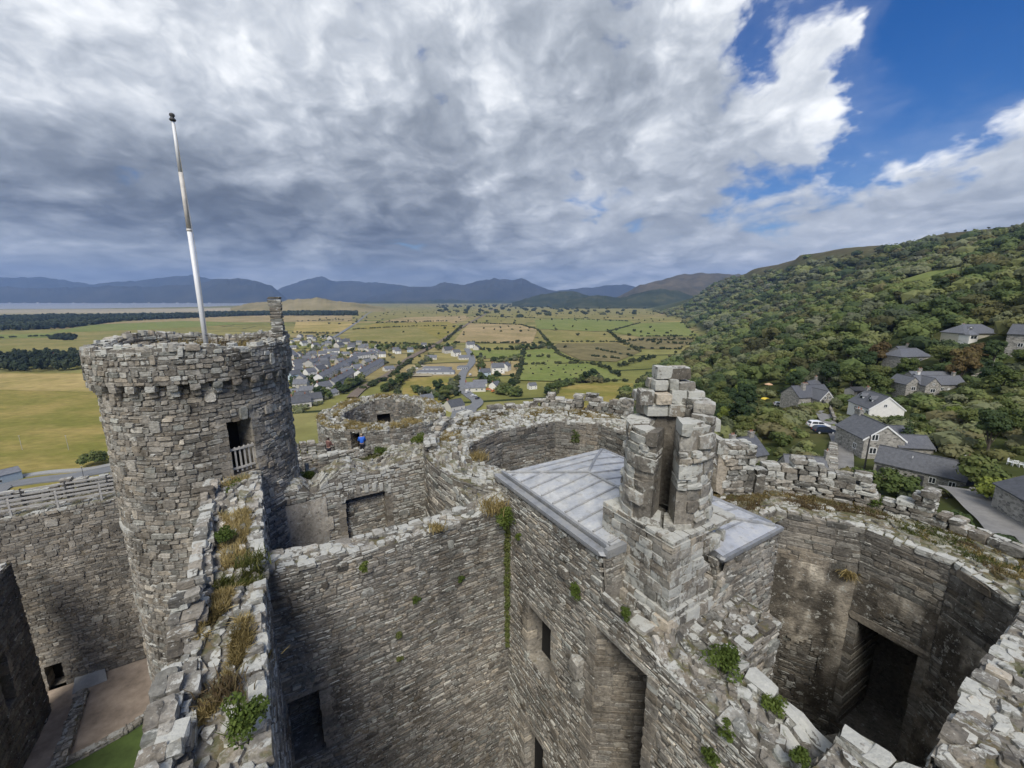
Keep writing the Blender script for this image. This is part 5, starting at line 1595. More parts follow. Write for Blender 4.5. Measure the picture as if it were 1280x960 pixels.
def field_mat(name, c1, c2, scale=0.02, stretch=(1, 1, 1)):
    m, t, b, o = new_mat(name)
    pos = t.v('MULTIPLY', t.n('ShaderNodeNewGeometry').outputs['Position'], stretch)
    n1 = t.noise(pos, scale, 6, 0.65)
    c = t.mix(t.step(n1, 0.35, 0.68), c1, c2)
    c = t.mix(1.0, c, t.ramp(t.noise(pos, scale * 9, 4, 0.6), [(0.3, 0.82), (0.7, 1.18)]), 'MULTIPLY')
    t.put(b.inputs['Base Color'], c); b.inputs['Roughness'].default_value = 1.0; b.inputs['Specular IOR Level'].default_value = 0.05
    return m
FM = {'gold': field_mat('dry_golden_pasture', (0.260, 0.220, 0.075), (0.429, 0.322, 0.141), 0.012),
      'green': field_mat('bright_pasture', (0.153, 0.186, 0.052), (0.209, 0.220, 0.075), 0.02),
      'olive': field_mat('olive_pasture', (0.186, 0.179, 0.059), (0.266, 0.224, 0.090), 0.015),
      'tan': field_mat('tan_rough_grazing', (0.249, 0.203, 0.096), (0.373, 0.282, 0.153), 0.012),
      'brown': field_mat('rushy_ground', (0.136, 0.119, 0.056), (0.215, 0.181, 0.090), 0.02),
      'sand': field_mat('estuary_sand', (0.384, 0.333, 0.237), (0.305, 0.266, 0.181), 0.004),
      'marsh': field_mat('saltmarsh', (0.237, 0.220, 0.119), (0.316, 0.277, 0.164), 0.003),
      'meadow': field_mat('hay_meadow', (0.175, 0.169, 0.041), (0.305, 0.237, 0.081), 0.018, (1, 2.0, 1))}
FIELD_N = []
def field(pix, kind, lift=0.3, name='field'):
    g = Geo()
    FIELD_N.append(1); lift = lift + .017 * len(FIELD_N)
    V = [at_z(px, py, PLAIN + lift) for px, py in pix]
    g.addpoly(V, [list(range(len(V)))])
    o = g.obj(name, [FM[kind]]); tag(o, kind='structure'); return o
# the big field at the left, two-toned
field([(-40, 640), (-60, 466), (60, 466), (110, 466), (200, 470), (240, 520), (160, 600), (60, 612)], 'meadow')
field([(-60, 486), (-60, 467), (110, 467), (210, 474), (210, 492)], 'gold', 0.4)
# left middle ground, behind the turret
field([(-60, 445), (-60, 418), (95, 411), (180, 399), (260, 396), (260, 440)], 'olive', 0.3)
field([(60, 416), (110, 406), (230, 398), (360, 398), (360, 402), (180, 412)], 'green', 0.5)
field([(110, 406), (235, 395), (440, 394), (440, 402), (300, 403), (230, 401)], 'tan', 0.7)
field([(-60, 425), (-60, 420), (80, 416), (95, 421)], 'green', 0.6)
field([(-80, 392), (-80, 387.5), (200, 386), (330, 384), (380, 388), (200, 391)], 'sand', 0.3)
field([(-80, 396), (-80, 392), (200, 391), (380, 388), (440, 392), (330, 394)], 'marsh', 0.5)
# the middle of the plain
field([(428, 428), (445, 411), (520, 408), (556, 428), (548, 432), (500, 430)], 'olive', 0.5)
field([(440, 412), (470, 404), (560, 402), (577, 409), (556, 427), (520, 409)], 'meadow', 0.6)
field([(366, 416), (370, 402), (430, 400), (448, 404), (424, 417)], 'gold', 0.5)
field([(566, 428), (586, 404), (650, 406), (672, 412), (665, 429)], 'tan', 0.6)
field([(590, 403), (606, 395), (650, 393), (668, 399), (655, 405)], 'olive', 0.5)
field([(475, 402), (520, 394), (580, 393), (588, 398), (570, 404)], 'tan', 0.4)
field([(420, 398), (450, 391), (520, 388), (600, 389), (585, 394), (480, 398)], 'olive', 0.4)
field([(600, 389), (700, 384), (800, 384), (850, 392), (700, 398), (610, 394)], 'olive', 0.4)
field([(672, 411), (668, 400), (720, 398), (790, 402), (800, 412), (740, 414)], 'green', 0.5)
field([(674, 429), (672, 413), (760, 415), (776, 428), (740, 429)], 'olive', 0.6)
field([(760, 414), (800, 404), (858, 402), (880, 409), (872, 420), (800, 421)], 'green', 0.5)
field([(780, 427), (800, 421), (850, 421), (868, 424), (850, 436), (800, 436)], 'brown', 0.5)
field([(588, 440), (590, 438), (654, 437), (655, 446), (600, 448)], 'green', 0.4)
field([(648, 472), (655, 438), (690, 434), (724, 452), (700, 454)], 'green', 0.5)
field([(648, 475), (649, 457), (700, 455), (740, 454), (768, 466), (778, 474), (720, 477)], 'green', 0.6)
field([(688, 500), (700, 484), (740, 478), (790, 479), (806, 490), (795, 505), (740, 512)], 'meadow', 0.5)
field([(690, 434), (700, 428), (770, 428), (800, 440), (770, 452), (726, 450)], 'brown', 0.35)
field([(500, 512), (505, 474), (545, 470), (572, 471), (574, 478), (568, 495), (545, 505)], 'meadow', 0.6)

# water of the estuary
m, t, b, o = new_mat('estuary_water')
pos = t.n('ShaderNodeNewGeometry').outputs['Position']
t.put(b.inputs['Base Color'], t.mix(t.noise(t.v('MULTIPLY', pos, (1, 3, 1)), 0.0012, 4), (0.20, 0.22, 0.25), (0.33, 0.33, 0.33)))
b.inputs['Roughness'].default_value = 0.30
g = Geo()
V = [at_z(px, py, PLAIN + 0.9) for px, py in ((-120, 386.8), (100, 386), (250, 383.6), (345, 380.2), (330, 378.4), (-120, 378.9))]
g.addpoly(V, [list(range(len(V)))])
tag(g.obj('water', [m]), kind='structure')
g = Geo()
V = [at_z(px, py, PLAIN + 0.9) for px, py in ((528, 378.4), (620, 377.6), (648, 377.2), (600, 376.8), (540, 377.0))]
g.addpoly(V, [list(range(len(V)))])
tag(g.obj('water', [m]), kind='structure')

# ---------------------------------------------------------------- mountains: real ridges at their distances
def hill_mat(name, c1, c2, c3, scale):
    m, t, b, o = new_mat(name)
    pos = t.n('ShaderNodeNewGeometry').outputs['Position']
    n1 = t.noise(pos, scale, 7, 0.68)
    c = t.ramp(n1, [(0.32, c1), (0.5, c2), (0.68, c3)])
    t.put(b.inputs['Base Color'], c); b.inputs['Roughness'].default_value = 1.0; b.inputs['Specular IOR Level'].default_value = 0.02
    return m
HM = {'far': hill_mat('mountain_heath', (0.030, 0.034, 0.030), (0.048, 0.050, 0.040), (0.075, 0.072, 0.055), 0.0022),
      'wood': hill_mat('wooded_foothill', (0.022, 0.030, 0.014), (0.040, 0.050, 0.022), (0.085, 0.085, 0.040), 0.006),
      'down': hill_mat('dune_pasture', (0.15, 0.135, 0.06), (0.24, 0.20, 0.10), (0.30, 0.25, 0.14), 0.006),
      'heath': hill_mat('bracken_hill', (0.055, 0.050, 0.026), (0.095, 0.080, 0.042), (0.15, 0.12, 0.07), 0.005)}
def ridge(pix, dist, depth, mat, base=PLAIN - 6, rough=0.10, seed=1, step=1.0):
    pxs = np.array([p[0] for p in pix], float); pys = np.array([p[1] for p in pix], float)
    xs = np.arange(pxs[0], pxs[-1] + step, step)
    ys = np.interp(xs, pxs, pys)
    ys = ys + (fbm(xs / 9.0, seed=seed, oct=4) - 0.5) * 3.0 * np.clip((np.interp(xs, [pxs[0], pxs[0] + 15, pxs[-1] - 15, pxs[-1]], [0, 1, 1, 0])), 0, 1)
    crest = np.array([at_y(a, b, dist) for a, b in zip(xs, ys)])
    dirs = crest[:, :2] / np.linalg.norm(crest[:, :2], axis=1)[:, None]
    ks = np.concatenate([np.linspace(-1, 0, 18), np.linspace(0, 1, 8)[1:]])
    rows = []
    for k in ks:
        off = k * depth
        w = np.cos(np.clip(abs(k), 0, 1) * math.pi / 2) ** 1.25
        XY = crest[:, :2] + dirs * off
        n1 = fbm(XY[:, 0] / (depth * 0.22), XY[:, 1] / (depth * 0.22), seed=seed + 7, oct=5)
        n2 = np.abs(fbm(XY[:, 0] / (depth * 0.35), XY[:, 1] / (depth * 0.9), seed=seed + 11, oct=3) - 0.5) * 2
        h = (crest[:, 2] - base) * w
        h = h * (1 + rough * 4 * (n1 - 0.5) * (abs(k) > 0.02) * min(1, abs(k) * 5) - rough * 2.2 * n2 * (abs(k) > 0.02) * min(1, abs(k) * 4))
        rows.append(np.stack([XY[:, 0], XY[:, 1], base + h], -1))
    V = np.concatenate(rows); n = len(xs)
    g = Geo()
    g.add(V, [[r * n + i, r * n + i + 1, (r + 1) * n + i + 1, (r + 1) * n + i] for r in range(len(ks) - 1) for i in range(n - 1)])
    o = g.obj('hills', [HM[mat]], None, True); tag(o, kind='structure'); return o
ridge([(-140, 352), (0, 347), (60, 347), (85, 351), (112, 356), (140, 353), (180, 350), (215, 346), (240, 343), (258, 348), (285, 352), (345, 366)], 10500, 2200, 'far', seed=11)
ridge([(-140, 360), (-40, 357), (10, 358), (50, 361), (90, 359), (130, 357), (180, 358), (240, 356), (265, 350), (290, 348), (318, 350), (340, 358), (352, 368), (362, 376)], 8300, 1500, 'far', seed=12)
ridge([(330, 374), (352, 360), (380, 350), (400, 346.5), (418, 351), (440, 352), (475, 353), (500, 357), (530, 360), (560, 368)], 11000, 2200, 'far', seed=13)
ridge([(440, 376), (478, 368), (505, 359), (530, 359), (548, 356), (556, 352), (568, 355), (580, 357), (600, 351), (622, 348.5), (640, 350), (652, 347), (664, 353), (680, 360), (705, 366), (740, 372)], 9300, 1700, 'far', seed=14)
ridge([(670, 372), (700, 362), (722, 360), (740, 360), (760, 357), (778, 355.5), (790, 358), (815, 364), (860, 372)], 10800, 1500, 'far', seed=15)
ridge([(330, 382), (420, 379), (480, 376), (560, 375), (640, 375), (720, 374), (800, 374)], 7200, 500, 'wood', seed=16, rough=0.05)
ridge([(640, 378), (665, 371), (690, 365), (715, 364), (735, 369), (765, 373), (800, 379)], 4700, 700, 'wood', seed=17)
ridge([(690, 380), (720, 372), (748, 369), (775, 372), (800, 366), (825, 361), (842, 362), (870, 370), (900, 376)], 3900, 600, 'wood', seed=18)
ridge([(770, 372), (800, 357), (830, 349), (850, 343.5), (875, 341), (900, 342), (922, 344), (950, 348), (1000, 356), (1040, 372)], 5200, 1300, 'heath', seed=19)
ridge([(288, 385), (305, 380), (322, 377), (345, 378), (372, 373), (398, 372.5), (420, 376), (450, 380), (480, 384)], 2900, 420, 'down', seed=20, rough=0.06)

# ---------------------------------------------------------------- roads
def ribbon(name, pts, width, mat, z=None, lift=0.6, sub=6):
    pts = np.array(pts, float)
    k = np.arange(len(pts)); kk = np.linspace(0, len(pts) - 1, (len(pts) - 1) * sub + 1)
    def cr(v):
        out_ = []
        for q in kk:
            i = min(int(q), len(v) - 2); f = q - i
            p0, p1, p2, p3 = v[max(i - 1, 0)], v[i], v[i + 1], v[min(i + 2, len(v) - 1)]
            out_.append(0.5 * ((2 * p1) + (-p0 + p2) * f + (2 * p0 - 5 * p1 + 4 * p2 - p3) * f * f + (-p0 + 3 * p1 - 3 * p2 + p3) * f ** 3))
        return np.array(out_)
    x, y = cr(pts[:, 0]), cr(pts[:, 1])
    d = np.stack([np.gradient(x), np.gradient(y)], -1); d /= np.linalg.norm(d, axis=1)[:, None]
    nrm = np.stack([d[:, 1], -d[:, 0]], -1)
    rows = []
    for u in (-1, -0.33, 0.33, 1):
        px_, py_ = x + nrm[:, 0] * u * width / 2, y + nrm[:, 1] * u * width / 2
        zz = np.full(len(px_), z) if z is not None else land_z(px_, py_)
        rows.append(np.stack([px_, py_, zz + lift], -1))
    if z is None:
        mz = np.max([r[:, 2] for r in rows], 0)
        for r in rows: r[:, 2] = mz
    n = len(x); g = Geo()
    V = np.concatenate(rows + [rows[3] - [0, 0, 1.2], rows[0] - [0, 0, 1.2]])
    F = [[a * n + i, a * n + i + 1, (a + 1) * n + i + 1, (a + 1) * n + i] for a in range(5) for i in range(n - 1)]
    g.add(V, F)
    o = g.obj(name, [mat]); tag(o, kind='structure'); return o
PL = lambda L: [at_z(px, py, PLAIN)[:2] for px, py in L]
ribbon('road', PL([(340, 470), (365, 455), (402, 431), (436, 410), (450, 400), (462, 391), (475, 386)]), 8, M['asphalt'], PLAIN, 0.9)
ribbon('railway', PL([(440, 498), (455, 485), (489, 467), (514, 447), (548, 429), (585, 405), (618, 386)]), 9, M['rail_bed'], PLAIN, 1.2)
ribbon('road', PL([(583, 436), (587, 442), (590, 453), (579, 467), (576, 484), (586, 494), (597, 503), (589, 512), (570, 522)]), 9, M['asphalt'], PLAIN, 0.9)
ribbon('road', PL([(-30, 640), (0, 612), (40, 603), (90, 597), (140, 588), (190, 580)]), 8, M['asphalt'], PLAIN, 0.9)
ribbon('road', PL([(-30, 605), (20, 598), (60, 592), (110, 588), (150, 580)]), 4, M['concrete'], PLAIN, 0.95)
field([(515, 470), (507, 462), (523, 455), (540, 458), (540, 470)], 'sand', 0.8, 'playground')
flat('road', [at_z(p, q, PLAIN + 0.85) for p, q in ((563, 522), (566, 512), (588, 506), (596, 512), (588, 526))], PLAIN + 0.85, M['asphalt'])
lane = ribbon('lane', [ground_hit(*p)[:2] for p in ((1052, 640), (1048, 612), (1052, 585), (1052, 560), (1043, 540), (1030, 522), (1022, 508), (1000, 503), (985, 507))], 3.2, M['lane'], None, 0.25)
ribbon('road', [ground_hit(*p)[:2] for p in ((1292, 700), (1262, 660), (1240, 643), (1216, 625), (1200, 618))], 5.0, M['lane'], None, 0.25)
# ================================================================ trees and other growth
def leafcloud(g, centres, radii, count, size, seed, flat=0.8, lean=0.32, tone=(0.5, 0.14), mat=0, aspect=1.3):
    """small leaf-clump faces spread over and inside several uneven lobes"""
    r = np.random.default_rng(seed)
    centres, radii = np.asarray(centres, float), np.asarray(radii, float)
    w = radii ** 2; w = w / w.sum()
    k = r.choice(len(centres), count, p=w)
    d = r.normal(0, 1, (count, 3)); d /= np.linalg.norm(d, axis=1)[:, None]
    d[:, 2] = np.where(d[:, 2] < -0.45, -d[:, 2] * 0.6, d[:, 2])
    rad = radii[k] * (0.62 + 0.42 * r.random(count) ** 0.6)
    P_ = centres[k] + d * rad[:, None] * np.array([1, 1, flat])
    nrm = d + r.normal(0, lean, (count, 3)) + np.array([0, 0, 0.25]); nrm /= np.linalg.norm(nrm, axis=1)[:, None]
    a = r.normal(0, 1, (count, 3)); u = a - nrm * (a * nrm).sum(1)[:, None]; u /= np.linalg.norm(u, axis=1)[:, None]
    v = np.cross(nrm, u)
    sz = size * r.uniform(0.55, 1.25, count)
    u, v = u * (sz * aspect)[:, None] / 2, v * sz[:, None] / 2
    j = r.uniform(0.6, 1.15, (4, count, 1))
    V = np.stack([P_ - u * j[0] - v * 0.7, P_ + u * 0.8 - v * j[1], P_ + u * j[2] + v * 0.9, P_ - u * 0.7 + v * j[3]], 1).reshape(-1, 3)
    lob = r.normal(0, 0.12, len(centres))
    t_ = np.clip(r.normal(tone[0], tone[1], count) + lob[k], 0, 1)
    C = np.repeat(np.stack([t_, t_, t_, np.ones(count)], -1), 4, 0)
    g.add(V, np.arange(count * 4).reshape(-1, 4), C, mat)
_b = bmesh.new(); bmesh.ops.create_icosphere(_b, subdivisions=1, radius=1.0)
CORE_V = np.array([v.co[:] for v in _b.verts]); CORE_F = np.array([[v.index for v in f.verts] for f in _b.faces]); _b.free()
def lobes(seed, n, Rx, H, base):
    r = np.random.default_rng(seed)
    C, Rd = [(0, 0, base + (H - base) * 0.55)], [Rx * 0.62]
    for i in range(n):
        a = 2 * math.pi * (i + r.random()) / n * 2.4
        u = r.random()
        zz = base + (H - base) * (0.22 + 0.66 * u)
        rr = Rx * (0.62 - 0.35 * abs(u - 0.35)) * r.uniform(0.75, 1.15)
        C.append((rr * math.cos(a), rr * math.sin(a), zz)); Rd.append(Rx * r.uniform(0.28, 0.46))
    return C, Rd
def make_tree(name, label, cat, matname, seed, H=8.0, Rx=3.4, base=0.7, n=13, count=2600, leaf=0.34, group=None, trunk=True):
    t = thing(name, label, cat, (0, 0, 0), 0, group)
    g = Geo(); C, Rd = lobes(seed, n, Rx, H, base)
    leafcloud(g, C, Rd, count, leaf, seed)
    rc = np.random.default_rng(seed + 5)
    for c_, r__ in zip(C, Rd):
        g.add(np.array(c_) + CORE_V * r__ * .80 * np.array([1, 1, .8]) * rc.uniform(.8, 1.1, (len(CORE_V), 1)), CORE_F, (.45, .5, .45, 1))
    g.obj('crown', [M[matname]], t)
    if trunk:
        r = np.random.default_rng(seed); g = Geo()
        g.tube([(0, 0, -0.6), (0.05, 0, base * 0.6), (0.12, 0.05, base + (H - base) * 0.35), (0.1, 0.1, base + (H - base) * 0.7)], [0.30, 0.24, 0.16, 0.06], 7)
        for i in range(4):
            c = C[1 + i * 2 % len(C[1:])]
            g.tube([(0.08, 0.03, base + 0.3 * i), (c[0] * 0.5, c[1] * 0.5, (base + c[2]) / 2 + 0.2), c], [0.12, 0.08, 0.03], 5)
        g.obj('trunk', [M['bark']], t)
    return t
SPECIES = {
    'oak': [make_tree('broadleaf_tree', '', 'tree', 'leaf_oak', 100 + i, H=8 + i * 0.6, Rx=3.4 + 0.3 * i) for i in range(3)],
    'dark': [make_tree('dark_tree', '', 'tree', 'leaf_dark', 110 + i, H=9, Rx=3.0, base=0.6) for i in range(2)],
    'light': [make_tree('light_green_tree', '', 'tree', 'leaf_light', 120, H=7, Rx=3.0)],
    'grey': [make_tree('grey_green_tree', '', 'tree', 'leaf_grey', 130, H=7.5, Rx=3.2)],
    'rust': [make_tree('russet_tree', '', 'tree', 'leaf_rust', 140, H=7.5, Rx=3.3)],
    'bush': [make_tree('bush', '', 'bush', 'leaf_oak', 150 + i, H=2.4, Rx=1.8, base=0.0, n=8, count=900, leaf=0.22, trunk=False) for i in range(2)],
    'bright_bush': [make_tree('bright_bush', '', 'bush', 'leaf_light', 160, H=2.2, Rx=1.7, base=0.0, n=8, count=900, leaf=0.2, trunk=False)],
    'fir': [],
}
def make_fir(seed):
    t = thing('conifer', '', 'tree')
    g = Geo(); C, Rd = [], []
    for k in range(9):
        u = k / 8
        C.append((0.1 * math.sin(k * 2.1), 0.1 * math.cos(k * 2.1), 1.0 + 7.4 * u)); Rd.append(2.1 * (1 - u) ** 0.8 + 0.2)
    leafcloud(g, C, Rd, 900, 0.38, seed, flat=0.45)
    g.obj('crown', [M['leaf_dark']], t)
    g = Geo(); g.tube([(0, 0, -0.5), (0, 0, 4), (0, 0, 8)], [0.2, 0.14, 0.03], 6); g.obj('trunk', [M['bark']], t)
    return t
SPECIES['fir'] = [make_fir(170)]
for L_ in SPECIES.values():
    for o_ in L_:
        index_kids(o_, None)
_used = set()
def plant(kind, loc, scale, label, group, rz=None, squash=1.0):
    i = random.randrange(len(SPECIES[kind]))
    src = SPECIES[kind][i]
    if src.name not in _used:
        o = src; _used.add(src.name)
    else:
        o = copy_tree(src)
    o.location = tuple(float(v) for v in loc)
    o.rotation_euler = (0, 0, random.random() * 6.28 if rz is None else rz)
    o.scale = (scale, scale, scale * squash)
    o['label'] = label; o['group'] = group
    return o
def stuff(o, label=None):
    tag(o, label, None, None, 'stuff'); return o
def mass(name, pts, hts, rads, count, leaf, mat, seed, flat=0.8, label=None, lobes_n=5):
    """many crowns as one mass: pts (n,3) on the ground"""
    r = np.random.default_rng(seed)
    g = Geo()
    C, Rd, T_ = [], [], []
    pts = np.asarray(pts, float); n = len(pts)
    c0 = pts + np.stack([np.zeros(n), np.zeros(n), hts * 0.55], -1)
    CC_, RR_ = [c0], [rads * 0.80]
    for k in range(lobes_n):
        a = r.uniform(0, 6.28, n)
        CC_.append(pts + np.stack([np.cos(a) * rads * 0.55, np.sin(a) * rads * 0.55, hts * r.uniform(0.3, 0.85, n)], -1)); RR_.append(rads * r.uniform(0.35, 0.55, n))
    C, Rd = np.stack(CC_, 1), np.stack(RR_, 1)                      # n, lobes
    pch = fbm(pts[:, 0] / 45, pts[:, 1] / 45, seed=seed + 1, oct=3)
    tone = np.clip(.5 + 2.2 * (pch - .5) + r.normal(0, .17, n), .05, .97)
    m_ = count * n
    ti = np.repeat(np.arange(n), count); li = r.integers(0, lobes_n + 1, m_)
    d = r.normal(0, 1, (m_, 3)); d /= np.linalg.norm(d, axis=1)[:, None]; d[:, 2] = np.where(d[:, 2] < -0.3, -d[:, 2], d[:, 2])
    P_ = C[ti, li] + d * (Rd[ti, li] * (0.75 + 0.3 * r.random(m_)))[:, None] * np.array([1, 1, flat])
    nrm = d + r.normal(0, 0.17, (m_, 3)) + np.array([0, 0, 0.2]); nrm /= np.linalg.norm(nrm, axis=1)[:, None]
    a = r.normal(0, 1, (m_, 3)); u = a - nrm * (a * nrm).sum(1)[:, None]; u /= np.linalg.norm(u, axis=1)[:, None]; v = np.cross(nrm, u)
    sz = (leaf if np.isscalar(leaf) else np.repeat(leaf, count)) * r.uniform(0.6, 1.3, m_)
    u, v = u * sz[:, None] * 0.62, v * sz[:, None] * 0.5
    V = np.stack([P_ - u - v, P_ + u * 0.8 - v, P_ + u + v * 0.8, P_ - u * 0.8 + v], 1).reshape(-1, 3)
    tt = np.clip(tone[ti] + r.normal(0, 0.06, m_), 0, 1)
    hue = np.clip(.5 + 1.5 * (fbm(pts[:, 0] / 60 + 9, pts[:, 1] / 60, seed=seed + 2, oct=2) - .5) + r.normal(0, .16, n), 0, 1)
    g.add(V, np.arange(m_ * 4).reshape(-1, 4), np.repeat(np.stack([tt, hue[ti], tt, np.ones(m_)], -1), 4, 0))
    # a leafy core inside every lobe, so that gaps show more leaves
    nl = lobes_n + 1
    Vc = (C[:, :, None] + Rd[:, :, None, None] * .86 * CORE_V[None, None] * np.array([1, 1, flat]) * r.uniform(.85, 1.1, (n, nl, len(CORE_V), 1))).reshape(-1, 3)
    Fc = (np.arange(n * nl)[:, None, None] * len(CORE_V) + CORE_F[None]).reshape(-1, 3)
    tc_ = np.repeat(tone, nl * len(CORE_V)); hc_ = np.repeat(hue, nl * len(CORE_V))
    g.add(Vc, Fc, np.stack([tc_, hc_, tc_, np.ones(len(tc_))], -1))
    o = g.obj(name, [M[mat]]); stuff(o, label); return o
M['wood_far'] = leaf_mat('woodland_leaves', [(0.044, 0.066, 0.024), (0.078, 0.111, 0.033), (0.122, 0.155, 0.046), (0.179, 0.195, 0.066), (0.164, 0.177, 0.089)], rnd=False, trans=0.15, hues=True)
M['hedge'] = leaf_mat('hedge_leaves', [(0.025, 0.037, 0.015), (0.046, 0.060, 0.022), (0.071, 0.078, 0.032)], rnd=False, trans=0.15)
M['pine'] = leaf_mat('plantation_needles', [(0.018, 0.030, 0.017), (0.030, 0.046, 0.023), (0.048, 0.063, 0.031)], rnd=False, trans=0.1)
def project(P_):
    P_ = np.asarray(P_, float)
    X, Y, Z = P_[..., 0], P_[..., 1], P_[..., 2] - EYE
    zc = Y * CP - Z * SP; yc = -Z * CP - Y * SP
    return 640 + FPX * X / zc, 480 + FPX * yc / zc, zc
def inside_poly(x, y, poly):
    poly = np.asarray(poly, float); c = np.zeros(np.shape(x), bool)
    j = len(poly) - 1
    for i in range(len(poly)):
        xi, yi = poly[i]; xj, yj = poly[j]
        c ^= ((yi > y) != (yj > y)) & (x < (xj - xi) * (y - yi) / (yj - yi + 1e-12) + xi); j = i
    return c
# pasture openings on the hill: ground polygons taken from where they lie on the slope
PASTURE = [[(1110, 356), (1160, 341), (1215, 333), (1232, 346), (1185, 352), (1140, 364)], [(1240, 332), (1290, 322), (1290, 336), (1250, 342)], [(1176, 372), (1190, 360), (1205, 358), (1190, 374)]]
PAST_W = [[ground_hit(a, b)[:2] for a, b in poly] for poly in PASTURE]
for poly in PAST_W:
    c = np.mean(poly, 0)
    ring_ = np.array([c + (np.array(p) - c) * s for s in (0.34, 0.67, 1.0) for p in np.repeat(poly, 1, 0)])
    n = len(poly); g = Geo()
    # subdivided sheet following the slope
    V = [c] + list(ring_)
    V = np.array(V); Z_ = land_z(V[:, 0], V[:, 1]) + 0.9
    F4 = [[1 + k * n + i, 1 + k * n + (i + 1) % n, 1 + (k + 1) * n + (i + 1) % n, 1 + (k + 1) * n + i] for k in range(2) for i in range(n)] + [[0, 1 + i, 1 + (i + 1) % n] for i in range(n)]
    g.addpoly(np.column_stack([V, Z_]), F4)
    tag(g.obj('field', [FM['green']]), kind='structure')
HOUSE_CLEAR = []        # (x, y, radius) kept free of trees; filled by the houses
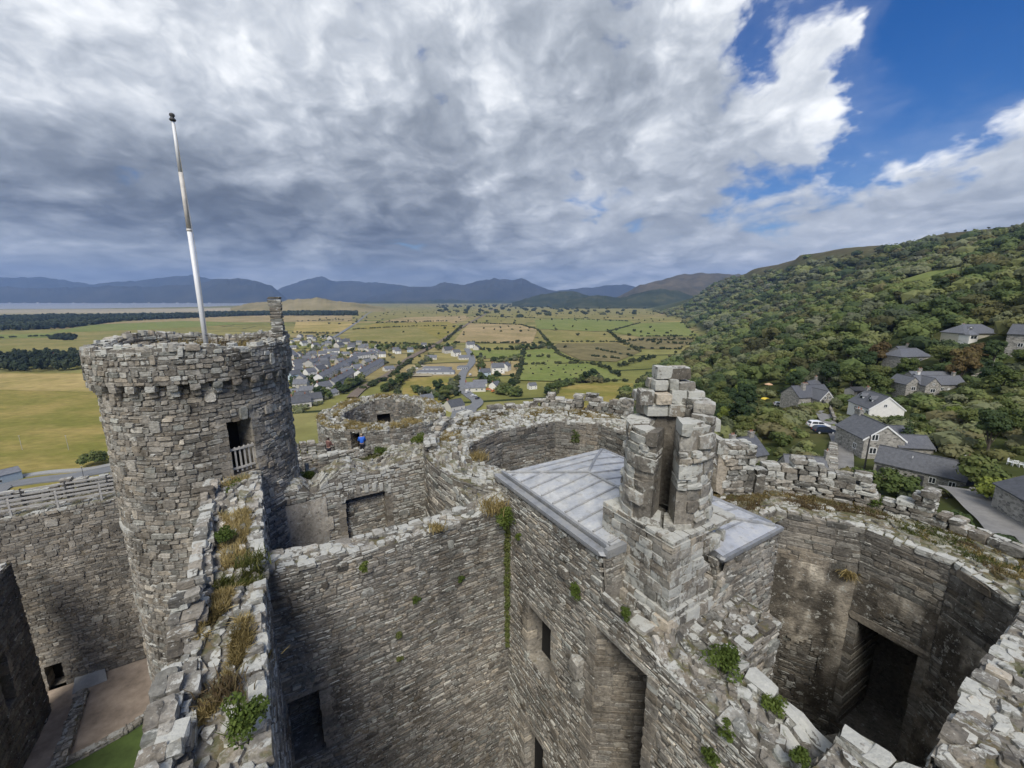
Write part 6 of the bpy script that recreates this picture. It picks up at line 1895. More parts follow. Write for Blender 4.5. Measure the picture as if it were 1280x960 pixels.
# ================================================================ houses
def rot2(x, y, a):
    return x * math.cos(a) - y * math.sin(a), x * math.sin(a) + y * math.cos(a)
class Vol:
    """one roofed volume of a house, in the house's own axes: x along the ridge"""
    def __init__(s, t, L, W, H, rise, wall, roof, ox=0, oy=0, oz=0, rot=0, hip=0.0, over=0.3, roof_tint=1.0, wall_tint=1.0, base=-2.5, barge=None, nm=''):
        s.t, s.L, s.W, s.H, s.rise, s.o, s.r, s.hip = t, L, W, H, rise, (ox, oy, oz), rot, hip
        f = s.f
        a, b = L / 2, W / 2
        g = Geo()
        V = [(-a, -b, base), (a, -b, base), (a, b, base), (-a, b, base), (-a, -b, H), (a, -b, H), (a, b, H), (-a, b, H)]
        F = [[0, 1, 5, 4], [2, 3, 7, 6]]
        if hip:
            F += [[1, 2, 6, 5], [3, 0, 4, 7]]
        else:
            V += [(a, 0, H + rise - .05), (-a, 0, H + rise - .05)]; F += [[1, 2, 6, 8, 5], [3, 0, 4, 9, 7]]
        wt = np.array([wall_tint] * 3 + [1.0]) if np.isscalar(wall_tint) else np.array([*wall_tint, 1.0])
        g.addpoly(f(V), F, wt)
        s.wall = g.obj(nm + 'wall', [M[wall]], t)
        g = Geo()
        sl = rise / b
        e = over
        rt = np.array([roof_tint] * 3 + [1.0])
        k = a - hip if hip else a + 0.12
        ea = a + (e if hip else 0.12)
        for sy in (-1, 1):
            P_ = [(-ea, sy * (b + e), H - sl * e), (ea, sy * (b + e), H - sl * e), (k, 0, H + rise), (-k, 0, H + rise)]
            Q_ = [(x, y, z + 0.14) for x, y, z in P_]
            g.addpoly(f(P_ + Q_), [[0, 1, 2, 3], [4, 5, 6, 7], [0, 1, 5, 4], [1, 2, 6, 5], [3, 0, 4, 7], [2, 3, 7, 6]], rt)
        if hip:
            for sx in (-1, 1):
                P_ = [(sx * ea, -(b + e), H - sl * e), (sx * ea, b + e, H - sl * e), (sx * k, 0, H + rise)]
                Q_ = [(x, y, z + 0.14) for x, y, z in P_]
                g.addpoly(f(P_ + Q_), [[0, 1, 2], [3, 4, 5], [0, 1, 4, 3]], rt)
        g.tube(f([(-k, 0, H + rise + 0.14), (k, 0, H + rise + 0.14)]), 0.10, 6, rt * np.array([.8, .8, .8, 1]))
        s.roof = g.obj(nm + 'roof', [M[roof]], t)
        if barge:
            for sx in barge:
                g = Geo()
                for sy in (-1, 1):
                    P_ = [(sx * (a + 0.14), sy * (b + e), H - sl * e - 0.22), (sx * (a + 0.14), 0, H + rise - 0.2), (sx * (a + 0.14), 0, H + rise + 0.12), (sx * (a + 0.14), sy * (b + e), H - sl * e + 0.10)]
                    Q_ = [(x - sx * 0.07, y, z) for x, y, z in P_]
                    g.addpoly(f(P_ + Q_), [[0, 1, 2, 3], [4, 5, 6, 7], [0, 1, 5, 4], [2, 3, 7, 6]])
                g.obj('bargeboard', [M['white_paint']], s.roof)
    def f(s, V):
        V = np.asarray(V, float).reshape(-1, 3)
        x, y = rot2(V[:, 0], V[:, 1], s.r)
        return np.stack([x + s.o[0], y + s.o[1], V[:, 2] + s.o[2]], -1)
    def chimney(s, x, y=0.0, w=0.9, d=0.6, h=1.3, mat='house_stone', pots=2):
        z = s.H + s.rise * (1 - abs(y) / (s.W / 2))
        g = Geo()
        g.box((x - w / 2, y - d / 2, z - 0.8), (x + w / 2, y + d / 2, z + h), (1, 1, 1, 1), f=s.f)
        g.box((x - w / 2 - .07, y - d / 2 - .07, z + h), (x + w / 2 + .07, y + d / 2 + .07, z + h + .14), (1, 1, 1, 1), f=s.f)
        c = g.obj('chimney', [M[mat]], s.t)
        for k in range(pots):
            g = Geo(); xx = x - w / 4 + k * w / 2 if pots > 1 else x
            g.tube(s.f([(xx, y, z + h + .1), (xx, y, z + h + .5)]), [0.13, 0.10], 8)
            g.obj('chimney_pot', [M['brickwork']], c)
    def window(s, side, x, z, w=1.0, h=1.1, nm='window'):
        """side: 's' -y, 'n' +y, 'e' +x, 'w' -x"""
        b, a = s.W / 2, s.L / 2
        def m(u, v, n):
            if side == 's': return (u, -b - n, v)
            if side == 'n': return (u, b + n, v)
            if side == 'e': return (a + n, u, v)
            return (-a - n, u, v)
        def bar(g, u0, u1, v0, v1, n0, n1):
            V = [m(*p) for p in ((u0, v0, n0), (u1, v0, n0), (u1, v1, n0), (u0, v1, n0), (u0, v0, n1), (u1, v0, n1), (u1, v1, n1), (u0, v1, n1))]
            g.add(s.f(V), [[4, 5, 6, 7], [0, 1, 5, 4], [1, 2, 6, 5], [2, 3, 7, 6], [3, 0, 4, 7]], (1, 1, 1, 1))
        g = Geo(); k = 0.09
        bar(g, x - w / 2, x + w / 2, z, z + k, -.02, .06); bar(g, x - w / 2, x + w / 2, z + h - k, z + h, -.02, .06)
        bar(g, x - w / 2, x - w / 2 + k, z + k, z + h - k, -.02, .06); bar(g, x + w / 2 - k, x + w / 2, z + k, z + h - k, -.02, .06); bar(g, x - k / 2, x + k / 2, z + k, z + h - k, -.02, .05)
        wf = g.obj(nm, [M['white_paint']], s.t)
        g = Geo(); bar(g, x - w / 2 + k * .5, x + w / 2 - k * .5, z + k * .5, z + h - k * .5, -.02, .02)
        g.obj('pane', [M['glass']], wf)
    def door(s, side, x, w=0.95, h=2.05, mat='iron'):
        b, a = s.W / 2, s.L / 2
        g = Geo()
        if side in 'sn':
            sg = -1 if side == 's' else 1
            g.box((x - w / 2, min(sg * (b - .02), sg * (b + .06)), 0), (x + w / 2, max(sg * (b - .02), sg * (b + .06)), h), (1, 1, 1, 1), f=s.f)
        else:
            sg = -1 if side == 'w' else 1
            g.box((min(sg * (a - .02), sg * (a + .06)), x - w / 2, 0), (max(sg * (a - .02), sg * (a + .06)), x + w / 2, h), (1, 1, 1, 1), f=s.f)
        g.obj('door', [M[mat]], s.t)
    def dormer(s, x, side=-1, w=1.5, h=1.2, nm='dormer'):
        """gabled roof dormer with a white front"""
        b = s.W / 2; sl = s.rise / b
        y0 = side * b * 0.62; z0 = s.H + s.rise * 0.38 - 0.1
        yb = side * b * 0.15
        g = Geo()
        V = [(x - w / 2, y0, z0), (x + w / 2, y0, z0), (x + w / 2, y0, z0 + h * .65), (x, y0, z0 + h * 1.15), (x - w / 2, y0, z0 + h * .65), (x - w / 2, yb, z0), (x + w / 2, yb, z0), (x + w / 2, yb, z0 + h * .65), (x, yb, z0 + h * 1.15), (x - w / 2, yb, z0 + h * .65)]
        g.addpoly(s.f(V), [[0, 1, 2, 3, 4], [0, 4, 9, 5], [1, 2, 7, 6]])
        d = g.obj(nm, [M['white_paint']], s.t)
        g = Geo()
        for sx in (-1, 1):
            P_ = [(x + sx * (w / 2 + .15), y0 + side * .15, z0 + h * .55), (x, y0 + side * .15, z0 + h * 1.2), (x, yb, z0 + h * 1.2), (x + sx * (w / 2 + .15), yb, z0 + h * .55)]
            g.addpoly(s.f(P_ + [(p[0], p[1], p[2] + .1) for p in P_]), [[0, 1, 2, 3], [4, 5, 6, 7], [0, 1, 5, 4], [3, 0, 4, 7]], (1, 1, 1, 1))
        g.obj('dormer_roof', [M['slate']], d)
        g = Geo(); g.box((x - w / 2 + .2, y0 + side * .04 - .02, z0 + .12), (x + w / 2 - .2, y0 + side * .04 + .02, z0 + h * .62), f=s.f); g.obj('pane', [M['glass']], d)

def cottage(name, label, cat, px, py, rz, clear=9):
    w = ground_hit(px, py)
    HOUSE_CLEAR.append((w[0], w[1], clear))
    return thing(name, label, cat, w, rz)
ST, WH, SL = 'house_stone', 'render', 'slate'
# --- the cottages on the village shelf, named by what shows
h = cottage('stone_cottage', 'stone gable-fronted house with white bargeboards, pole standing before its gable', 'house', 1082, 564, R(80))
v = Vol(h, 8.6, 6.4, 3.7, 2.5, ST, SL, roof_tint=.95, barge=(-1,))
v.window('w', 1.6, 3.4, 1.1, 1.2); v.window('w', -1.5, 0.8, 1.3, 1.2); v.window('w', 1.6, .9, 1.2, 1.2)
v.chimney(3.7, 0, 1.6, .7, .9); v.window('n', -2, 1, 1, 1.1); v.window('s', -1.0, 1.0, 1, 1.1); v.window('s', 2.4, 1.0, 1, 1.1)
v2 = Vol(h, 6.0, 4.8, 2.7, 1.6, ST, SL, ox=3.0, oy=-5.2, rot=R(90), roof_tint=.9, nm='wing_')
v2.window('s', 0.0, 1.2, 1.6, 1.0); v2.window('w', 0, 1.0, 1.1, 1.0)
v3 = Vol(h, 5.5, 4.4, 2.6, 1.5, ST, SL, ox=-2.2, oy=-5.0, rot=R(90), roof_tint=1.0, nm='wing_', barge=(-1,))
v3.window('w', 0, 1, .9, 1.0)
h = cottage('white_house', 'white gabled house with two small white roof dormers, just behind the stone gable', 'house', 1092, 520, R(80))
v = Vol(h, 8.6, 7.6, 2.9, 3.0, WH, SL, roof_tint=.85, barge=(-1,))
v.dormer(-1.6, 1, 1.3, 1.3); v.dormer(2.0, 1, 1.3, 1.3); v.window('n', -3.5, 1, 1.2, 1.2); v.window('n', 1, 1, 1.2, 1.2); v.window('w', 0.5, 3.3, 0.8, 0.8); v.door('n', -0.8); v.chimney(4, 0, .8, .7, .7)
h = cottage('long_cottage', 'long low stone cottage with dark slate roof and end chimney beside the lane', 'house', 1146, 603, R(-50))
h.scale = (.76, .86, .95)
v = Vol(h, 13.2, 5.2, 2.7, 2.1, ST, SL, roof_tint=.85)
v.chimney(6.2, 0, 1.3, .9, 1.0, ST, 1)
for x in (-3.8, 2.2, 4.9): v.window('s', x, 1.1, 1.0, 1.0)
v.door('s', -5.6, 1.1, 2.0, 'iron'); v.door('s', .6, .9, 1.95, 'iron')
g = Geo(); g.tube(v.f([(-1.2, -1.5, 4.2), (-1.2, -1.5, 4.55)]), .07, 8); g.obj('roof_vent', [M['white_paint']], h)
v2 = Vol(h, 5.2, 4.2, 1.9, 1.1, ST, SL, ox=8.6, oy=-1.4, oz=-0.6, rot=R(3), roof_tint=.8, nm='outhouse_')
v2.window('s', 0, .7, .8, .7)
h = cottage('porch_cottage', 'stone house with white-edged front gable and tall stone chimney, car parked beside it', 'house', 1006, 506, R(12))
v = Vol(h, 13, 7.0, 3.6, 3.0, ST, SL, roof_tint=.9)
v2 = Vol(h, 8, 5.2, 3.3, 2.6, ST, SL, ox=1.0, oy=-2.6, rot=R(90), nm='gable_', barge=(-1,), roof_tint=.95)
v2.window('w', -.9, 3.3, 1.0, 1.1); v2.window('w', .9, 3.3, 1.0, 1.1); v2.window('w', 0, .9, 1.6, 1.1)
v3 = Vol(h, 7, 6, 4.4, 2.7, ST, SL, ox=6.5, oy=4.5, rot=R(20), nm='rear_', roof_tint=1.05)
v3.chimney(2.8, 0, .9, .7, 1.0)
v.chimney(-3.0, -1.2, 1.2, .9, 2.0); v.chimney(.5, 1.0, .8, .7, 1.1); v.window('s', -4.6, .9, 1.1, 1.1); v.door('s', 5.0, 1.6, 2.1, 'iron')
h = cottage('large_house', 'large grey stone house with several slate gables and white windows on the slope', 'house', 1166, 490, R(-2), 7)
h.scale = (.74, .74, .78)
v = Vol(h, 17, 6.5, 3.4, 2.6, ST, SL, roof_tint=1.15)
for x in (0.0, 5.2, 6.8): v.window('s', x, 1.1, 1.2, 1.2)
v.door('s', 2.4, .9, 2, 'white_paint')
v2 = Vol(h, 9, 5.4, 3.4, 2.5, ST, SL, ox=-5.5, oy=-1.0, rot=R(90), nm='gable_', roof_tint=.95)
v2.window('w', 0, .9, 1.8, 1.3); v2.window('w', 0, 3.4, .8, .8)
v3 = Vol(h, 8, 5.4, 3.2, 2.4, ST, SL, ox=-9.8, oy=1.5, rot=R(90), nm='gable_', roof_tint=1.0)
v3.window('w', 0, 1.0, 1.6, 1.3)
v4 = Vol(h, 15, 6, 4.2, 2.3, ST, SL, ox=2.5, oy=5.8, nm='rear_', roof_tint=1.2)
v.chimney(6.2, 0, 1.0, .7, 1.2); v4.chimney(-3.5, 0, 1.2, .7, 1.1); v2.chimney(2.5, 0, 1.0, .9, 1.1, WH)
h = cottage('bungalow', 'cream bungalow with a grey hipped roof high on the wooded slope', 'house', 1211, 424, R(4), 8)
h.scale = (.74, .74, .80)
v = Vol(h, 19, 10, 3.3, 3.4, WH, SL, hip=4.5, roof_tint=1.15, wall_tint=(.80, .76, .66), over=.6)
v.chimney(-3, 1.2, 1.1, .8, .9, WH)
for x in (-5.5, 5.0): v.window('s', x, 1.0, 2.2, 1.3)
v.window('e', 0, 1, 1.6, 1.2); v2 = Vol(h, 4.5, 4.5, 2.7, 1.6, WH, SL, ox=-7.5, oy=-5.5, nm='conservatory_', hip=1.6, roof_tint=1.4); v2.window('s', 0, .8, 3.2, 1.5)
v.dormer(-4.0, -1, 2.2, 1.2)
h = cottage('slate_roof_house', 'low grey house with two pale slate roofs half hidden by trees above the gabled house', 'house', 1132, 453, R(8), 8)
h.scale = (.85, .85, .85)
v = Vol(h, 14, 7.5, 2.9, 2.8, ST, SL, hip=3.0, roof_tint=1.15); v.window('s', -3, 1, 1.2, 1.2); v.window('s', 2, 1, 1.2, 1.2)
v2 = Vol(h, 11, 6.5, 3.2, 2.6, ST, SL, ox=7.5, oy=6.5, nm='rear_', roof_tint=1.0); v2.chimney(0, 0, 1, .7, 1)
h = cottage('wooden_shed', 'small dark garden shed between the two stone houses and the trees', 'shed', 1068, 496, R(10), 5)
v = Vol(h, 4.6, 3.2, 2.2, .8, 'old_wood', 'iron'); v.door('s', 0, 2.2, 1.8, 'iron')
h = cottage('grey_house', 'grey rendered house cut off by the right edge of the hillside', 'house', 1304, 440, R(-60), 8)
v = Vol(h, 14, 7, 5.0, 2.6, ST, SL, roof_tint=.9); v.window('w', 0, 1.2, 1.2, 1.3); v.chimney(6, 0, 1, .7, 1.2); v.window('s', -4, 1.2, 1.1, 1.2)
# house right under the castle wall: only its roof shows over the parapet
h = cottage('roof_below_wall', 'slate-roofed house close under the castle wall, showing roof, small white window and dark chimney', 'house', 1000, 606, R(-14))
h.scale = (.58, .7, .8)
v = Vol(h, 8.2, 5.6, 2.5, 2.4, ST, SL, roof_tint=.95); v.chimney(4.3, 0, .7, .9, 1.1, ST, 1); v.window('s', -1.5, .9, 1.2, .7); v.window('s', 2.0, .9, 1.0, .7)
h = cottage('slate_house', 'slate roof with two stubby stone chimneys behind the broken chimney stack', 'house', 921, 582, R(20))
v = Vol(h, 8, 6.4, 3.2, 2.6, ST, SL, roof_tint=.95); v.chimney(-2.0, 0, 1.0, .8, .8, ST, 2); v.chimney(2.8, 0, 1.0, .8, .9, ST, 2); v.window('s', 0, 1, 1, 1)
h = cottage('stone_barn', 'stone barn with dark roof beside the road at the right edge', 'barn', 1322, 664, R(70), 6)
v = Vol(h, 9, 6, 3.0, 1.6, ST, SL, roof_tint=.7); v.door('w', 0, 1.6, 2.0, 'iron'); v.window('n', -2, 1.2, .8, .8)

# --- town on the plain: every house its own object
def make_house(name, L, W, H, rise, wall, tint, rt, chim=1, wins=((-0.27, .9), (0.27, .9), (-0.27, 3.0), (0.27, 3.0))):
    t = thing(name, 'x', 'house')
    v = Vol(t, L, W, H, rise, wall, 'slate_far', roof_tint=rt, wall_tint=tint, base=-0.4, over=.35)
    for sx in ((-1,) if chim == 1 else (-1, 1)):
        v.chimney(sx * (L / 2 - .5), 0, .9, .7, 1.2, 'brickwork' if chim == 1 else 'house_stone', 0)
    for side in 'sn':
        for u, z in wins:
            if z + 1.2 < H + .1: v.window(side, u * L, z, 1.2, 1.25)
    index_kids(t, None)
    return t
TYPES = {
    'terrace': make_house('terraced_house', 6.4, 8.5, 5.6, 2.8, WH, (1, 1, 1), 1.0, 1),
    'terrace_grey': make_house('terraced_house', 6.4, 8.5, 5.6, 2.8, WH, (.60, .59, .57), .95, 1),
    'white': make_house('detached_house', 10.5, 8.5, 5.2, 3.2, WH, (1.02, 1.02, 1.0), .95, 1),
    'grey': make_house('detached_house', 11, 8, 5.0, 3.0, WH, (.58, .56, .52), 1.1, 2),
    'low': make_house('bungalow', 13, 9, 2.8, 2.8, WH, (.88, .86, .80), 1.25, 1, ((-0.3, .9), (0.05, .9), (.32, .9))),
    'dark': make_house('detached_house', 12, 10, 4.0, 3.8, WH, (.75, .73, .70), .62, 1),
    'blue': make_house('detached_house', 10, 8, 5.0, 3.0, WH, (.62, .76, .90), .75, 1),
}
_tused = set()
def town(kind, px, py, deg, label, group, sc=1.0):
    src = TYPES[kind]
    o = src if src.name not in _tused else copy_tree(src)
    _tused.add(src.name)
    w = at_z(px, py, PLAIN)
    o.location = tuple(w); o.rotation_euler = (0, 0, R(deg)); o.scale = (sc, sc, sc)
    o['label'] = label; o['group'] = group
    HOUSE_CLEAR.append((w[0], w[1], 8 * sc))
    return o
def row(kind, p0, p1, n, label, group, sc=1.0):
    a, b = at_z(*p0, PLAIN), at_z(*p1, PLAIN)
    d = (b - a) / np.linalg.norm(b - a); ang = math.degrees(math.atan2(d[1], d[0]))
    for k in range(n):
        P_ = a + d * (np.linalg.norm(b - a) * (k + .5) / n)
        px, py, _ = project(P_)
        o = town(kind, float(px), float(py), ang, label, group, sc)
        o.scale = (np.linalg.norm(b - a) / n / 6.4 * 1.0, sc, sc)
row('terrace', (398, 478), (444, 452), 9, 'white terraced house in the longest row of the town, gable towards the castle', 'white terraced houses in the long row')
row('terrace_grey', (413, 486), (440, 471), 4, 'grey terraced house in the short row nearest the castle', 'grey terraced houses in the short row')
row('terrace', (448, 473), (476, 456), 7, 'terraced house in the row between the long white row and the railway', 'terraced houses beside the railway')
row('terrace_grey', (386, 459), (412, 450), 6, 'grey terraced house in the row behind the long white one', 'grey terraced houses in the back row')
row('terrace', (440, 450), (470, 446), 5, 'white terraced house in the far row close to the fields', 'terraced houses in the far row')
for k, (kind, px, py, a, sc) in enumerate([('white', 405, 490, 55, 1.1), ('blue', 368, 474, 60, 1.15), ('grey', 377, 486, 10, 1.1), ('grey', 384, 494, 20, 1.0), ('dark', 377, 508, 30, 1.1), ('dark', 392, 503, 35, 1.0), ('white', 388, 470, 60, 1.0), ('white', 384, 452, 20, .95),
        ('white', 372, 462, 60, .9), ('grey', 396, 462, 60, .9), ('low', 412, 441, 10, 1.0), ('dark', 432, 430, 30, 1.2), ('dark', 424, 434, 70, 1.1), ('dark', 440, 434, 10, 1.0), ('white', 388, 424, 15, 1.0), ('low', 372, 426, 20, 1.0), ('white', 380, 432, 60, 1.0), ('low', 366, 436, 10, 1.0), ('grey', 456, 436, 30, 1.0), ('low', 448, 444, 15, .9),
        ('low', 466, 440, 20, .9), ('white', 478, 446, 15, .9), ('white', 498, 442, 10, .8), ('grey', 425, 455, 60, .9), ('grey', 430, 462, 60, .9), ('white', 456, 466, 60, .9), ('low', 486, 463, 40, .9), ('white', 405, 455, 15, .9), ('grey', 418, 447, 10, .9), ('low', 432, 444, 10, .9)]):
    desc = {'white': 'white detached house with slate roof in the town left of the railway', 'grey': 'grey detached house with two chimneys in the town left of the railway', 'low': 'low wide bungalow in the town left of the railway', 'dark': 'big detached house with a very dark roof in the town', 'blue': 'pale blue house at the left end of the town beside the round turret'}[kind]
    town(kind, px, py, a, desc, desc.replace('house', 'houses').replace('bungalow', 'bungalows'), sc)
for k, (kind, px, py, a, sc, lab) in enumerate([
        ('blue', 513, 440, 15, .9, 'small pale blue house in the trees beside the railway'), ('white', 530, 434, 10, .9, 'white house behind the school, on the edge of the fields'), ('low', 540, 449, 10, 1.0, 'low house with pale roof directly behind the school'), ('dark', 560, 441, 30, 1.2, 'dark-roofed house on the corner behind the school'),
        ('white', 570, 445, 35, 1.1, 'white house with steep roof beside the main road bend'), ('low', 579, 449, 20, 1.0, 'white bungalow next to the upper end of the main road'), ('white', 588, 435, 20, 1.25, 'large white farmhouse at the far end of the main road'), ('dark', 596, 437, 80, .9, 'dark-roofed farm building at the far end of the main road'),
        ('blue', 606, 471, 20, 1.1, 'house with bluish walls right of the main road'), ('white', 622, 466, 10, 1.3, 'large white house among trees right of the main road'), ('white', 632, 463, 70, 1.1, 'white wing house behind the large white one right of the road'), ('low', 594, 488, 8, 1.35, 'long white bungalow at the roadside below the bend'),
        ('low', 600, 482, 8, 1.0, 'pale shed-like bungalow behind the long roadside one'), ('dark', 568, 512, 40, 1.0, 'dark slate house at the junction close under the castle'), ('grey', 533, 504, 35, .9, 'grey roof among trees at the edge of the playing field'), ('white', 665, 486, 20, .7, 'tiny white cottage at the corner of the green cattle field'), ('white', 619, 487, 60, .9, 'white house with orange vehicles outside, right of the road')]):
    town(kind, px, py, a, lab, None, sc)
for px, py in ((76, 452), (84, 450), (92, 452)):
    town('white', px, py, 10, 'white house half hidden by the row of pines on the left', 'white houses by the pines', 1.2)
# school: several low blocks with blue-grey roofs
sw = at_z(545, 467, PLAIN)
SCH_ = 0.78
sch = thing('school', 'low school of linked blocks with blue-grey roofs beside its playground', 'school', sw, R(2))
for (L_, W_, ox, oy, hh) in ((52, 13, 0, 0, 3.4), (34, 11, -6, 30, 3.4), (14, 30, 12, 16, 4.4), (16, 12, 34, 38, 3.2)):
    v = Vol(sch, L_, W_, hh, 2.0, WH, 'slate_far', ox=ox, oy=oy, roof_tint=1.15, wall_tint=(.7, .74, .8), base=-.4, hip=3.0)
    for u in np.linspace(-.4, .4, 5): v.window('s', u * L_, 1.0, 2.4, 1.4)
sch.scale = (SCH_, SCH_, SCH_)
HOUSE_CLEAR.append((sw[0], sw[1] + 12, 28))
q9 = np.random.default_rng(77)
TOWN = [(362, 423), (385, 420), (440, 428), (500, 441), (476, 462), (440, 482), (402, 506), (364, 520)]
nt = 0
for k in range(900):
    px, py = q9.uniform(360, 502), q9.uniform(420, 520)
    if nt >= 46 or not inside_poly(np.array([px]), np.array([py]), TOWN)[0]: continue
    w = at_z(px, py, PLAIN)
    if any(math.hypot(w[0] - hx, w[1] - hy) < 13 for hx, hy, _ in HOUSE_CLEAR[-160:]): continue
    kind = q9.choice(['white', 'grey', 'low', 'dark', 'terrace_grey'], p=[.3, .28, .2, .12, .1])
    desc = {'white': 'white detached house with slate roof in the town left of the railway', 'grey': 'grey detached house with two chimneys in the town left of the railway', 'low': 'low wide bungalow in the town left of the railway', 'dark': 'big detached house with a very dark roof in the town', 'terrace_grey': 'single narrow grey house among the gardens of the town'}[kind]
    town(kind, px, py, q9.choice([15, 60, 60, 100]) + q9.normal(0, 6), desc, desc.replace('house', 'houses').replace('bungalow', 'bungalows'), q9.uniform(.8, 1.05)); nt += 1
# depot shed at the very left and its neighbour
w = at_z(-4, 604, PLAIN)
dep = thing('depot_building', 'blue-grey shed with a white gable at the left edge beside the road', 'shed', w, R(62))
v = Vol(dep, 14, 8, 4.0, 1.4, WH, 'slate_far', roof_tint=1.3, wall_tint=(.45, .55, .68), base=-.4)
v.window('s', 0, 1, 2, 1.2)
for pr in list(SPECIES.values()):
    pass
# ================================================================ vehicles, people, animals, small things
M['car_white'] = plain_mat('white_car_paint', (0.78, 0.79, 0.80), 0.25, 0.03, 1.0, spec=0.6)
M['car_blue'] = plain_mat('dark_blue_car_paint', (0.018, 0.026, 0.045), 0.2, 0.05, 1.0, spec=0.7)
M['car_silver'] = plain_mat('silver_car_paint', (0.55, 0.57, 0.59), 0.25, 0.03, 1.0, spec=0.6)
M['car_orange'] = plain_mat('orange_paint', (0.65, 0.20, 0.05), 0.4, 0.05, 1.0)
M['tyre'] = plain_mat('tyre_rubber', (0.02, 0.02, 0.02), 0.9, 0.1, 4.0)
M['lamp_red'] = plain_mat('red_lamp_glass', (0.35, 0.02, 0.02), 0.3, 0.05, 4.0)
def make_car(name, paint, suv=True):
    t = thing(name, 'x', 'car')
    L, W = 4.4, 1.85
    k = 1.0 if suv else 0.88
    low = [(-2.2, .42), (-2.18, .80), (-2.05, .98 * k), (-.0, 1.02 * k), (1.15, 1.0 * k), (1.95, .88 * k), (2.2, .70), (2.2, .40)]
    up = [(-2.02, .98 * k), (-1.72, 1.50 * k), (-1.3, 1.62 * k), (.15, 1.62 * k), (.55, 1.52 * k), (1.22, 1.0 * k)]
    g = Geo()
    def prism(prof, w0, w1f):
        n = len(prof); V = []
        for sy in (-1, 1):
            for x, z in prof: V.append((x, sy * w1f(z), z))
        g.addpoly(V, [list(range(n))[::-1], [n + i for i in range(n)]] + [[i, (i + 1) % n, n + (i + 1) % n, n + i] for i in range(n)], (1, 1, 1, 1))
    prism(low, W, lambda z: W / 2 - .05 * abs(z - .7))
    prism(up, W, lambda z: W / 2 - .06 - .26 * max(0, (z - .95 * k)))
    g.obj('body', [M[paint]], t)
    def pane(P_):
        g = Geo(); g.addpoly(P_, [list(range(len(P_)))], (1, 1, 1, 1)); g.obj('window', [M['glass']], t)
    yf = lambda z: W / 2 - .06 - .26 * max(0, (z - .95 * k)) + .012
    for sy in (-1, 1):
        z0, z1 = 1.06 * k, 1.52 * k
        pane([(-1.75, sy * yf(z0), z0), (-.45, sy * yf(z0), z0), (-.45, sy * yf(z1), z1), (-1.55, sy * yf(z1), z1)])
        pane([(-.35, sy * yf(z0), z0), (1.02, sy * yf(z0), z0), (.45, sy * yf(z1), z1), (-.35, sy * yf(z1), z1)])
    pane([(1.20, -.72, 1.05 * k), (1.20, .72, 1.05 * k), (.60, .62, 1.51 * k), (.60, -.62, 1.51 * k)])
    pane([(-2.03, -.72, 1.04 * k), (-2.03, .72, 1.04 * k), (-1.76, .62, 1.47 * k), (-1.76, -.62, 1.47 * k)])
    for x in (-1.4, 1.38):
        for sy in (-1, 1):
            g = Geo(); y = sy * (W / 2 - .12)
            g.tube([(x, y - .11, .34), (x, y + .11, .34)], .34, 14)
            wh = g.obj('wheel', [M['tyre']], t)
            g = Geo(); g.tube([(x, y + sy * .10, .34), (x, y + sy * .125, .34)], .20, 10); g.obj('rim', [M['car_silver']], wh)
    for sy in (-1, 1):
        g = Geo(); g.box((2.12, sy * .62 - .16, .66), (2.215, sy * .62 + .16, .80)); g.obj('headlight', [M['white_paint']], t)
        g = Geo(); g.box((-2.2, sy * .68 - .10, .74), (-2.09, sy * .68 + .10, .94)); g.obj('tail_light', [M['lamp_red']], t)
    index_kids(t, None)
    return t
def put(o, w, rz, label, group=None, sc=1.0):
    o.location = tuple(float(v) for v in w); o.rotation_euler = (0, 0, rz); o.scale = (sc,) * 3; o['label'] = label
    if group: o['group'] = group
    return o
def up(w, h): return np.array([w[0], w[1], float(land_z(w[0:1], w[1:2])[0]) + h])
cw_ = make_car('parked_car', 'car_white'); w = ground_hit(1022, 535); put(cw_, up(w, .1), R(-8), 'white car parked on the drive beside the dark blue one')
cb_ = make_car('parked_car', 'car_blue'); w2 = ground_hit(1029, 542); put(cb_, up(w2, .1), R(-4), 'dark blue car parked on the drive in front of the white one')
cs_ = make_car('parked_car', 'car_silver', False); w3 = ground_hit(976, 508); put(cs_, up(w3, .1), R(-22), 'silver car parked beside the stone house with the tall chimney')
for w_ in (w, w2, w3): HOUSE_CLEAR.append((w_[0], w_[1], 5.0))
tc = [make_car('parked_car', 'car_white', False), make_car('parked_car', 'car_blue', False), make_car('parked_car', 'car_orange', True)]
first = set()
for k, (i, px, py, a, lab) in enumerate([(0, 584, 492, 70, 'white car by the long roadside bungalow in the town'), (0, 592, 497, 40, 'white car parked on the verge of the main road bend'), (1, 597, 500, 60, 'dark car at the bend of the main road'), (2, 611, 489, 20, 'orange van among the houses right of the main road'), (2, 617, 491, 50, 'second orange vehicle, nearer the trees right of the main road'),
        (0, 520, 462, 5, 'white car on the school playground'), (1, 526, 460, 10, 'dark car on the school playground'), (0, 588, 470, 80, 'white car on the main road beside the green hedge')]):
    o = tc[i] if i not in first else copy_tree(tc[i]); first.add(i)
    put(o, at_z(px, py, PLAIN) + [0, 0, 1.0], R(a), lab, 'vehicles in the town', 1.15)

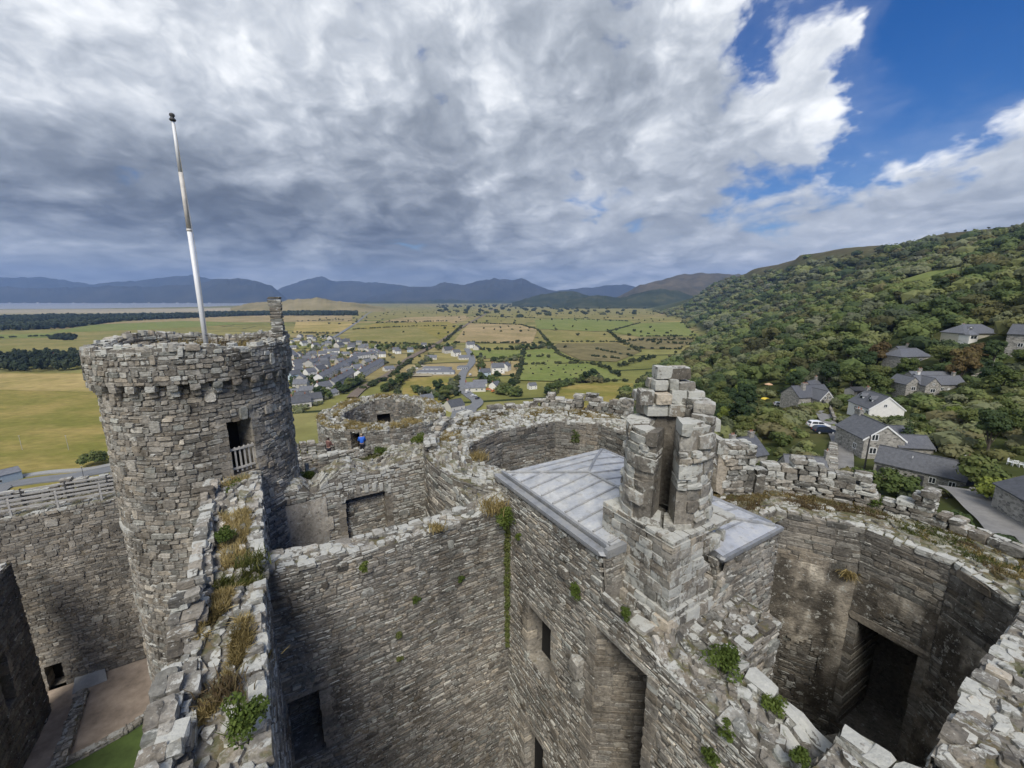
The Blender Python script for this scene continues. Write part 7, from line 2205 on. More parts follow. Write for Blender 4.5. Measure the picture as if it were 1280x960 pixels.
# parasol in the garden of the porch cottage
w = ground_hit(960, 487); HOUSE_CLEAR.append((w[0], w[1], 4))
ps_ = thing('parasol', 'pale straw-coloured garden parasol among the bushes left of the porch cottage', 'parasol', up(w, 0))
g = Geo(); n = 8
V = [(0, 0, 2.7)] + [(1.5 * math.cos(2 * math.pi * i / n), 1.5 * math.sin(2 * math.pi * i / n), 2.15) for i in range(n)] + [(1.5 * math.cos(2 * math.pi * i / n), 1.5 * math.sin(2 * math.pi * i / n), 2.0) for i in range(n)]
g.addpoly(V, [[0, 1 + i, 1 + (i + 1) % n] for i in range(n)] + [[1 + i, 1 + (i + 1) % n, 1 + n + (i + 1) % n, 1 + n + i] for i in range(n)])
M['straw'] = plain_mat('straw_canvas', (0.55, 0.36, 0.22), 0.9, 0.1, 3.0)
g.obj('canopy', [M['straw']], ps_); g = Geo(); g.tube([(0, 0, -.3), (0, 0, 2.68)], .04, 8); g.obj('pole', [M['old_wood']], ps_)
M['yellow'] = plain_mat('yellow_canvas', (0.70, 0.52, 0.06), 0.7, 0.1, 3.0)
w = ground_hit(957, 502); ca = thing('garden_canopy', 'small yellow canvas cover among the bushes below the straw parasol', 'canopy', up(w, 0), R(20)); HOUSE_CLEAR.append((w[0], w[1], 4))
g = Geo(); L_ = 12; V = []
for i in range(L_ + 1):
    a = math.pi * i / L_
    V += [(1.5 * math.cos(a), -.9, .9 + .45 * math.sin(a)), (1.5 * math.cos(a), .9, .9 + .45 * math.sin(a))]
g.add(V, [[2 * i, 2 * i + 1, 2 * i + 3, 2 * i + 2] for i in range(L_)]); g.obj('cover', [M['yellow']], ca)
for sx in (-1, 1):
    for sy in (-1, 1):
        g = Geo(); g.tube([(sx * 1.48, sy * .88, -.2), (sx * 1.48, sy * .88, .92)], .03, 6); g.obj('leg', [M['old_wood']], ca)

# white garden chairs at the right
def make_chair():
    t = thing('garden_chair', 'x', 'chair')
    W_ = M['white_paint']
    g = Geo(); g.box((-.25, -.24, .40), (.25, .26, .44)); g.obj('seat', [W_], t)
    g = Geo()
    for k in range(5): g.box((-.24 + k * .105, .24, .44), (-.18 + k * .105, .27, .88))
    g.box((-.26, .235, .84), (.26, .275, .93)); g.obj('backrest', [W_], t)
    for sx in (-1, 1):
        for sy in (-1, 1):
            g = Geo(); g.box((sx * .22 - .025, sy * .22 - .025, -.05), (sx * .22 + .025, sy * .22 + .025, .41)); g.obj('leg', [W_], t)
        g = Geo(); g.box((sx * .27 - .03, -.24, .62), (sx * .27 + .03, .26, .66)); g.obj('armrest', [W_], t)
    index_kids(t, None); return t
c0 = make_chair()
for k, (px, py, a, lab) in enumerate([(1262, 581, 20, 'white garden chair, leftmost of the three on the grass below the road'), (1268, 583, 140, 'white garden chair, middle one of the three on the grass'), (1276, 585, 230, 'white garden chair, nearest the right edge, on the grass')]):
    o = c0 if k == 0 else copy_tree(c0)
    w = ground_hit(px, py); put(o, up(w, 0), R(a), lab, 'white garden chairs', 1.0); HOUSE_CLEAR.append((w[0], w[1], 5))

# telegraph poles
def tpole(px, py, H_, lab, arm=True):
    w = ground_hit(px, py)
    t = thing('telegraph_pole', lab, 'pole', up(w, 0), R(30))
    g = Geo(); g.tube([(0, 0, -.8), (0, 0, H_)], [.14, .10], 8); g.obj('pole', [M['iron'] if H_ < 7 else M['old_wood']], t)
    g = Geo(); g.box((-.6, -.05, H_ - .5), (.6, .05, H_ - .4)); a = g.obj('crossarm', [M['old_wood']], t)
    for k in (-.5, 0, .5):
        g = Geo(); g.tube([(k, 0, H_ - .4), (k, 0, H_ - .25)], .04, 6); g.obj('insulator', [M['white_paint']], a)
tpole(1080, 588, 6.2, 'dark pole standing in front of the stone gable')
tpole(1240, 462, 7.5, 'grey telegraph pole leaning over the stone steps on the slope')
tpole(1197, 606, 3.2, 'short dark pole behind the end chimney of the long cottage')
for k, (px, py) in enumerate(((28, 563), (86, 563), (105, 598))):
    w = at_z(px, py, PLAIN)
    t = thing('field_post', 'thin pale post standing in the big field at the left' if k < 2 else 'dark post at the roadside beside the big field', 'post', w, 0, 'posts in the big field' if k < 2 else None)
    g = Geo(); g.tube([(0, 0, -.5), (0, 0, 8.5 if k < 2 else 6)], [.12, .09], 6); g.obj('shaft', [M['old_wood'] if k < 2 else M['iron']], t)
    g = Geo(); g.box((-.5, -.06, (8.5 if k < 2 else 6) - .3), (.5, .06, (8.5 if k < 2 else 6) - .15)); g.obj('crossbar', [M['old_wood']], t)
# stone steps wall on the slope at the right
def slope_wall(pix, w_, h_, lab, name='garden_wall'):
    P_ = [ground_hit(*p) for p in pix]
    t = thing(name, lab, 'wall', P_[0])
    g = Geo(); rr = np.random.default_rng(3)
    for a, b in zip(P_[:-1], P_[1:]):
        d = (b - a); L_ = np.linalg.norm(d[:2]); d2 = d[:2] / L_; nn = np.array([d2[1], -d2[0]])
        n = max(2, int(L_ / .6))
        fmw = lambda s, t_, n_: np.stack([a[0] + d2[0] * s + nn[0] * t_, a[1] + d2[1] * s + nn[1] * t_, a[2] + d[2] * s / L_ + n_], -1)
        Lb = []
        for i in range(n):
            z = -1.0
            while z < h_:
                hh = rr.uniform(.25, .4); Lb.append((i * L_ / n, (i + 1) * L_ / n - .02, -w_ / 2, w_ / 2, z, z + hh)); z += hh
        blocks(g, fmw, Lb, seed=5, tone=(.45, .12), lich=(.3, .15), jit=.04)
    part('stonework', g, SM(), t)
slope_wall([(1212, 478), (1240, 466), (1275, 482)], .8, 1.3, 'grey stone wall bending round the steps above the large house')
slope_wall([(1020, 494), (1036, 512), (1043, 528)], .6, 1.1, 'curved stone garden wall beside the porch cottage')
slope_wall([(1041, 556), (1041, 592)], 1.3, .5, 'low pale stone wall along the lane in front of the stone gable')
slope_wall([(1200, 622), (1222, 618), (1262, 610)], .5, .8, 'brown roadside wall and rail by the stone barn')

# ---------------------------------------------------------------- cattle in the green field
M['cow'] = plain_mat('black_cattle_coat', (0.018, 0.016, 0.015), 0.7, 0.2, 4.0)
def cow():
    """standing beast grown as one skin: trunk, neck, head lowered to graze, jointed legs, tail"""
    V = [(0, 0, 1.02), (-.55, 0, 1.08), (-.85, 0, 1.08), (.45, 0, 1.02), (.78, 0, 1.06), (1.02, 0, .85), (1.22, 0, .45), (1.40, 0, .22),
         (-.95, 0, .75), (-.98, 0, .40)]
    E = [(0, 1), (1, 2), (0, 3), (3, 4), (4, 5), (5, 6), (6, 7), (2, 8), (8, 9)]
    Rd = [.42, .40, .26, .40, .30, .20, .15, .09, .04, .035]
    for sx, x in ((3, .55), (1, -.65)):
        for sy in (-1, 1):
            i = len(V)
            if sx == 3: V += [(x, sy * .22, .70), (x + .02, sy * .22, .38), (x, sy * .22, .02)]; Rd += [.15, .085, .07]
            else: V += [(x + .05, sy * .23, .72), (x - .12, sy * .23, .42), (x - .05, sy * .23, .02)]; Rd += [.19, .085, .07]
            E += [(sx, i), (i, i + 1), (i + 1, i + 2)]
    me = bpy.data.meshes.new('cow'); me.from_pydata(V, E, []); o = bpy.data.objects.new('cow', me); COL.objects.link(o)
    m = o.modifiers.new('skin', 'SKIN'); o.modifiers.new('sub', 'SUBSURF').levels = 1
    o.modifiers['sub'].render_levels = 1
    for d, r_ in zip(me.skin_vertices[0].data, Rd): d.radius = (r_, r_)
    me.skin_vertices[0].data[0].use_root = True
    me.materials.append(M['cow'])
    tag(o, 'x', 'cow'); return o
c0 = cow(); rr = np.random.default_rng(12); k = 0
for px, py in [(664, 461), (671, 458), (676, 463), (681, 457), (687, 461), (692, 465), (698, 458), (703, 462), (709, 457), (716, 463), (722, 459), (728, 464), (733, 460), (739, 466), (744, 463), (684, 452), (666, 468), (690, 470), (712, 470), (706, 466), (719, 468), (748, 468), (675, 455), (696, 455)]:
    o = c0 if k == 0 else c0.copy()
    if k: COL.objects.link(o)
    w = at_z(px + rr.uniform(-1.5, 1.5), py + rr.uniform(-.6, .6), PLAIN + .55)
    o.location = tuple(w); o.rotation_euler = (0, 0, rr.uniform(0, 6.28)); o.scale = (1.25,) * 3
    o['label'] = 'black cow grazing in the bright green field beyond the town'; o['group'] = 'black cattle in the green field'; k += 1

# ---------------------------------------------------------------- the two visitors on the wall walk
M['skin'] = plain_mat('skin', (0.50, 0.33, 0.26), 0.6, 0.05, 5.0)
M['jacket_blue'] = plain_mat('blue_jacket', (0.02, 0.12, 0.55), 0.6, 0.1, 6.0)
M['jacket_red'] = plain_mat('brown_red_jacket', (0.13, 0.065, 0.055), 0.8, 0.15, 6.0)
M['trousers'] = plain_mat('dark_trousers', (0.03, 0.03, 0.038), 0.85, 0.15, 6.0)
M['hair_fair'] = plain_mat('fair_hair', (0.34, 0.27, 0.18), 0.7, 0.15, 12.0)
M['hair_dark'] = plain_mat('dark_hair', (0.05, 0.035, 0.025), 0.7, 0.15, 12.0)
def skin_obj(name, V, E, Rd, mat, parent=None, root=0, lv=2):
    me = bpy.data.meshes.new(name); me.from_pydata(V, E, []); o = bpy.data.objects.new(name, me); COL.objects.link(o)
    o.modifiers.new('skin', 'SKIN').use_smooth_shade = True
    sb_ = o.modifiers.new('sub', 'SUBSURF'); sb_.levels = lv; sb_.render_levels = lv
    for d, r_ in zip(me.skin_vertices[0].data, Rd): d.radius = (r_, r_) if np.isscalar(r_) else r_
    me.skin_vertices[0].data[root].use_root = True
    me.materials.append(M[mat])
    if parent is not None: o.parent = parent
    return o
def person(label, w, rz, jacket, hair, lean=0.0):
    t = thing('person', label, 'person', w, rz)
    # faces local -y; one continuous body
    J = {'pel': (0, 0, .95), 'wst': (0, -lean * .2, 1.10), 'cst': (0, -lean * .6, 1.32), 'nck': (0, -lean, 1.48), 'hd0': (0, -lean - .02, 1.56), 'hd1': (0, -lean - .03, 1.70)}
    V = list(J.values()); E = [(0, 1), (1, 2), (2, 3), (3, 4), (4, 5)]; Rd = [(.16, .12), (.14, .11), (.18, .12), (.06, .06), (.085, .095), (.075, .09)]
    for sx in (-1, 1):
        i = len(V)
        V += [(sx * .19, -lean * .8, 1.41), (sx * .25, -lean * .6 - .06, 1.14), (sx * .17, -lean - .30, 1.06), (sx * .13, -lean - .38, 1.07)]; Rd += [.07, .055, .042, .04]
        E += [(2, i), (i, i + 1), (i + 1, i + 2), (i + 2, i + 3)]
        for f_ in range(4):
            k_ = len(V); V.append((sx * .13 + (f_ - 1.5) * .022, -lean - .38 - .075 - .01 * (f_ in (1, 2)), 1.06)); Rd.append(.010); E.append((i + 3, k_))
        k_ = len(V); V.append((sx * .08, -lean - .41, 1.09)); Rd.append(.012); E.append((i + 3, k_))
        i = len(V)
        V += [(sx * .10, .0, .86), (sx * .11, -.02, .50), (sx * .11, .02, .10), (sx * .12, -.13, .04)]; Rd += [.10, .07, .05, .045]
        E += [(0, i), (i, i + 1), (i + 1, i + 2), (i + 2, i + 3)]
    i = len(V); V.append((0, -lean - .135, 1.62)); Rd.append(.014); E.append((4, i))
    skin_obj('body', V, E, Rd, 'skin', t)
    jv = [(0, 0, .88), (0, -lean * .2, 1.10), (0, -lean * .6, 1.33), (0, -lean * .9, 1.45)]; je = [(0, 1), (1, 2), (2, 3)]; jr = [(.19, .15), (.175, .14), (.205, .15), (.085, .085)]
    for sx in (-1, 1):
        i = len(jv); jv += [(sx * .20, -lean * .8, 1.41), (sx * .26, -lean * .6 - .06, 1.14), (sx * .18, -lean - .27, 1.06)]; jr += [.09, .078, .062]; je += [(2, i), (i, i + 1), (i + 1, i + 2)]
    skin_obj('jacket', jv, je, jr, jacket, t)
    tv = [(0, 0, .93)]; te = []; tr = [(.17, .135)]
    for sx in (-1, 1):
        i = len(tv); tv += [(sx * .10, 0, .84), (sx * .11, -.02, .50), (sx * .11, .015, .12)]; tr += [.115, .088, .075]; te += [(0, i), (i, i + 1), (i + 1, i + 2)]
    skin_obj('trousers', tv, te, tr, 'trousers', t)
    skin_obj('hair', [(0, -lean + .015, 1.66), (0, -lean + .01, 1.75), (0, -lean + .07, 1.60)], [(0, 1), (0, 2)], [(.09, .095), (.07, .08), (.06, .05)], hair, t)
    for sx in (-1, 1):
        g = Geo(); g.tube([(sx * .032, -lean - .118, 1.645), (sx * .032, -lean - .128, 1.645)], .012, 8); g.obj('eye', [M['iron']], t)
    return t
def gate(px, py, z):
    w = at_z(px, py, z); return w
# the visitors: on the curtain wall walk (z about 12.1), heads over its broken parapet
w = G(6.25, 34.95); person('visitor in a bright blue jacket standing on the wall walk behind the low parapet', (w[0], w[1], 12.13), R(200), 'jacket_blue', 'hair_fair', .12)
w = G(3.7, 35.3); person('visitor in a dark reddish jacket standing by the corner tower doorway', (w[0], w[1], 12.13), R(160), 'jacket_red', 'hair_dark', .05)

# ---------------------------------------------------------------- woodland on the hillside
rr = np.random.default_rng(42)
HC = np.array(HOUSE_CLEAR)
ROADP = np.array([ground_hit(*p)[:2] for p in ((1048, 612), (1052, 598), (1052, 585), (1052, 572), (1052, 560), (1047, 549), (1043, 540), (1037, 531), (1030, 522), (1022, 508), (1010, 505), (1262, 660), (1250, 650), (1240, 643), (1228, 634), (1216, 625), (1030, 540), (1015, 540))])
def clear_of(x, y, extra=0.0):
    d = np.hypot(x[:, None] - HC[None, :, 0], y[:, None] - HC[None, :, 1])
    ok = (d > HC[None, :, 2] + extra).all(1)
    ok &= (np.hypot(x[:, None] - ROADP[None, :, 0], y[:, None] - ROADP[None, :, 1]) > 3.5 + extra * .5).all(1)
    for poly in PAST_W: ok &= ~inside_poly(x, y, np.array(poly))
    return ok
HR, HA = np.hypot(HC[:, 0], HC[:, 1]), np.arctan2(HC[:, 0], HC[:, 1])
def blocks_view(x, y, top):
    """would something of this height hide a house on the shelf from the castle"""
    r, a = np.hypot(x, y), np.arctan2(x, y)
    hz = land_z(HC[:, 0], HC[:, 1]) + np.where(HC[:, 2] <= 5, .6, 1.6)
    slope_h = (hz - EYE) / HR
    slope_t = (top - EYE) / r
    near = (HR[None] > r[:, None]) & (HR[None] < r[:, None] + 60) & (HR[None] < 260) & (np.abs(a[:, None] - HA[None]) * HR[None] < HC[None, :, 2] * .62 + 2.0)
    return (near & (slope_t[:, None] > slope_h[None])).any(1)
def scatter(r0, r1, a0, a1, spacing, seed):
    q = np.random.default_rng(seed)
    n = int((math.radians(a1 - a0)) * (r1 ** 2 - r0 ** 2) / 2 / spacing ** 2 * 2.2)
    r = np.sqrt(q.uniform(r0 ** 2, r1 ** 2, n)); a = np.radians(q.uniform(a0, a1, n))
    x, y = r * np.sin(a), r * np.cos(a)
    cell, keep = {}, []
    for i in range(n):
        c = (int(x[i] // spacing), int(y[i] // spacing)); ok = True
        for dx_ in (-1, 0, 1):
            for dy_ in (-1, 0, 1):
                for j in cell.get((c[0] + dx_, c[1] + dy_), ()):
                    if (x[i] - x[j]) ** 2 + (y[i] - y[j]) ** 2 < spacing ** 2: ok = False
        if ok: cell.setdefault(c, []).append(i); keep.append(i)
    return x[keep], y[keep]
LAB = {'oak': 'rounded green broadleaf tree in the hillside wood behind the cottages', 'dark': 'dark green dense tree in the hillside wood behind the cottages', 'light': 'yellow-green leafy tree among the hillside trees and gardens', 'grey': 'pale grey-green tree in the hillside wood behind the cottages',
       'rust': 'russet brown tree in the hillside wood behind the cottages', 'bush': 'low green garden bush on the slope between the cottages', 'bright_bush': 'bright yellow-green garden bush on the slope between the cottages', 'fir': 'dark pointed conifer standing among the cottages'}
GRP = {k: 'hillside ' + {'oak': 'broadleaf trees', 'dark': 'dark trees', 'light': 'yellow-green trees', 'grey': 'grey-green trees', 'rust': 'russet trees', 'bush': 'garden bushes', 'bright_bush': 'bright bushes', 'fir': 'conifers'}[k] for k in LAB}
n_tree = 0
x, y = scatter(78, 195, 8, 56, 5.6, 1)
z = land_z(x, y)
ok = clear_of(x, y, 2.0) & (z > -54)
x, y, z = x[ok], y[ok], z[ok]
r_, a_ = np.hypot(x, y), np.degrees(np.arctan2(x, y))
for i in np.argsort(r_):
    u = rr.random()
    gard = (r_[i] < 125 and a_[i] > 30) or (r_[i] < 140 and a_[i] > 42)
    kind = rr.choice(['oak', 'dark', 'light', 'grey', 'rust'], p=[.5, .22, .10, .12, .06]) if not gard else rr.choice(['bush', 'bright_bush', 'oak', 'dark', 'light', 'grey'], p=[.42, .10, .2, .08, .10, .10])
    sc = rr.uniform(.75, 1.2) * (.75 if gard else 1.0)
    if kind in ('bush', 'bright_bush'): sc = rr.uniform(.9, 1.5)
    top = z[i] + (8 if kind not in ('bush', 'bright_bush') else 2.3) * sc
    if blocks_view(x[i:i + 1], y[i:i + 1], np.array([top]))[0]:
        kind, sc = 'bush', rr.uniform(.5, .8)
        if blocks_view(x[i:i + 1], y[i:i + 1], np.array([z[i] + 1.6]))[0]: continue
    if n_tree >= 285: break
    plant(kind, (x[i], y[i], z[i] - .1), sc, LAB[kind], GRP[kind], squash=rr.uniform(.85, 1.15)); n_tree += 1
for px, py, kind, sc, lab in ((1131, 560, 'fir', .7, 'dark conifer beside the stone gable house'), (1078, 612, 'bush', 1.3, 'dark bush at the foot of the stone gable house'), (1120, 620, 'bush', 1.5, 'shrub against the front of the long cottage'), (1043, 512, 'grey', .55, 'small grey tree by the porch cottage drive'), (1250, 630, 'bright_bush', 1.6, 'large lime-green bush above the road at the right'), (1225, 612, 'bush', 1.9, 'tall round bush right of the long cottage'), (1096, 460, 'rust', 1.25, 'wide bare brownish tree left of the large gabled house'), (1060, 455, 'dark', 1.2, 'dark pine-like tree above the shed')):
    w = ground_hit(px, py); plant(kind, up(w, 0), sc, lab, None)
# close scrub under the castle on the right, from the road to the foot of the walls
x, y = scatter(34, 80, 14, 74, 3.2, 2); z = land_z(x, y)
ok = clear_of(x, y, 1.0); x, y, z = x[ok], y[ok], z[ok]
ok = ~blocks_view(x, y, z + 2.4); x, y, z = x[ok], y[ok], z[ok]
gp = -GS * x + GC * y; pp_ = GC * x + GS * y
ok = (pp_ > 24) | (gp > 28); x, y, z = x[ok], y[ok], z[ok]
n = len(x)
mass('scrub', np.stack([x, y, z - .2], -1), rr.uniform(1.0, 2.4, n), rr.uniform(1.2, 2.2, n), 420, .26, 'wood_far', 5)
# mid and far wood as masses
def wood(r0, r1, a0, a1, sp, cnt, leaf, seed, hmin, hmax, name='woodland'):
    x, y = scatter(r0, r1, a0, a1, sp, seed); z = land_z(x, y)
    ok = (z > -53.5) & clear_of(x, y, 1.0)
    hth = np.clip((z - 88) / 45 + (fbm(x / 120, y / 120, seed=9) - 0.5) * 1.2, 0, 1)
    ok &= rr.random(len(x)) > hth * 1.25
    ok &= ~((z < -45) & (fbm(x / 90, y / 90, seed=77) > .56))
    ok &= ~blocks_view(x, y, z + hmax * .8)
    x, y, z = x[ok], y[ok], z[ok]; n = len(x)
    h_ = rr.uniform(hmin, hmax, n) * (1 - .5 * np.clip(hth[ok] * 2, 0, 1)); 
    return mass(name, np.stack([x, y, z - .3], -1), h_, np.clip(rr.lognormal(-.5, .28, n), .38, 1.1) * sp * 1.15, cnt, leaf, 'wood_far', seed)
wood(78, 195, 8, 76, 4.2, 120, .45, 10, 1.4, 3.2, 'undergrowth')
x, y = scatter(76, 185, 20, 58, 2.7, 55); z = land_z(x, y); ok = clear_of(x, y, -1.5) & (z > -50) & ~blocks_view(x, y, z + .9); x, y, z = x[ok], y[ok], z[ok]; n = len(x)
mass('undergrowth', np.stack([x, y, z - .3], -1), rr.uniform(.8, 1.6, n), rr.uniform(1.0, 2.0, n), 70, .34, 'wood_far', 56)
wood(190, 330, 6, 78, 6.8, 280, .62, 11, 5, 10)
wood(330, 560, 4, 78, 8.4, 140, 1.0, 12, 6, 11)
wood(560, 1000, 2, 78, 12, 60, 1.7, 13, 6, 11)
wood(1000, 2600, 8, 58, 19, 26, 4.0, 14, 7, 12)
# gorse and hawthorn dots over the open heath
x, y = scatter(350, 1300, 30, 60, 30, 15); z = land_z(x, y); ok = (z > 60) & (rr.random(len(x)) < .7); x, y, z = x[ok], y[ok], z[ok]; n = len(x)
mass('gorse', np.stack([x, y, z - .3], -1), rr.uniform(1.5, 4, n), rr.uniform(1.5, 4, n), 40, 1.0, 'hedge', 16)
# slope of the castle rock towards the plain
x, y = scatter(62, 300, -48, 14, 6.5, 17); z = land_z(x, y); ok = (z > -54.2) & (z < -20) & clear_of(x, y, 2); x, y, z = x[ok], y[ok], z[ok]; n = len(x)
mass('woodland', np.stack([x, y, z - .3], -1), rr.uniform(4, 8, n), rr.uniform(3, 4.6, n), 200, .6, 'wood_far', 18)

# ---------------------------------------------------------------- trees of the plain
PT = [(398, 500, 'dark', 1.5), (408, 497, 'oak', 1.3), (425, 491, 'dark', 1.4), (436, 488, 'oak', 1.4), (447, 482, 'dark', 1.3), (452, 476, 'oak', 1.2), (480, 490, 'oak', 1.1), (490, 487, 'dark', 1.2), (500, 482, 'oak', 1.5), (506, 478, 'dark', 1.3), (497, 472, 'dark', 1.1), (519, 490, 'oak', 1.0), (524, 493, 'dark', 1.0), (548, 494, 'dark', 1.9), (556, 500, 'oak', 1.6), (560, 494, 'oak', 1.4), (500, 458, 'oak', 1.0), (492, 436, 'dark', 1.3), (478, 436, 'oak', 1.2), (485, 438, 'dark', 1.1), (505, 438, 'oak', 1.0), (520, 438, 'dark', 1.0), (534, 440, 'dark', .9), (548, 437, 'oak', 1.1), (560, 436, 'dark', 1.2),
      (590, 446, 'oak', .9), (597, 452, 'dark', 1.0), (604, 462, 'oak', 1.0), (600, 474, 'oak', 1.0), (622, 478, 'dark', 1.5), (630, 492, 'oak', 1.5), (640, 488, 'dark', 1.5), (646, 496, 'oak', 1.3), (618, 455, 'dark', 1.2), (628, 452, 'oak', 1.2), (638, 455, 'dark', 1.0), (645, 462, 'oak', 1.0), (640, 476, 'dark', 1.0),
      (690, 492, 'oak', 1.5), (684, 496, 'dark', 1.2), (697, 488, 'oak', 1.2), (733, 478, 'dark', 1.6), (742, 477, 'dark', 1.7), (750, 478, 'grey', 1.4), (727, 479, 'oak', 1.2), (660, 437, 'dark', 1.3), (668, 436, 'dark', 1.4), (678, 436, 'grey', 1.6), (686, 435, 'oak', 1.5), (654, 436, 'dark', 1.2), (612, 441, 'dark', 1.0), (622, 438, 'oak', .9), (640, 438, 'dark', 1.0),
      (472, 437, 'dark', 1.2), (466, 447, 'oak', .9), (395, 436, 'oak', 1.0), (404, 424, 'dark', 1.2), (397, 421, 'oak', 1.1), (410, 423, 'dark', 1.0), (120, 582, 'bush', 3.6)]
TL = {'dark': 'dark round tree standing among the houses and lanes of the plain', 'oak': 'green broadleaf tree standing among the houses and lanes of the plain', 'grey': 'grey-green tree beside a field on the plain', 'bush': 'round dark bush at the edge of the big field beside the road'}
for px, py, kind, sc in PT:
    plant(kind, at_z(px, py, PLAIN), sc, TL[kind], None if kind == 'bush' else 'trees on the plain, ' + kind, squash=.9)
# hedgerows: one object for each hedge
HEDGES = [[(655, 437), (648, 472), (646, 480)], [(655, 446), (690, 448)], [(690, 434), (700, 445), (724, 454)], [(648, 457), (700, 455), (738, 455)], [(738, 455), (760, 463), (778, 474)], [(700, 480), (740, 477), (790, 477)], [(688, 500), (697, 486)], [(674, 429), (690, 434), (655, 436)], [(590, 437), (655, 437)], [(672, 412), (690, 434)], [(760, 414), (776, 428), (800, 440)], [(700, 428), (776, 428)],
          [(800, 421), (872, 420)], [(780, 427), (868, 425)], [(800, 436), (850, 437)], [(800, 404), (760, 415)], [(556, 428), (577, 408)], [(428, 428), (500, 430), (548, 432)], [(440, 412), (520, 408), (560, 408)], [(470, 404), (560, 402)], [(590, 404), (650, 406), (672, 412)], [(566, 429), (665, 429)], [(606, 396), (670, 398)], [(366, 416), (424, 417)], [(370, 402), (430, 400)], [(500, 474), (495, 500)], [(572, 471), (570, 495)], [(455, 487), (490, 469), (514, 450)],
          [(-60, 446), (95, 444), (250, 440)], [(-60, 426), (40, 421), (95, 420)], [(720, 399), (790, 402)], [(820, 447), (770, 460)], [(735, 445), (800, 452)], [(745, 437), (790, 446)], [(810, 428), (860, 431)]]
for k, hpix in enumerate(HEDGES):
    P_ = [at_z(a, b, PLAIN) for a, b in hpix]; pts = []
    for a, b in zip(P_[:-1], P_[1:]):
        L_ = np.linalg.norm(b - a); n = max(2, int(L_ / 5.5))
        for i in range(n):
            if rr.random() < .82: pts.append(a + (b - a) * (i + rr.random()) / n + np.array([*rr.normal(0, 1.0, 2), 0]))
    pts = np.array(pts); n = len(pts)
    tall = 1.0 + .8 * (k % 3 == 1)
    o = mass('hedge', pts, rr.uniform(1.8, 4.2, n) * tall, rr.uniform(2.2, 4.2, n), 60, .95, 'hedge', 200 + k)
    del o['kind']
    tag(o, 'dark uneven hedgerow dividing the fields on the plain', 'hedge', 'field hedgerows')
q9 = np.random.default_rng(5); X_, Y_ = q9.uniform(360, 504, 1500), q9.uniform(420, 520, 1500); ok = inside_poly(X_, Y_, TOWN); P_ = np.array([at_z(a, b, PLAIN - .3) for a, b in zip(X_[ok], Y_[ok])])
d_ = np.hypot(P_[:, None, 0] - HC[None, :, 0], P_[:, None, 1] - HC[None, :, 1]).min(1); P_ = P_[d_ > 8.0][:330]; n = len(P_)
mass('garden_greenery', P_, rr.uniform(2, 6, n), rr.uniform(1.8, 3.6, n), 70, .8, 'wood_far', 61)
def thicket(pix, n, seed, h=(4, 9)):
    q9 = np.random.default_rng(seed); px, py = np.array(pix, float).T; k = q9.uniform(0, len(pix) - 1, n)
    P_ = np.array([at_z(a + q9.normal(0, 2.2), b + q9.normal(0, 1.2), PLAIN - .3) for a, b in zip(np.interp(k, range(len(px)), px), np.interp(k, range(len(px)), py))])
    d_ = np.hypot(P_[:, None, 0] - HC[None, :, 0], P_[:, None, 1] - HC[None, :, 1]).min(1); P_ = P_[d_ > 7]; n = len(P_)
    mass('thicket', P_, q9.uniform(*h, n), q9.uniform(2.2, 4.4, n), 90, .9, 'wood_far', seed)
thicket([(392, 505), (412, 496), (436, 488), (452, 476)], 60, 62)
thicket([(470, 437), (500, 437), (545, 436), (570, 434)], 70, 63)
thicket([(480, 490), (500, 480), (520, 462), (540, 446)], 40, 64)
thicket([(520, 492), (545, 498), (560, 500), (568, 480)], 40, 65)
thicket([(600, 448), (604, 470), (625, 492), (650, 496)], 80, 66)
thicket([(612, 452), (640, 452), (652, 446)], 40, 67, (3, 6))
thicket([(640, 437), (690, 435)], 30, 68)
thicket([(690, 495), (686, 488), (730, 478), (752, 478)], 35, 69)
# field trees, dotted far over the plain, and the plantation at the left
x, y = scatter(560, 2600, -25, 32, 36, 20); z = land_z(x, y)
d_ = fbm(x / 160, y / 70, seed=31, oct=3)
ok = (z < -52) & (d_ > .56) & (rr.random(len(x)) < .6); x, y = x[ok], y[ok]; n = len(x)
mass('field_trees', np.stack([x, y, np.full(n, PLAIN - .3)], -1), rr.uniform(2.5, 8, n), rr.uniform(1.8, 5.2, n), 30, 1.6, 'hedge', 21)
x, y = scatter(1800, 5200, -10, 36, 85, 22); z = land_z(x, y)
ok = (z < -50) & (fbm(x / 500, y / 160, seed=33, oct=3) > .5); x, y = x[ok], y[ok]; n = len(x)
mass('field_trees', np.stack([x, y, np.full(n, PLAIN - .3)], -1), rr.uniform(6, 13, n), rr.uniform(9, 24, n), 22, 6.0, 'hedge', 23)
def plantation(pix, sp, hh, cnt, leaf, seed, name):
    W_ = np.array([at_z(a, b, PLAIN)[:2] for a, b in pix]); lo, hi = W_.min(0), W_.max(0)
    n = int((hi - lo).prod() / sp ** 2); q = np.random.default_rng(seed)
    x, y = q.uniform(lo[0], hi[0], n), q.uniform(lo[1], hi[1], n); ok = inside_poly(x, y, W_); x, y = x[ok], y[ok]; n = len(x)
    return mass(name, np.stack([x, y, np.full(n, PLAIN - .3)], -1), q.uniform(*hh, n), q.uniform(.45, .62, n) * sp, cnt, leaf, 'pine', seed, flat=1.4)
plantation([(-70, 417), (-70, 400), (60, 396.5), (140, 396), (300, 393.5), (330, 394), (150, 402), (80, 411)], 15, (10, 17), 24, 4.2, 41, 'forest')
plantation([(345, 392.5), (380, 391.5), (448, 391.6), (446, 394.5), (345, 395)], 17, (11, 17), 20, 4.5, 42, 'forest')
plantation([(250, 392.5), (345, 391.5), (345, 394.5), (250, 395.5)], 17, (9, 15), 20, 4.5, 43, 'forest')
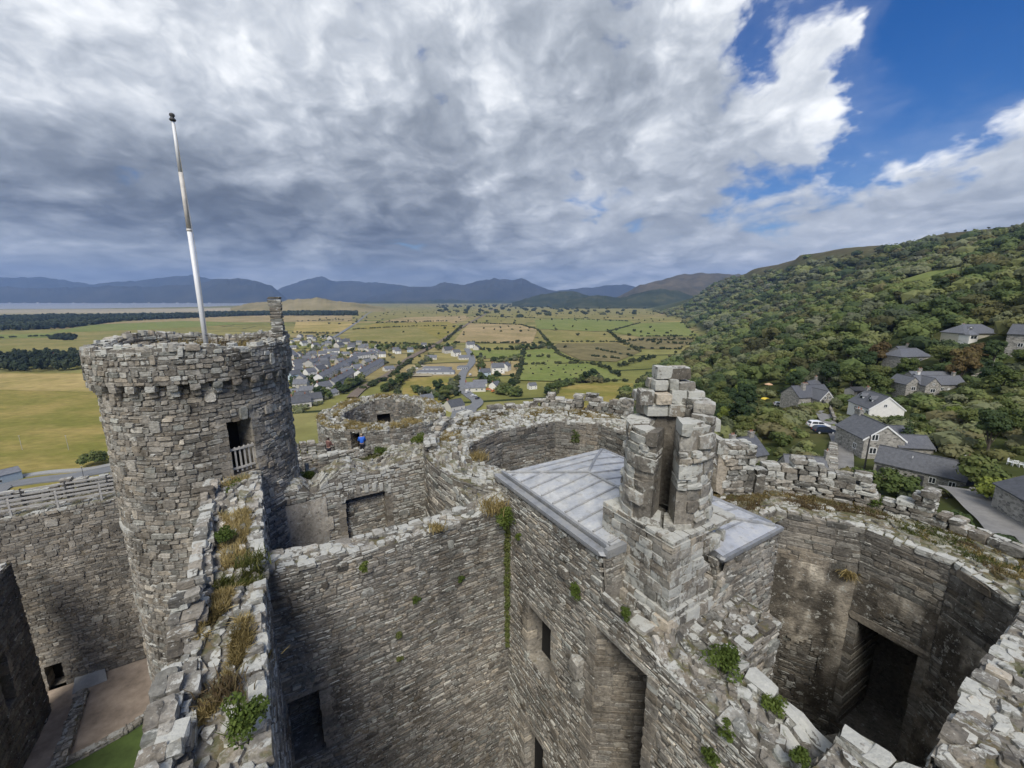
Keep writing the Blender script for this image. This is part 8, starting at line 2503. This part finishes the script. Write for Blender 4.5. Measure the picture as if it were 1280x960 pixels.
plantation([(-70, 466), (-70, 452), (40, 450), (105, 446), (160, 442), (160, 452), (105, 462), (60, 465)], 7.5, (10, 17), 60, 1.6, 44, 'forest')
plantation([(60, 424), (75, 420), (100, 421), (88, 426)], 9, (4, 8), 40, 2.0, 45, 'field_trees')
# white houses on the far shore
far_t = TYPES['white']
x0 = None
for k, (px, py) in enumerate([(12, 380.2), (30, 379.6), (48, 380.0), (62, 379.3), (92, 380), (105, 379.4), (150, 380.2), (168, 379.7), (186, 380), (205, 379.8), (222, 379.5), (236, 379.8), (262, 379.6)]):
    w = at_z(px, 383.0, PLAIN); d = w / np.linalg.norm(w); 
    Y_ = 7000 * CP
    p_ = at_y(px, py, 6900)
    o = copy_tree(far_t); o.location = (p_[0], p_[1], PLAIN - 1); o.rotation_euler = (0, 0, rr.uniform(0, 3)); o.scale = (3.2, 2.6, 2.0)
    o['label'] = 'white building on the far shore of the estuary'; o['group'] = 'white buildings on the far shore'

# ---------------------------------------------------------------- growth on the walls
def tuft(name, label, cat, P_, nrm, size, kind, seed, group=None):
    """fern or grass clump rooted at P_"""
    t = None
    r = np.random.default_rng(seed); g = Geo()
    nrm = np.array(nrm, float); nrm /= np.linalg.norm(nrm)
    if kind in ('dry_grass', 'green_grass', 'rust_weed'):
        n = int(240 * max(.6, size / .4))
        base = r.normal(0, size * .42, (n, 3)); base -= np.outer(base @ nrm, nrm)
        d = nrm[None] + r.normal(0, .45, (n, 3)) + np.array([0, 0, .35]); d /= np.linalg.norm(d, axis=1)[:, None]
        L_ = size * r.uniform(.45, 1.0, n)
        bend = r.normal(0, .35, (n, 3)); sd = np.cross(d, r.normal(0, 1, (n, 3))); sd /= np.linalg.norm(sd, axis=1)[:, None]
        w = .009 + .006 * r.random(n)
        b0 = base; b1 = base + d * (L_ * .55)[:, None]; b2 = b1 + (d + bend + np.array([0, 0, -.35])) * (L_ * .5)[:, None]
        V = np.stack([b0 - sd * w[:, None], b0 + sd * w[:, None], b1 + sd * w[:, None] * .8, b1 - sd * w[:, None] * .8, b2 + sd * .002, b2 - sd * .002], 1).reshape(-1, 3)
        F = (np.arange(n)[:, None, None] * 6 + np.array([[0, 1, 2, 3], [3, 2, 4, 5]])[None]).reshape(-1, 4)
        tt = np.clip(r.normal(.5, .25, n), 0, 1)
        g.add(V + np.array(P_), F, np.repeat(np.stack([tt, tt, tt, np.ones(n)], -1), 6, 0))
    else:
        n = int(1000 * max(.6, size / .4))
        C = r.normal(0, size * .38, (9, 3)); C -= np.outer(C @ nrm, nrm) * .7; C += nrm * size * .25
        leafcloud(g, C + np.array(P_), np.full(9, size * .42), n, .030 + .024 * size, seed, flat=.85, lean=.8, aspect=1.6)
        m_ = 60
        base = np.array(P_) + r.normal(0, size * .2, (m_, 3)); d = nrm[None] + r.normal(0, .6, (m_, 3)) + [0, 0, .4]; d /= np.linalg.norm(d, axis=1)[:, None]
        sd = np.cross(d, r.normal(0, 1, (m_, 3))); sd /= np.linalg.norm(sd, axis=1)[:, None]; tip = base + d * size * .75
        g.add(np.stack([base - sd * .008, base + sd * .008, tip + sd * .004, tip - sd * .004], 1).reshape(-1, 3), np.arange(m_ * 4).reshape(-1, 4), (.3, .3, .3, 1))
    o = g.obj(name, [M[kind]]); tag(o, label, cat, group); return o
def turf(name, pos, nrm, length, kind, seed, wid=.011):
    """grass that no one could count: pos (n,3)"""
    r = np.random.default_rng(seed); n = len(pos); g = Geo()
    d = np.array([0, 0, 1.0])[None] + r.normal(0, .42, (n, 3)); d /= np.linalg.norm(d, axis=1)[:, None]
    sd = np.cross(d, r.normal(0, 1, (n, 3))); sd /= np.linalg.norm(sd, axis=1)[:, None]
    L_ = length * r.uniform(.4, 1.1, n); lay = np.array([r.normal(0, .3), r.normal(0, .3), -.25])
    b1 = pos + d * (L_ * .55)[:, None]; b2 = b1 + (d + lay + r.normal(0, .3, (n, 3))) * (L_ * .5)[:, None]
    w = wid * r.uniform(.6, 1.3, n)[:, None]
    V = np.stack([pos - sd * w, pos + sd * w, b1 + sd * w * .8, b1 - sd * w * .8, b2 + sd * .002, b2 - sd * .002], 1).reshape(-1, 3)
    F = (np.arange(n)[:, None, None] * 6 + np.array([[0, 1, 2, 3], [3, 2, 4, 5]])[None]).reshape(-1, 4)
    cl = fbm(pos[:, 0] * 2.2, pos[:, 1] * 2.2, seed=seed)
    tt = np.clip((cl - .5) * 1.6 + r.normal(.5, .2, n), 0, 1)
    g.add(V, F, np.repeat(np.stack([tt, tt, tt, np.ones(n)], -1), 6, 0))
    o = g.obj(name, [M[kind]]); return stuff(o)
tmw = top_map((-1.35, -3.0), (-1.35, 17.2), wtop)
def patch(fm, s0, s1, t0, t1, n, seed, thr=.45, sc=1.2, nz=.02, env=True):
    r = np.random.default_rng(seed); s, t = r.uniform(s0, s1, n * 3), r.uniform(t0, t1, n * 3)
    e = 1.0
    if env: e = np.minimum(1, np.minimum(s - s0, s1 - s) / (.25 * (s1 - s0))) * .5 + np.minimum(1, np.minimum(t - t0, t1 - t) / (.25 * (t1 - t0))) * .5
    ok = fbm(s * sc, t * sc * 1.3, seed=seed) * (.55 + .45 * e) > thr * .93
    s, t = s[ok][:n], t[ok][:n]
    return fm(s, t, np.full(len(s), nz))
# long golden grass lying in the middle of the walk
turf('dry_grass', patch(tmw, 9.4, 13.4, -.35, .55, 9000, 1, .47), None, .24, 'dry_grass', 1)
turf('dry_grass', patch(tmw, 14.6, 19.6, -.3, .5, 4000, 2, .46), None, .22, 'dry_grass', 2)
turf('green_grass', patch(tmw, 13.6, 14.6, -.7, .75, 3500, 3, .30), None, .24, 'green_grass', 3)
turf('dry_grass', patch(tmw, 6.5, 9.2, -.8, .0, 3000, 4, .48), None, .26, 'dry_grass', 4)
# ring walls of the round towers, top of the turret, the passage front
sm_ = lambda s, t, n: s_map(s, t, n)
turf('rust_weed', patch(sm_, -.7 * s_rm, 1.75 * s_rm, .5, s_w - .2, 16000, 5, .50, 1.0), None, .13, 'rust_weed', 5)
turf('dry_grass', patch(sm_, -1.0 * s_rm, 1.8 * s_rm, .7, s_w - .2, 7000, 6, .54, .9), None, .16, 'dry_grass', 6)
turf('green_grass', patch(sm_, -.9 * s_rm, .6 * s_rm, .8, s_w, 7000, 7, .50, .8), None, .12, 'green_grass', 7)
turf('dry_grass', patch(n_map, -.3 * n_rm, 3.2 * n_rm, .8, n_w - .2, 8000, 8, .55, 1.0), None, .18, 'dry_grass', 8)
turf('rust_weed', patch(n_map, .1 * n_rm, 2.6 * n_rm, 1.2, n_w - .1, 5000, 9, .52, .9), None, .14, 'rust_weed', 9)
def disc(c, r0, r1, z, n, seed):
    q = np.random.default_rng(seed); a = q.uniform(0, 6.28, n); r = np.sqrt(q.uniform(r0 ** 2, r1 ** 2, n)); ok = fbm(a * 3, r, seed=seed) > .42
    return G(c[0] + r[ok] * np.cos(a[ok]), c[1] + r[ok] * np.sin(a[ok]), z)
turf('dry_grass', disc(TC, 1.6, 2.6, 22.75, 7000, 10), None, .6, 'dry_grass', 10, .014)
turf('rust_weed', disc(TC, 2.3, 2.75, 22.9, 1500, 11), None, .5, 'rust_weed', 11, .014)
q_ = np.random.default_rng(3)
ccm = lambda s, t, n: tmc(s, t, n)
turf('dry_grass', patch(ccm, 0, 2 * math.pi * cto, .3, cto - cti, 9000, 12, .5, .6), None, .4, 'dry_grass', 12, .02)
turf('green_grass', patch(lambda s, t, n: G(12.5 + s, 6.9 + t, 17.4 + n), 0, 3.3, 0, 5.8, 9000, 13, .45, .8), None, .22, 'green_grass', 13)
turf('rust_weed', patch(lambda s, t, n: G(12.5 + s, 6.9 + t, 17.4 + n), 0, 3.3, 0, 5.8, 9000, 14, .47, .8), None, .22, 'rust_weed', 14)
turf('green_grass', patch(lambda s, t, n: G(.9 + s, 19.5 + t, 16.6 + .06 * s + n), 0, 7.4, 0, 1.9, 8000, 15, .45, .9), None, .26, 'green_grass', 15)

def on_q(px, py, q):      # meets the face q = const
    d = ray(px, py); s = q / (-GS * d[0] + GC * d[1]); return np.array([d[0] * s, d[1] * s, EYE + d[2] * s])
def on_p(px, py, p):
    d = ray(px, py); s = p / (GC * d[0] + GS * d[1]); return np.array([d[0] * s, d[1] * s, EYE + d[2] * s])
UPV = (0, 0, 1); SOUTH = tuple(G(0, -1, .25)); WEST = tuple(G(-1, 0, .25))
T_ = [('fern_clump', 'bright fern clump on the broken wall at the foot of the turret door', 'fern', at_z(292, 612, 18.75), UPV, .38, 'fern'),
      ('fern_clump', 'second fern clump lower down the wall walk, left side', 'fern', at_z(281, 672, 18.6), UPV, .32, 'fern'),
      ('shrub', 'leafy green shrub with white flowers on the near end of the wall walk', 'shrub', at_z(300, 905, 18.6), UPV, .42, 'fern'),
      ('shrub', 'dark twiggy shrub behind the flowering one on the wall walk', 'shrub', at_z(282, 866, 18.5), UPV, .34, 'rust_weed'),
      ('grass_clump', 'green grass hanging over the inner edge of the wall walk', 'grass', at_z(316, 704, 18.4), UPV, .38, 'green_grass'),
      ('grass_clump', 'pale dry grass at the right edge of the near wall walk', 'grass', at_z(322, 830, 18.0), UPV, .26, 'dry_grass'),
      ('grass_clump', 'big mixed grass clump spilling over where the cross wall meets the roofed block', 'grass', at_z(618, 636, 17.7), UPV, .55, 'dry_grass'),
      ('fern_clump', 'green fern clump hanging at the corner beside the lead roof', 'fern', at_z(630, 648, 17.5), SOUTH, .42, 'fern'),
      ('grass_clump', 'small grass tuft on the middle of the cross wall coping', 'grass', at_z(546, 662, 17.6), UPV, .30, 'dry_grass'),
      ('fern_clump', 'little fern on the left part of the cross wall coping', 'fern', at_z(455, 708, 17.5), SOUTH, .18, 'fern'),
      ('fern_clump', 'small fern high on the cross wall face, left of centre', 'fern', on_q(520, 750, 11.88), SOUTH, .14, 'fern'),
      ('fern_clump', 'small fern on the cross wall face near its right end', 'fern', on_q(576, 724, 11.88), SOUTH, .15, 'fern'),
      ('fern_clump', 'tiny dark fern in the middle of the cross wall face', 'fern', on_q(500, 822, 11.88), SOUTH, .13, 'leaf_oak'),
      ('fern_clump', 'pair of ferns low on the cross wall face', 'fern', on_q(498, 792, 11.88), SOUTH, .16, 'leaf_oak'),
      ('fern_clump', 'tuft of ferns on the west face below the gutter', 'fern', on_p(722, 738, 6.97), WEST, .24, 'fern'),
      ('fern_clump', 'small fern on the west face beside the corner', 'fern', on_p(650, 672, 6.97), WEST, .14, 'fern'),
      ('fern_clump', 'small fern on the west face under the chimney', 'fern', on_p(783, 765, 6.97), WEST, .16, 'fern'),
      ('shrub', 'large bright green plant with small white flowers on the wall between the two rooms', 'shrub', at_z(908, 828, 16.95), UPV, .46, 'fern'),
      ('fern_clump', 'bright fern behind the white capstones above the dark round room', 'fern', at_z(968, 884, 16.8), UPV, .26, 'fern'),
      ('fern_clump', 'green fern low at the bottom edge, left of the white capstones', 'fern', on_p(888, 946, 6.97), WEST, .20, 'fern'),
      ('fern_clump', 'yellow-flowered plant among the stones left of the white capstones', 'fern', on_p(908, 915, 6.95), WEST, .18, 'fern'),
      ('fern_clump', 'fern at the bottom edge beside the large leaning capstone', 'fern', at_z(1000, 950, 17.0), UPV, .2, 'fern'),
      ('grass_clump', 'long brown grass hanging down the inner wall of the round room', 'grass', on_p(1062, 716, 16.4), tuple(G(-1, -.3, -.9)), .28, 'dry_grass'),
      ('fern_clump', 'fern on the left wall of the round room below the lead roof', 'fern', at_z(942, 717, 16.6), SOUTH, .16, 'fern'),
      ('fern_clump', 'green clump between the two halves of the right parapet', 'fern', at_z(1096, 632, 17.7), UPV, .38, 'fern'),
      ('grass_clump', 'tall dry grass in the gap left of the long parapet fragment', 'grass', at_z(1004, 600, 17.7), UPV, .5, 'dry_grass'),
      ('fern_clump', 'fern growing on the recess wall top, left one', 'fern', at_z(385, 596, 16.8), UPV, .34, 'fern'),
      ('fern_clump', 'fern growing on the recess wall top, above the recess', 'fern', at_z(476, 566, 16.9), UPV, .42, 'fern'),
      ('fern_clump', 'wide fern bank on the rubble between recess wall and white ring', 'fern', at_z(530, 552, 17.2), UPV, .6, 'fern'),
      ('fern_clump', 'fern hanging down the side wall left of the lead roof', 'fern', at_z(588, 606, 17.2), UPV, .45, 'fern'),
      ('fern_clump', 'second hanging fern on the side wall, nearer the white ring', 'fern', at_z(560, 580, 17.4), UPV, .40, 'fern'),
      ('grass_clump', 'pale dry grass on the broken steps beside the lead roof', 'grass', at_z(598, 574, 17.7), UPV, .5, 'dry_grass'),
      ('ivy', 'dark ivy inside the far round tower wall', 'ivy', at_z(668, 538, 17.0), tuple(G(-.3, -1, 0)), .7, 'leaf_dark'),
      ('fern_clump', 'fern on the far round tower inner wall above the lead roof', 'fern', at_z(722, 545, 16.9), tuple(G(-1, -.4, .2)), .42, 'leaf_oak'),
      ('shrub', 'leafy shrub in the rubble right of the far round tower', 'shrub', at_z(800, 535, 17.6), UPV, .5, 'leaf_oak')]
for k, a in enumerate(T_):
    tuft(*a, 600 + k)
# moss and creeper down the corner of the two walls
g = Geo(); r = np.random.default_rng(8)
for k in range(26):
    zz = 17.2 - 5.6 * (k / 26) ** 1.1
    c = G(6.96 - .04 * r.random() - .10 * r.random(), 11.86 - .10 * r.random(), zz)
    leafcloud(g, [c], [.16 * (1 - .4 * k / 26)], 130, .05, 900 + k, flat=1.5, lean=.8)
o = g.obj('creeper', [M['leaf_oak']]); tag(o, 'dark green mossy creeper running down the corner of the two tall walls', 'creeper')

# ---------------------------------------------------------------- haze: the air itself
HAZE = True
if HAZE:
    m = bpy.data.materials.new('air'); m.use_nodes = True; m.node_tree.nodes.clear(); t = NT(m.node_tree)
    o_ = t.n('ShaderNodeOutputMaterial'); v_ = t.n('ShaderNodeVolumePrincipled')
    v_.inputs['Color'].default_value = (0.36, 0.56, 1.0, 1)
    v_.inputs['Density'].default_value = 7.5e-5
    v_.inputs['Anisotropy'].default_value = 0.1
    t.link(v_.outputs[0], o_.inputs['Volume'])
    g = Geo(); g.box((-14500, -3000, -80), (14500, 14500, 900)); hz = g.obj('haze', [m]); hz['kind'] = 'stuff'
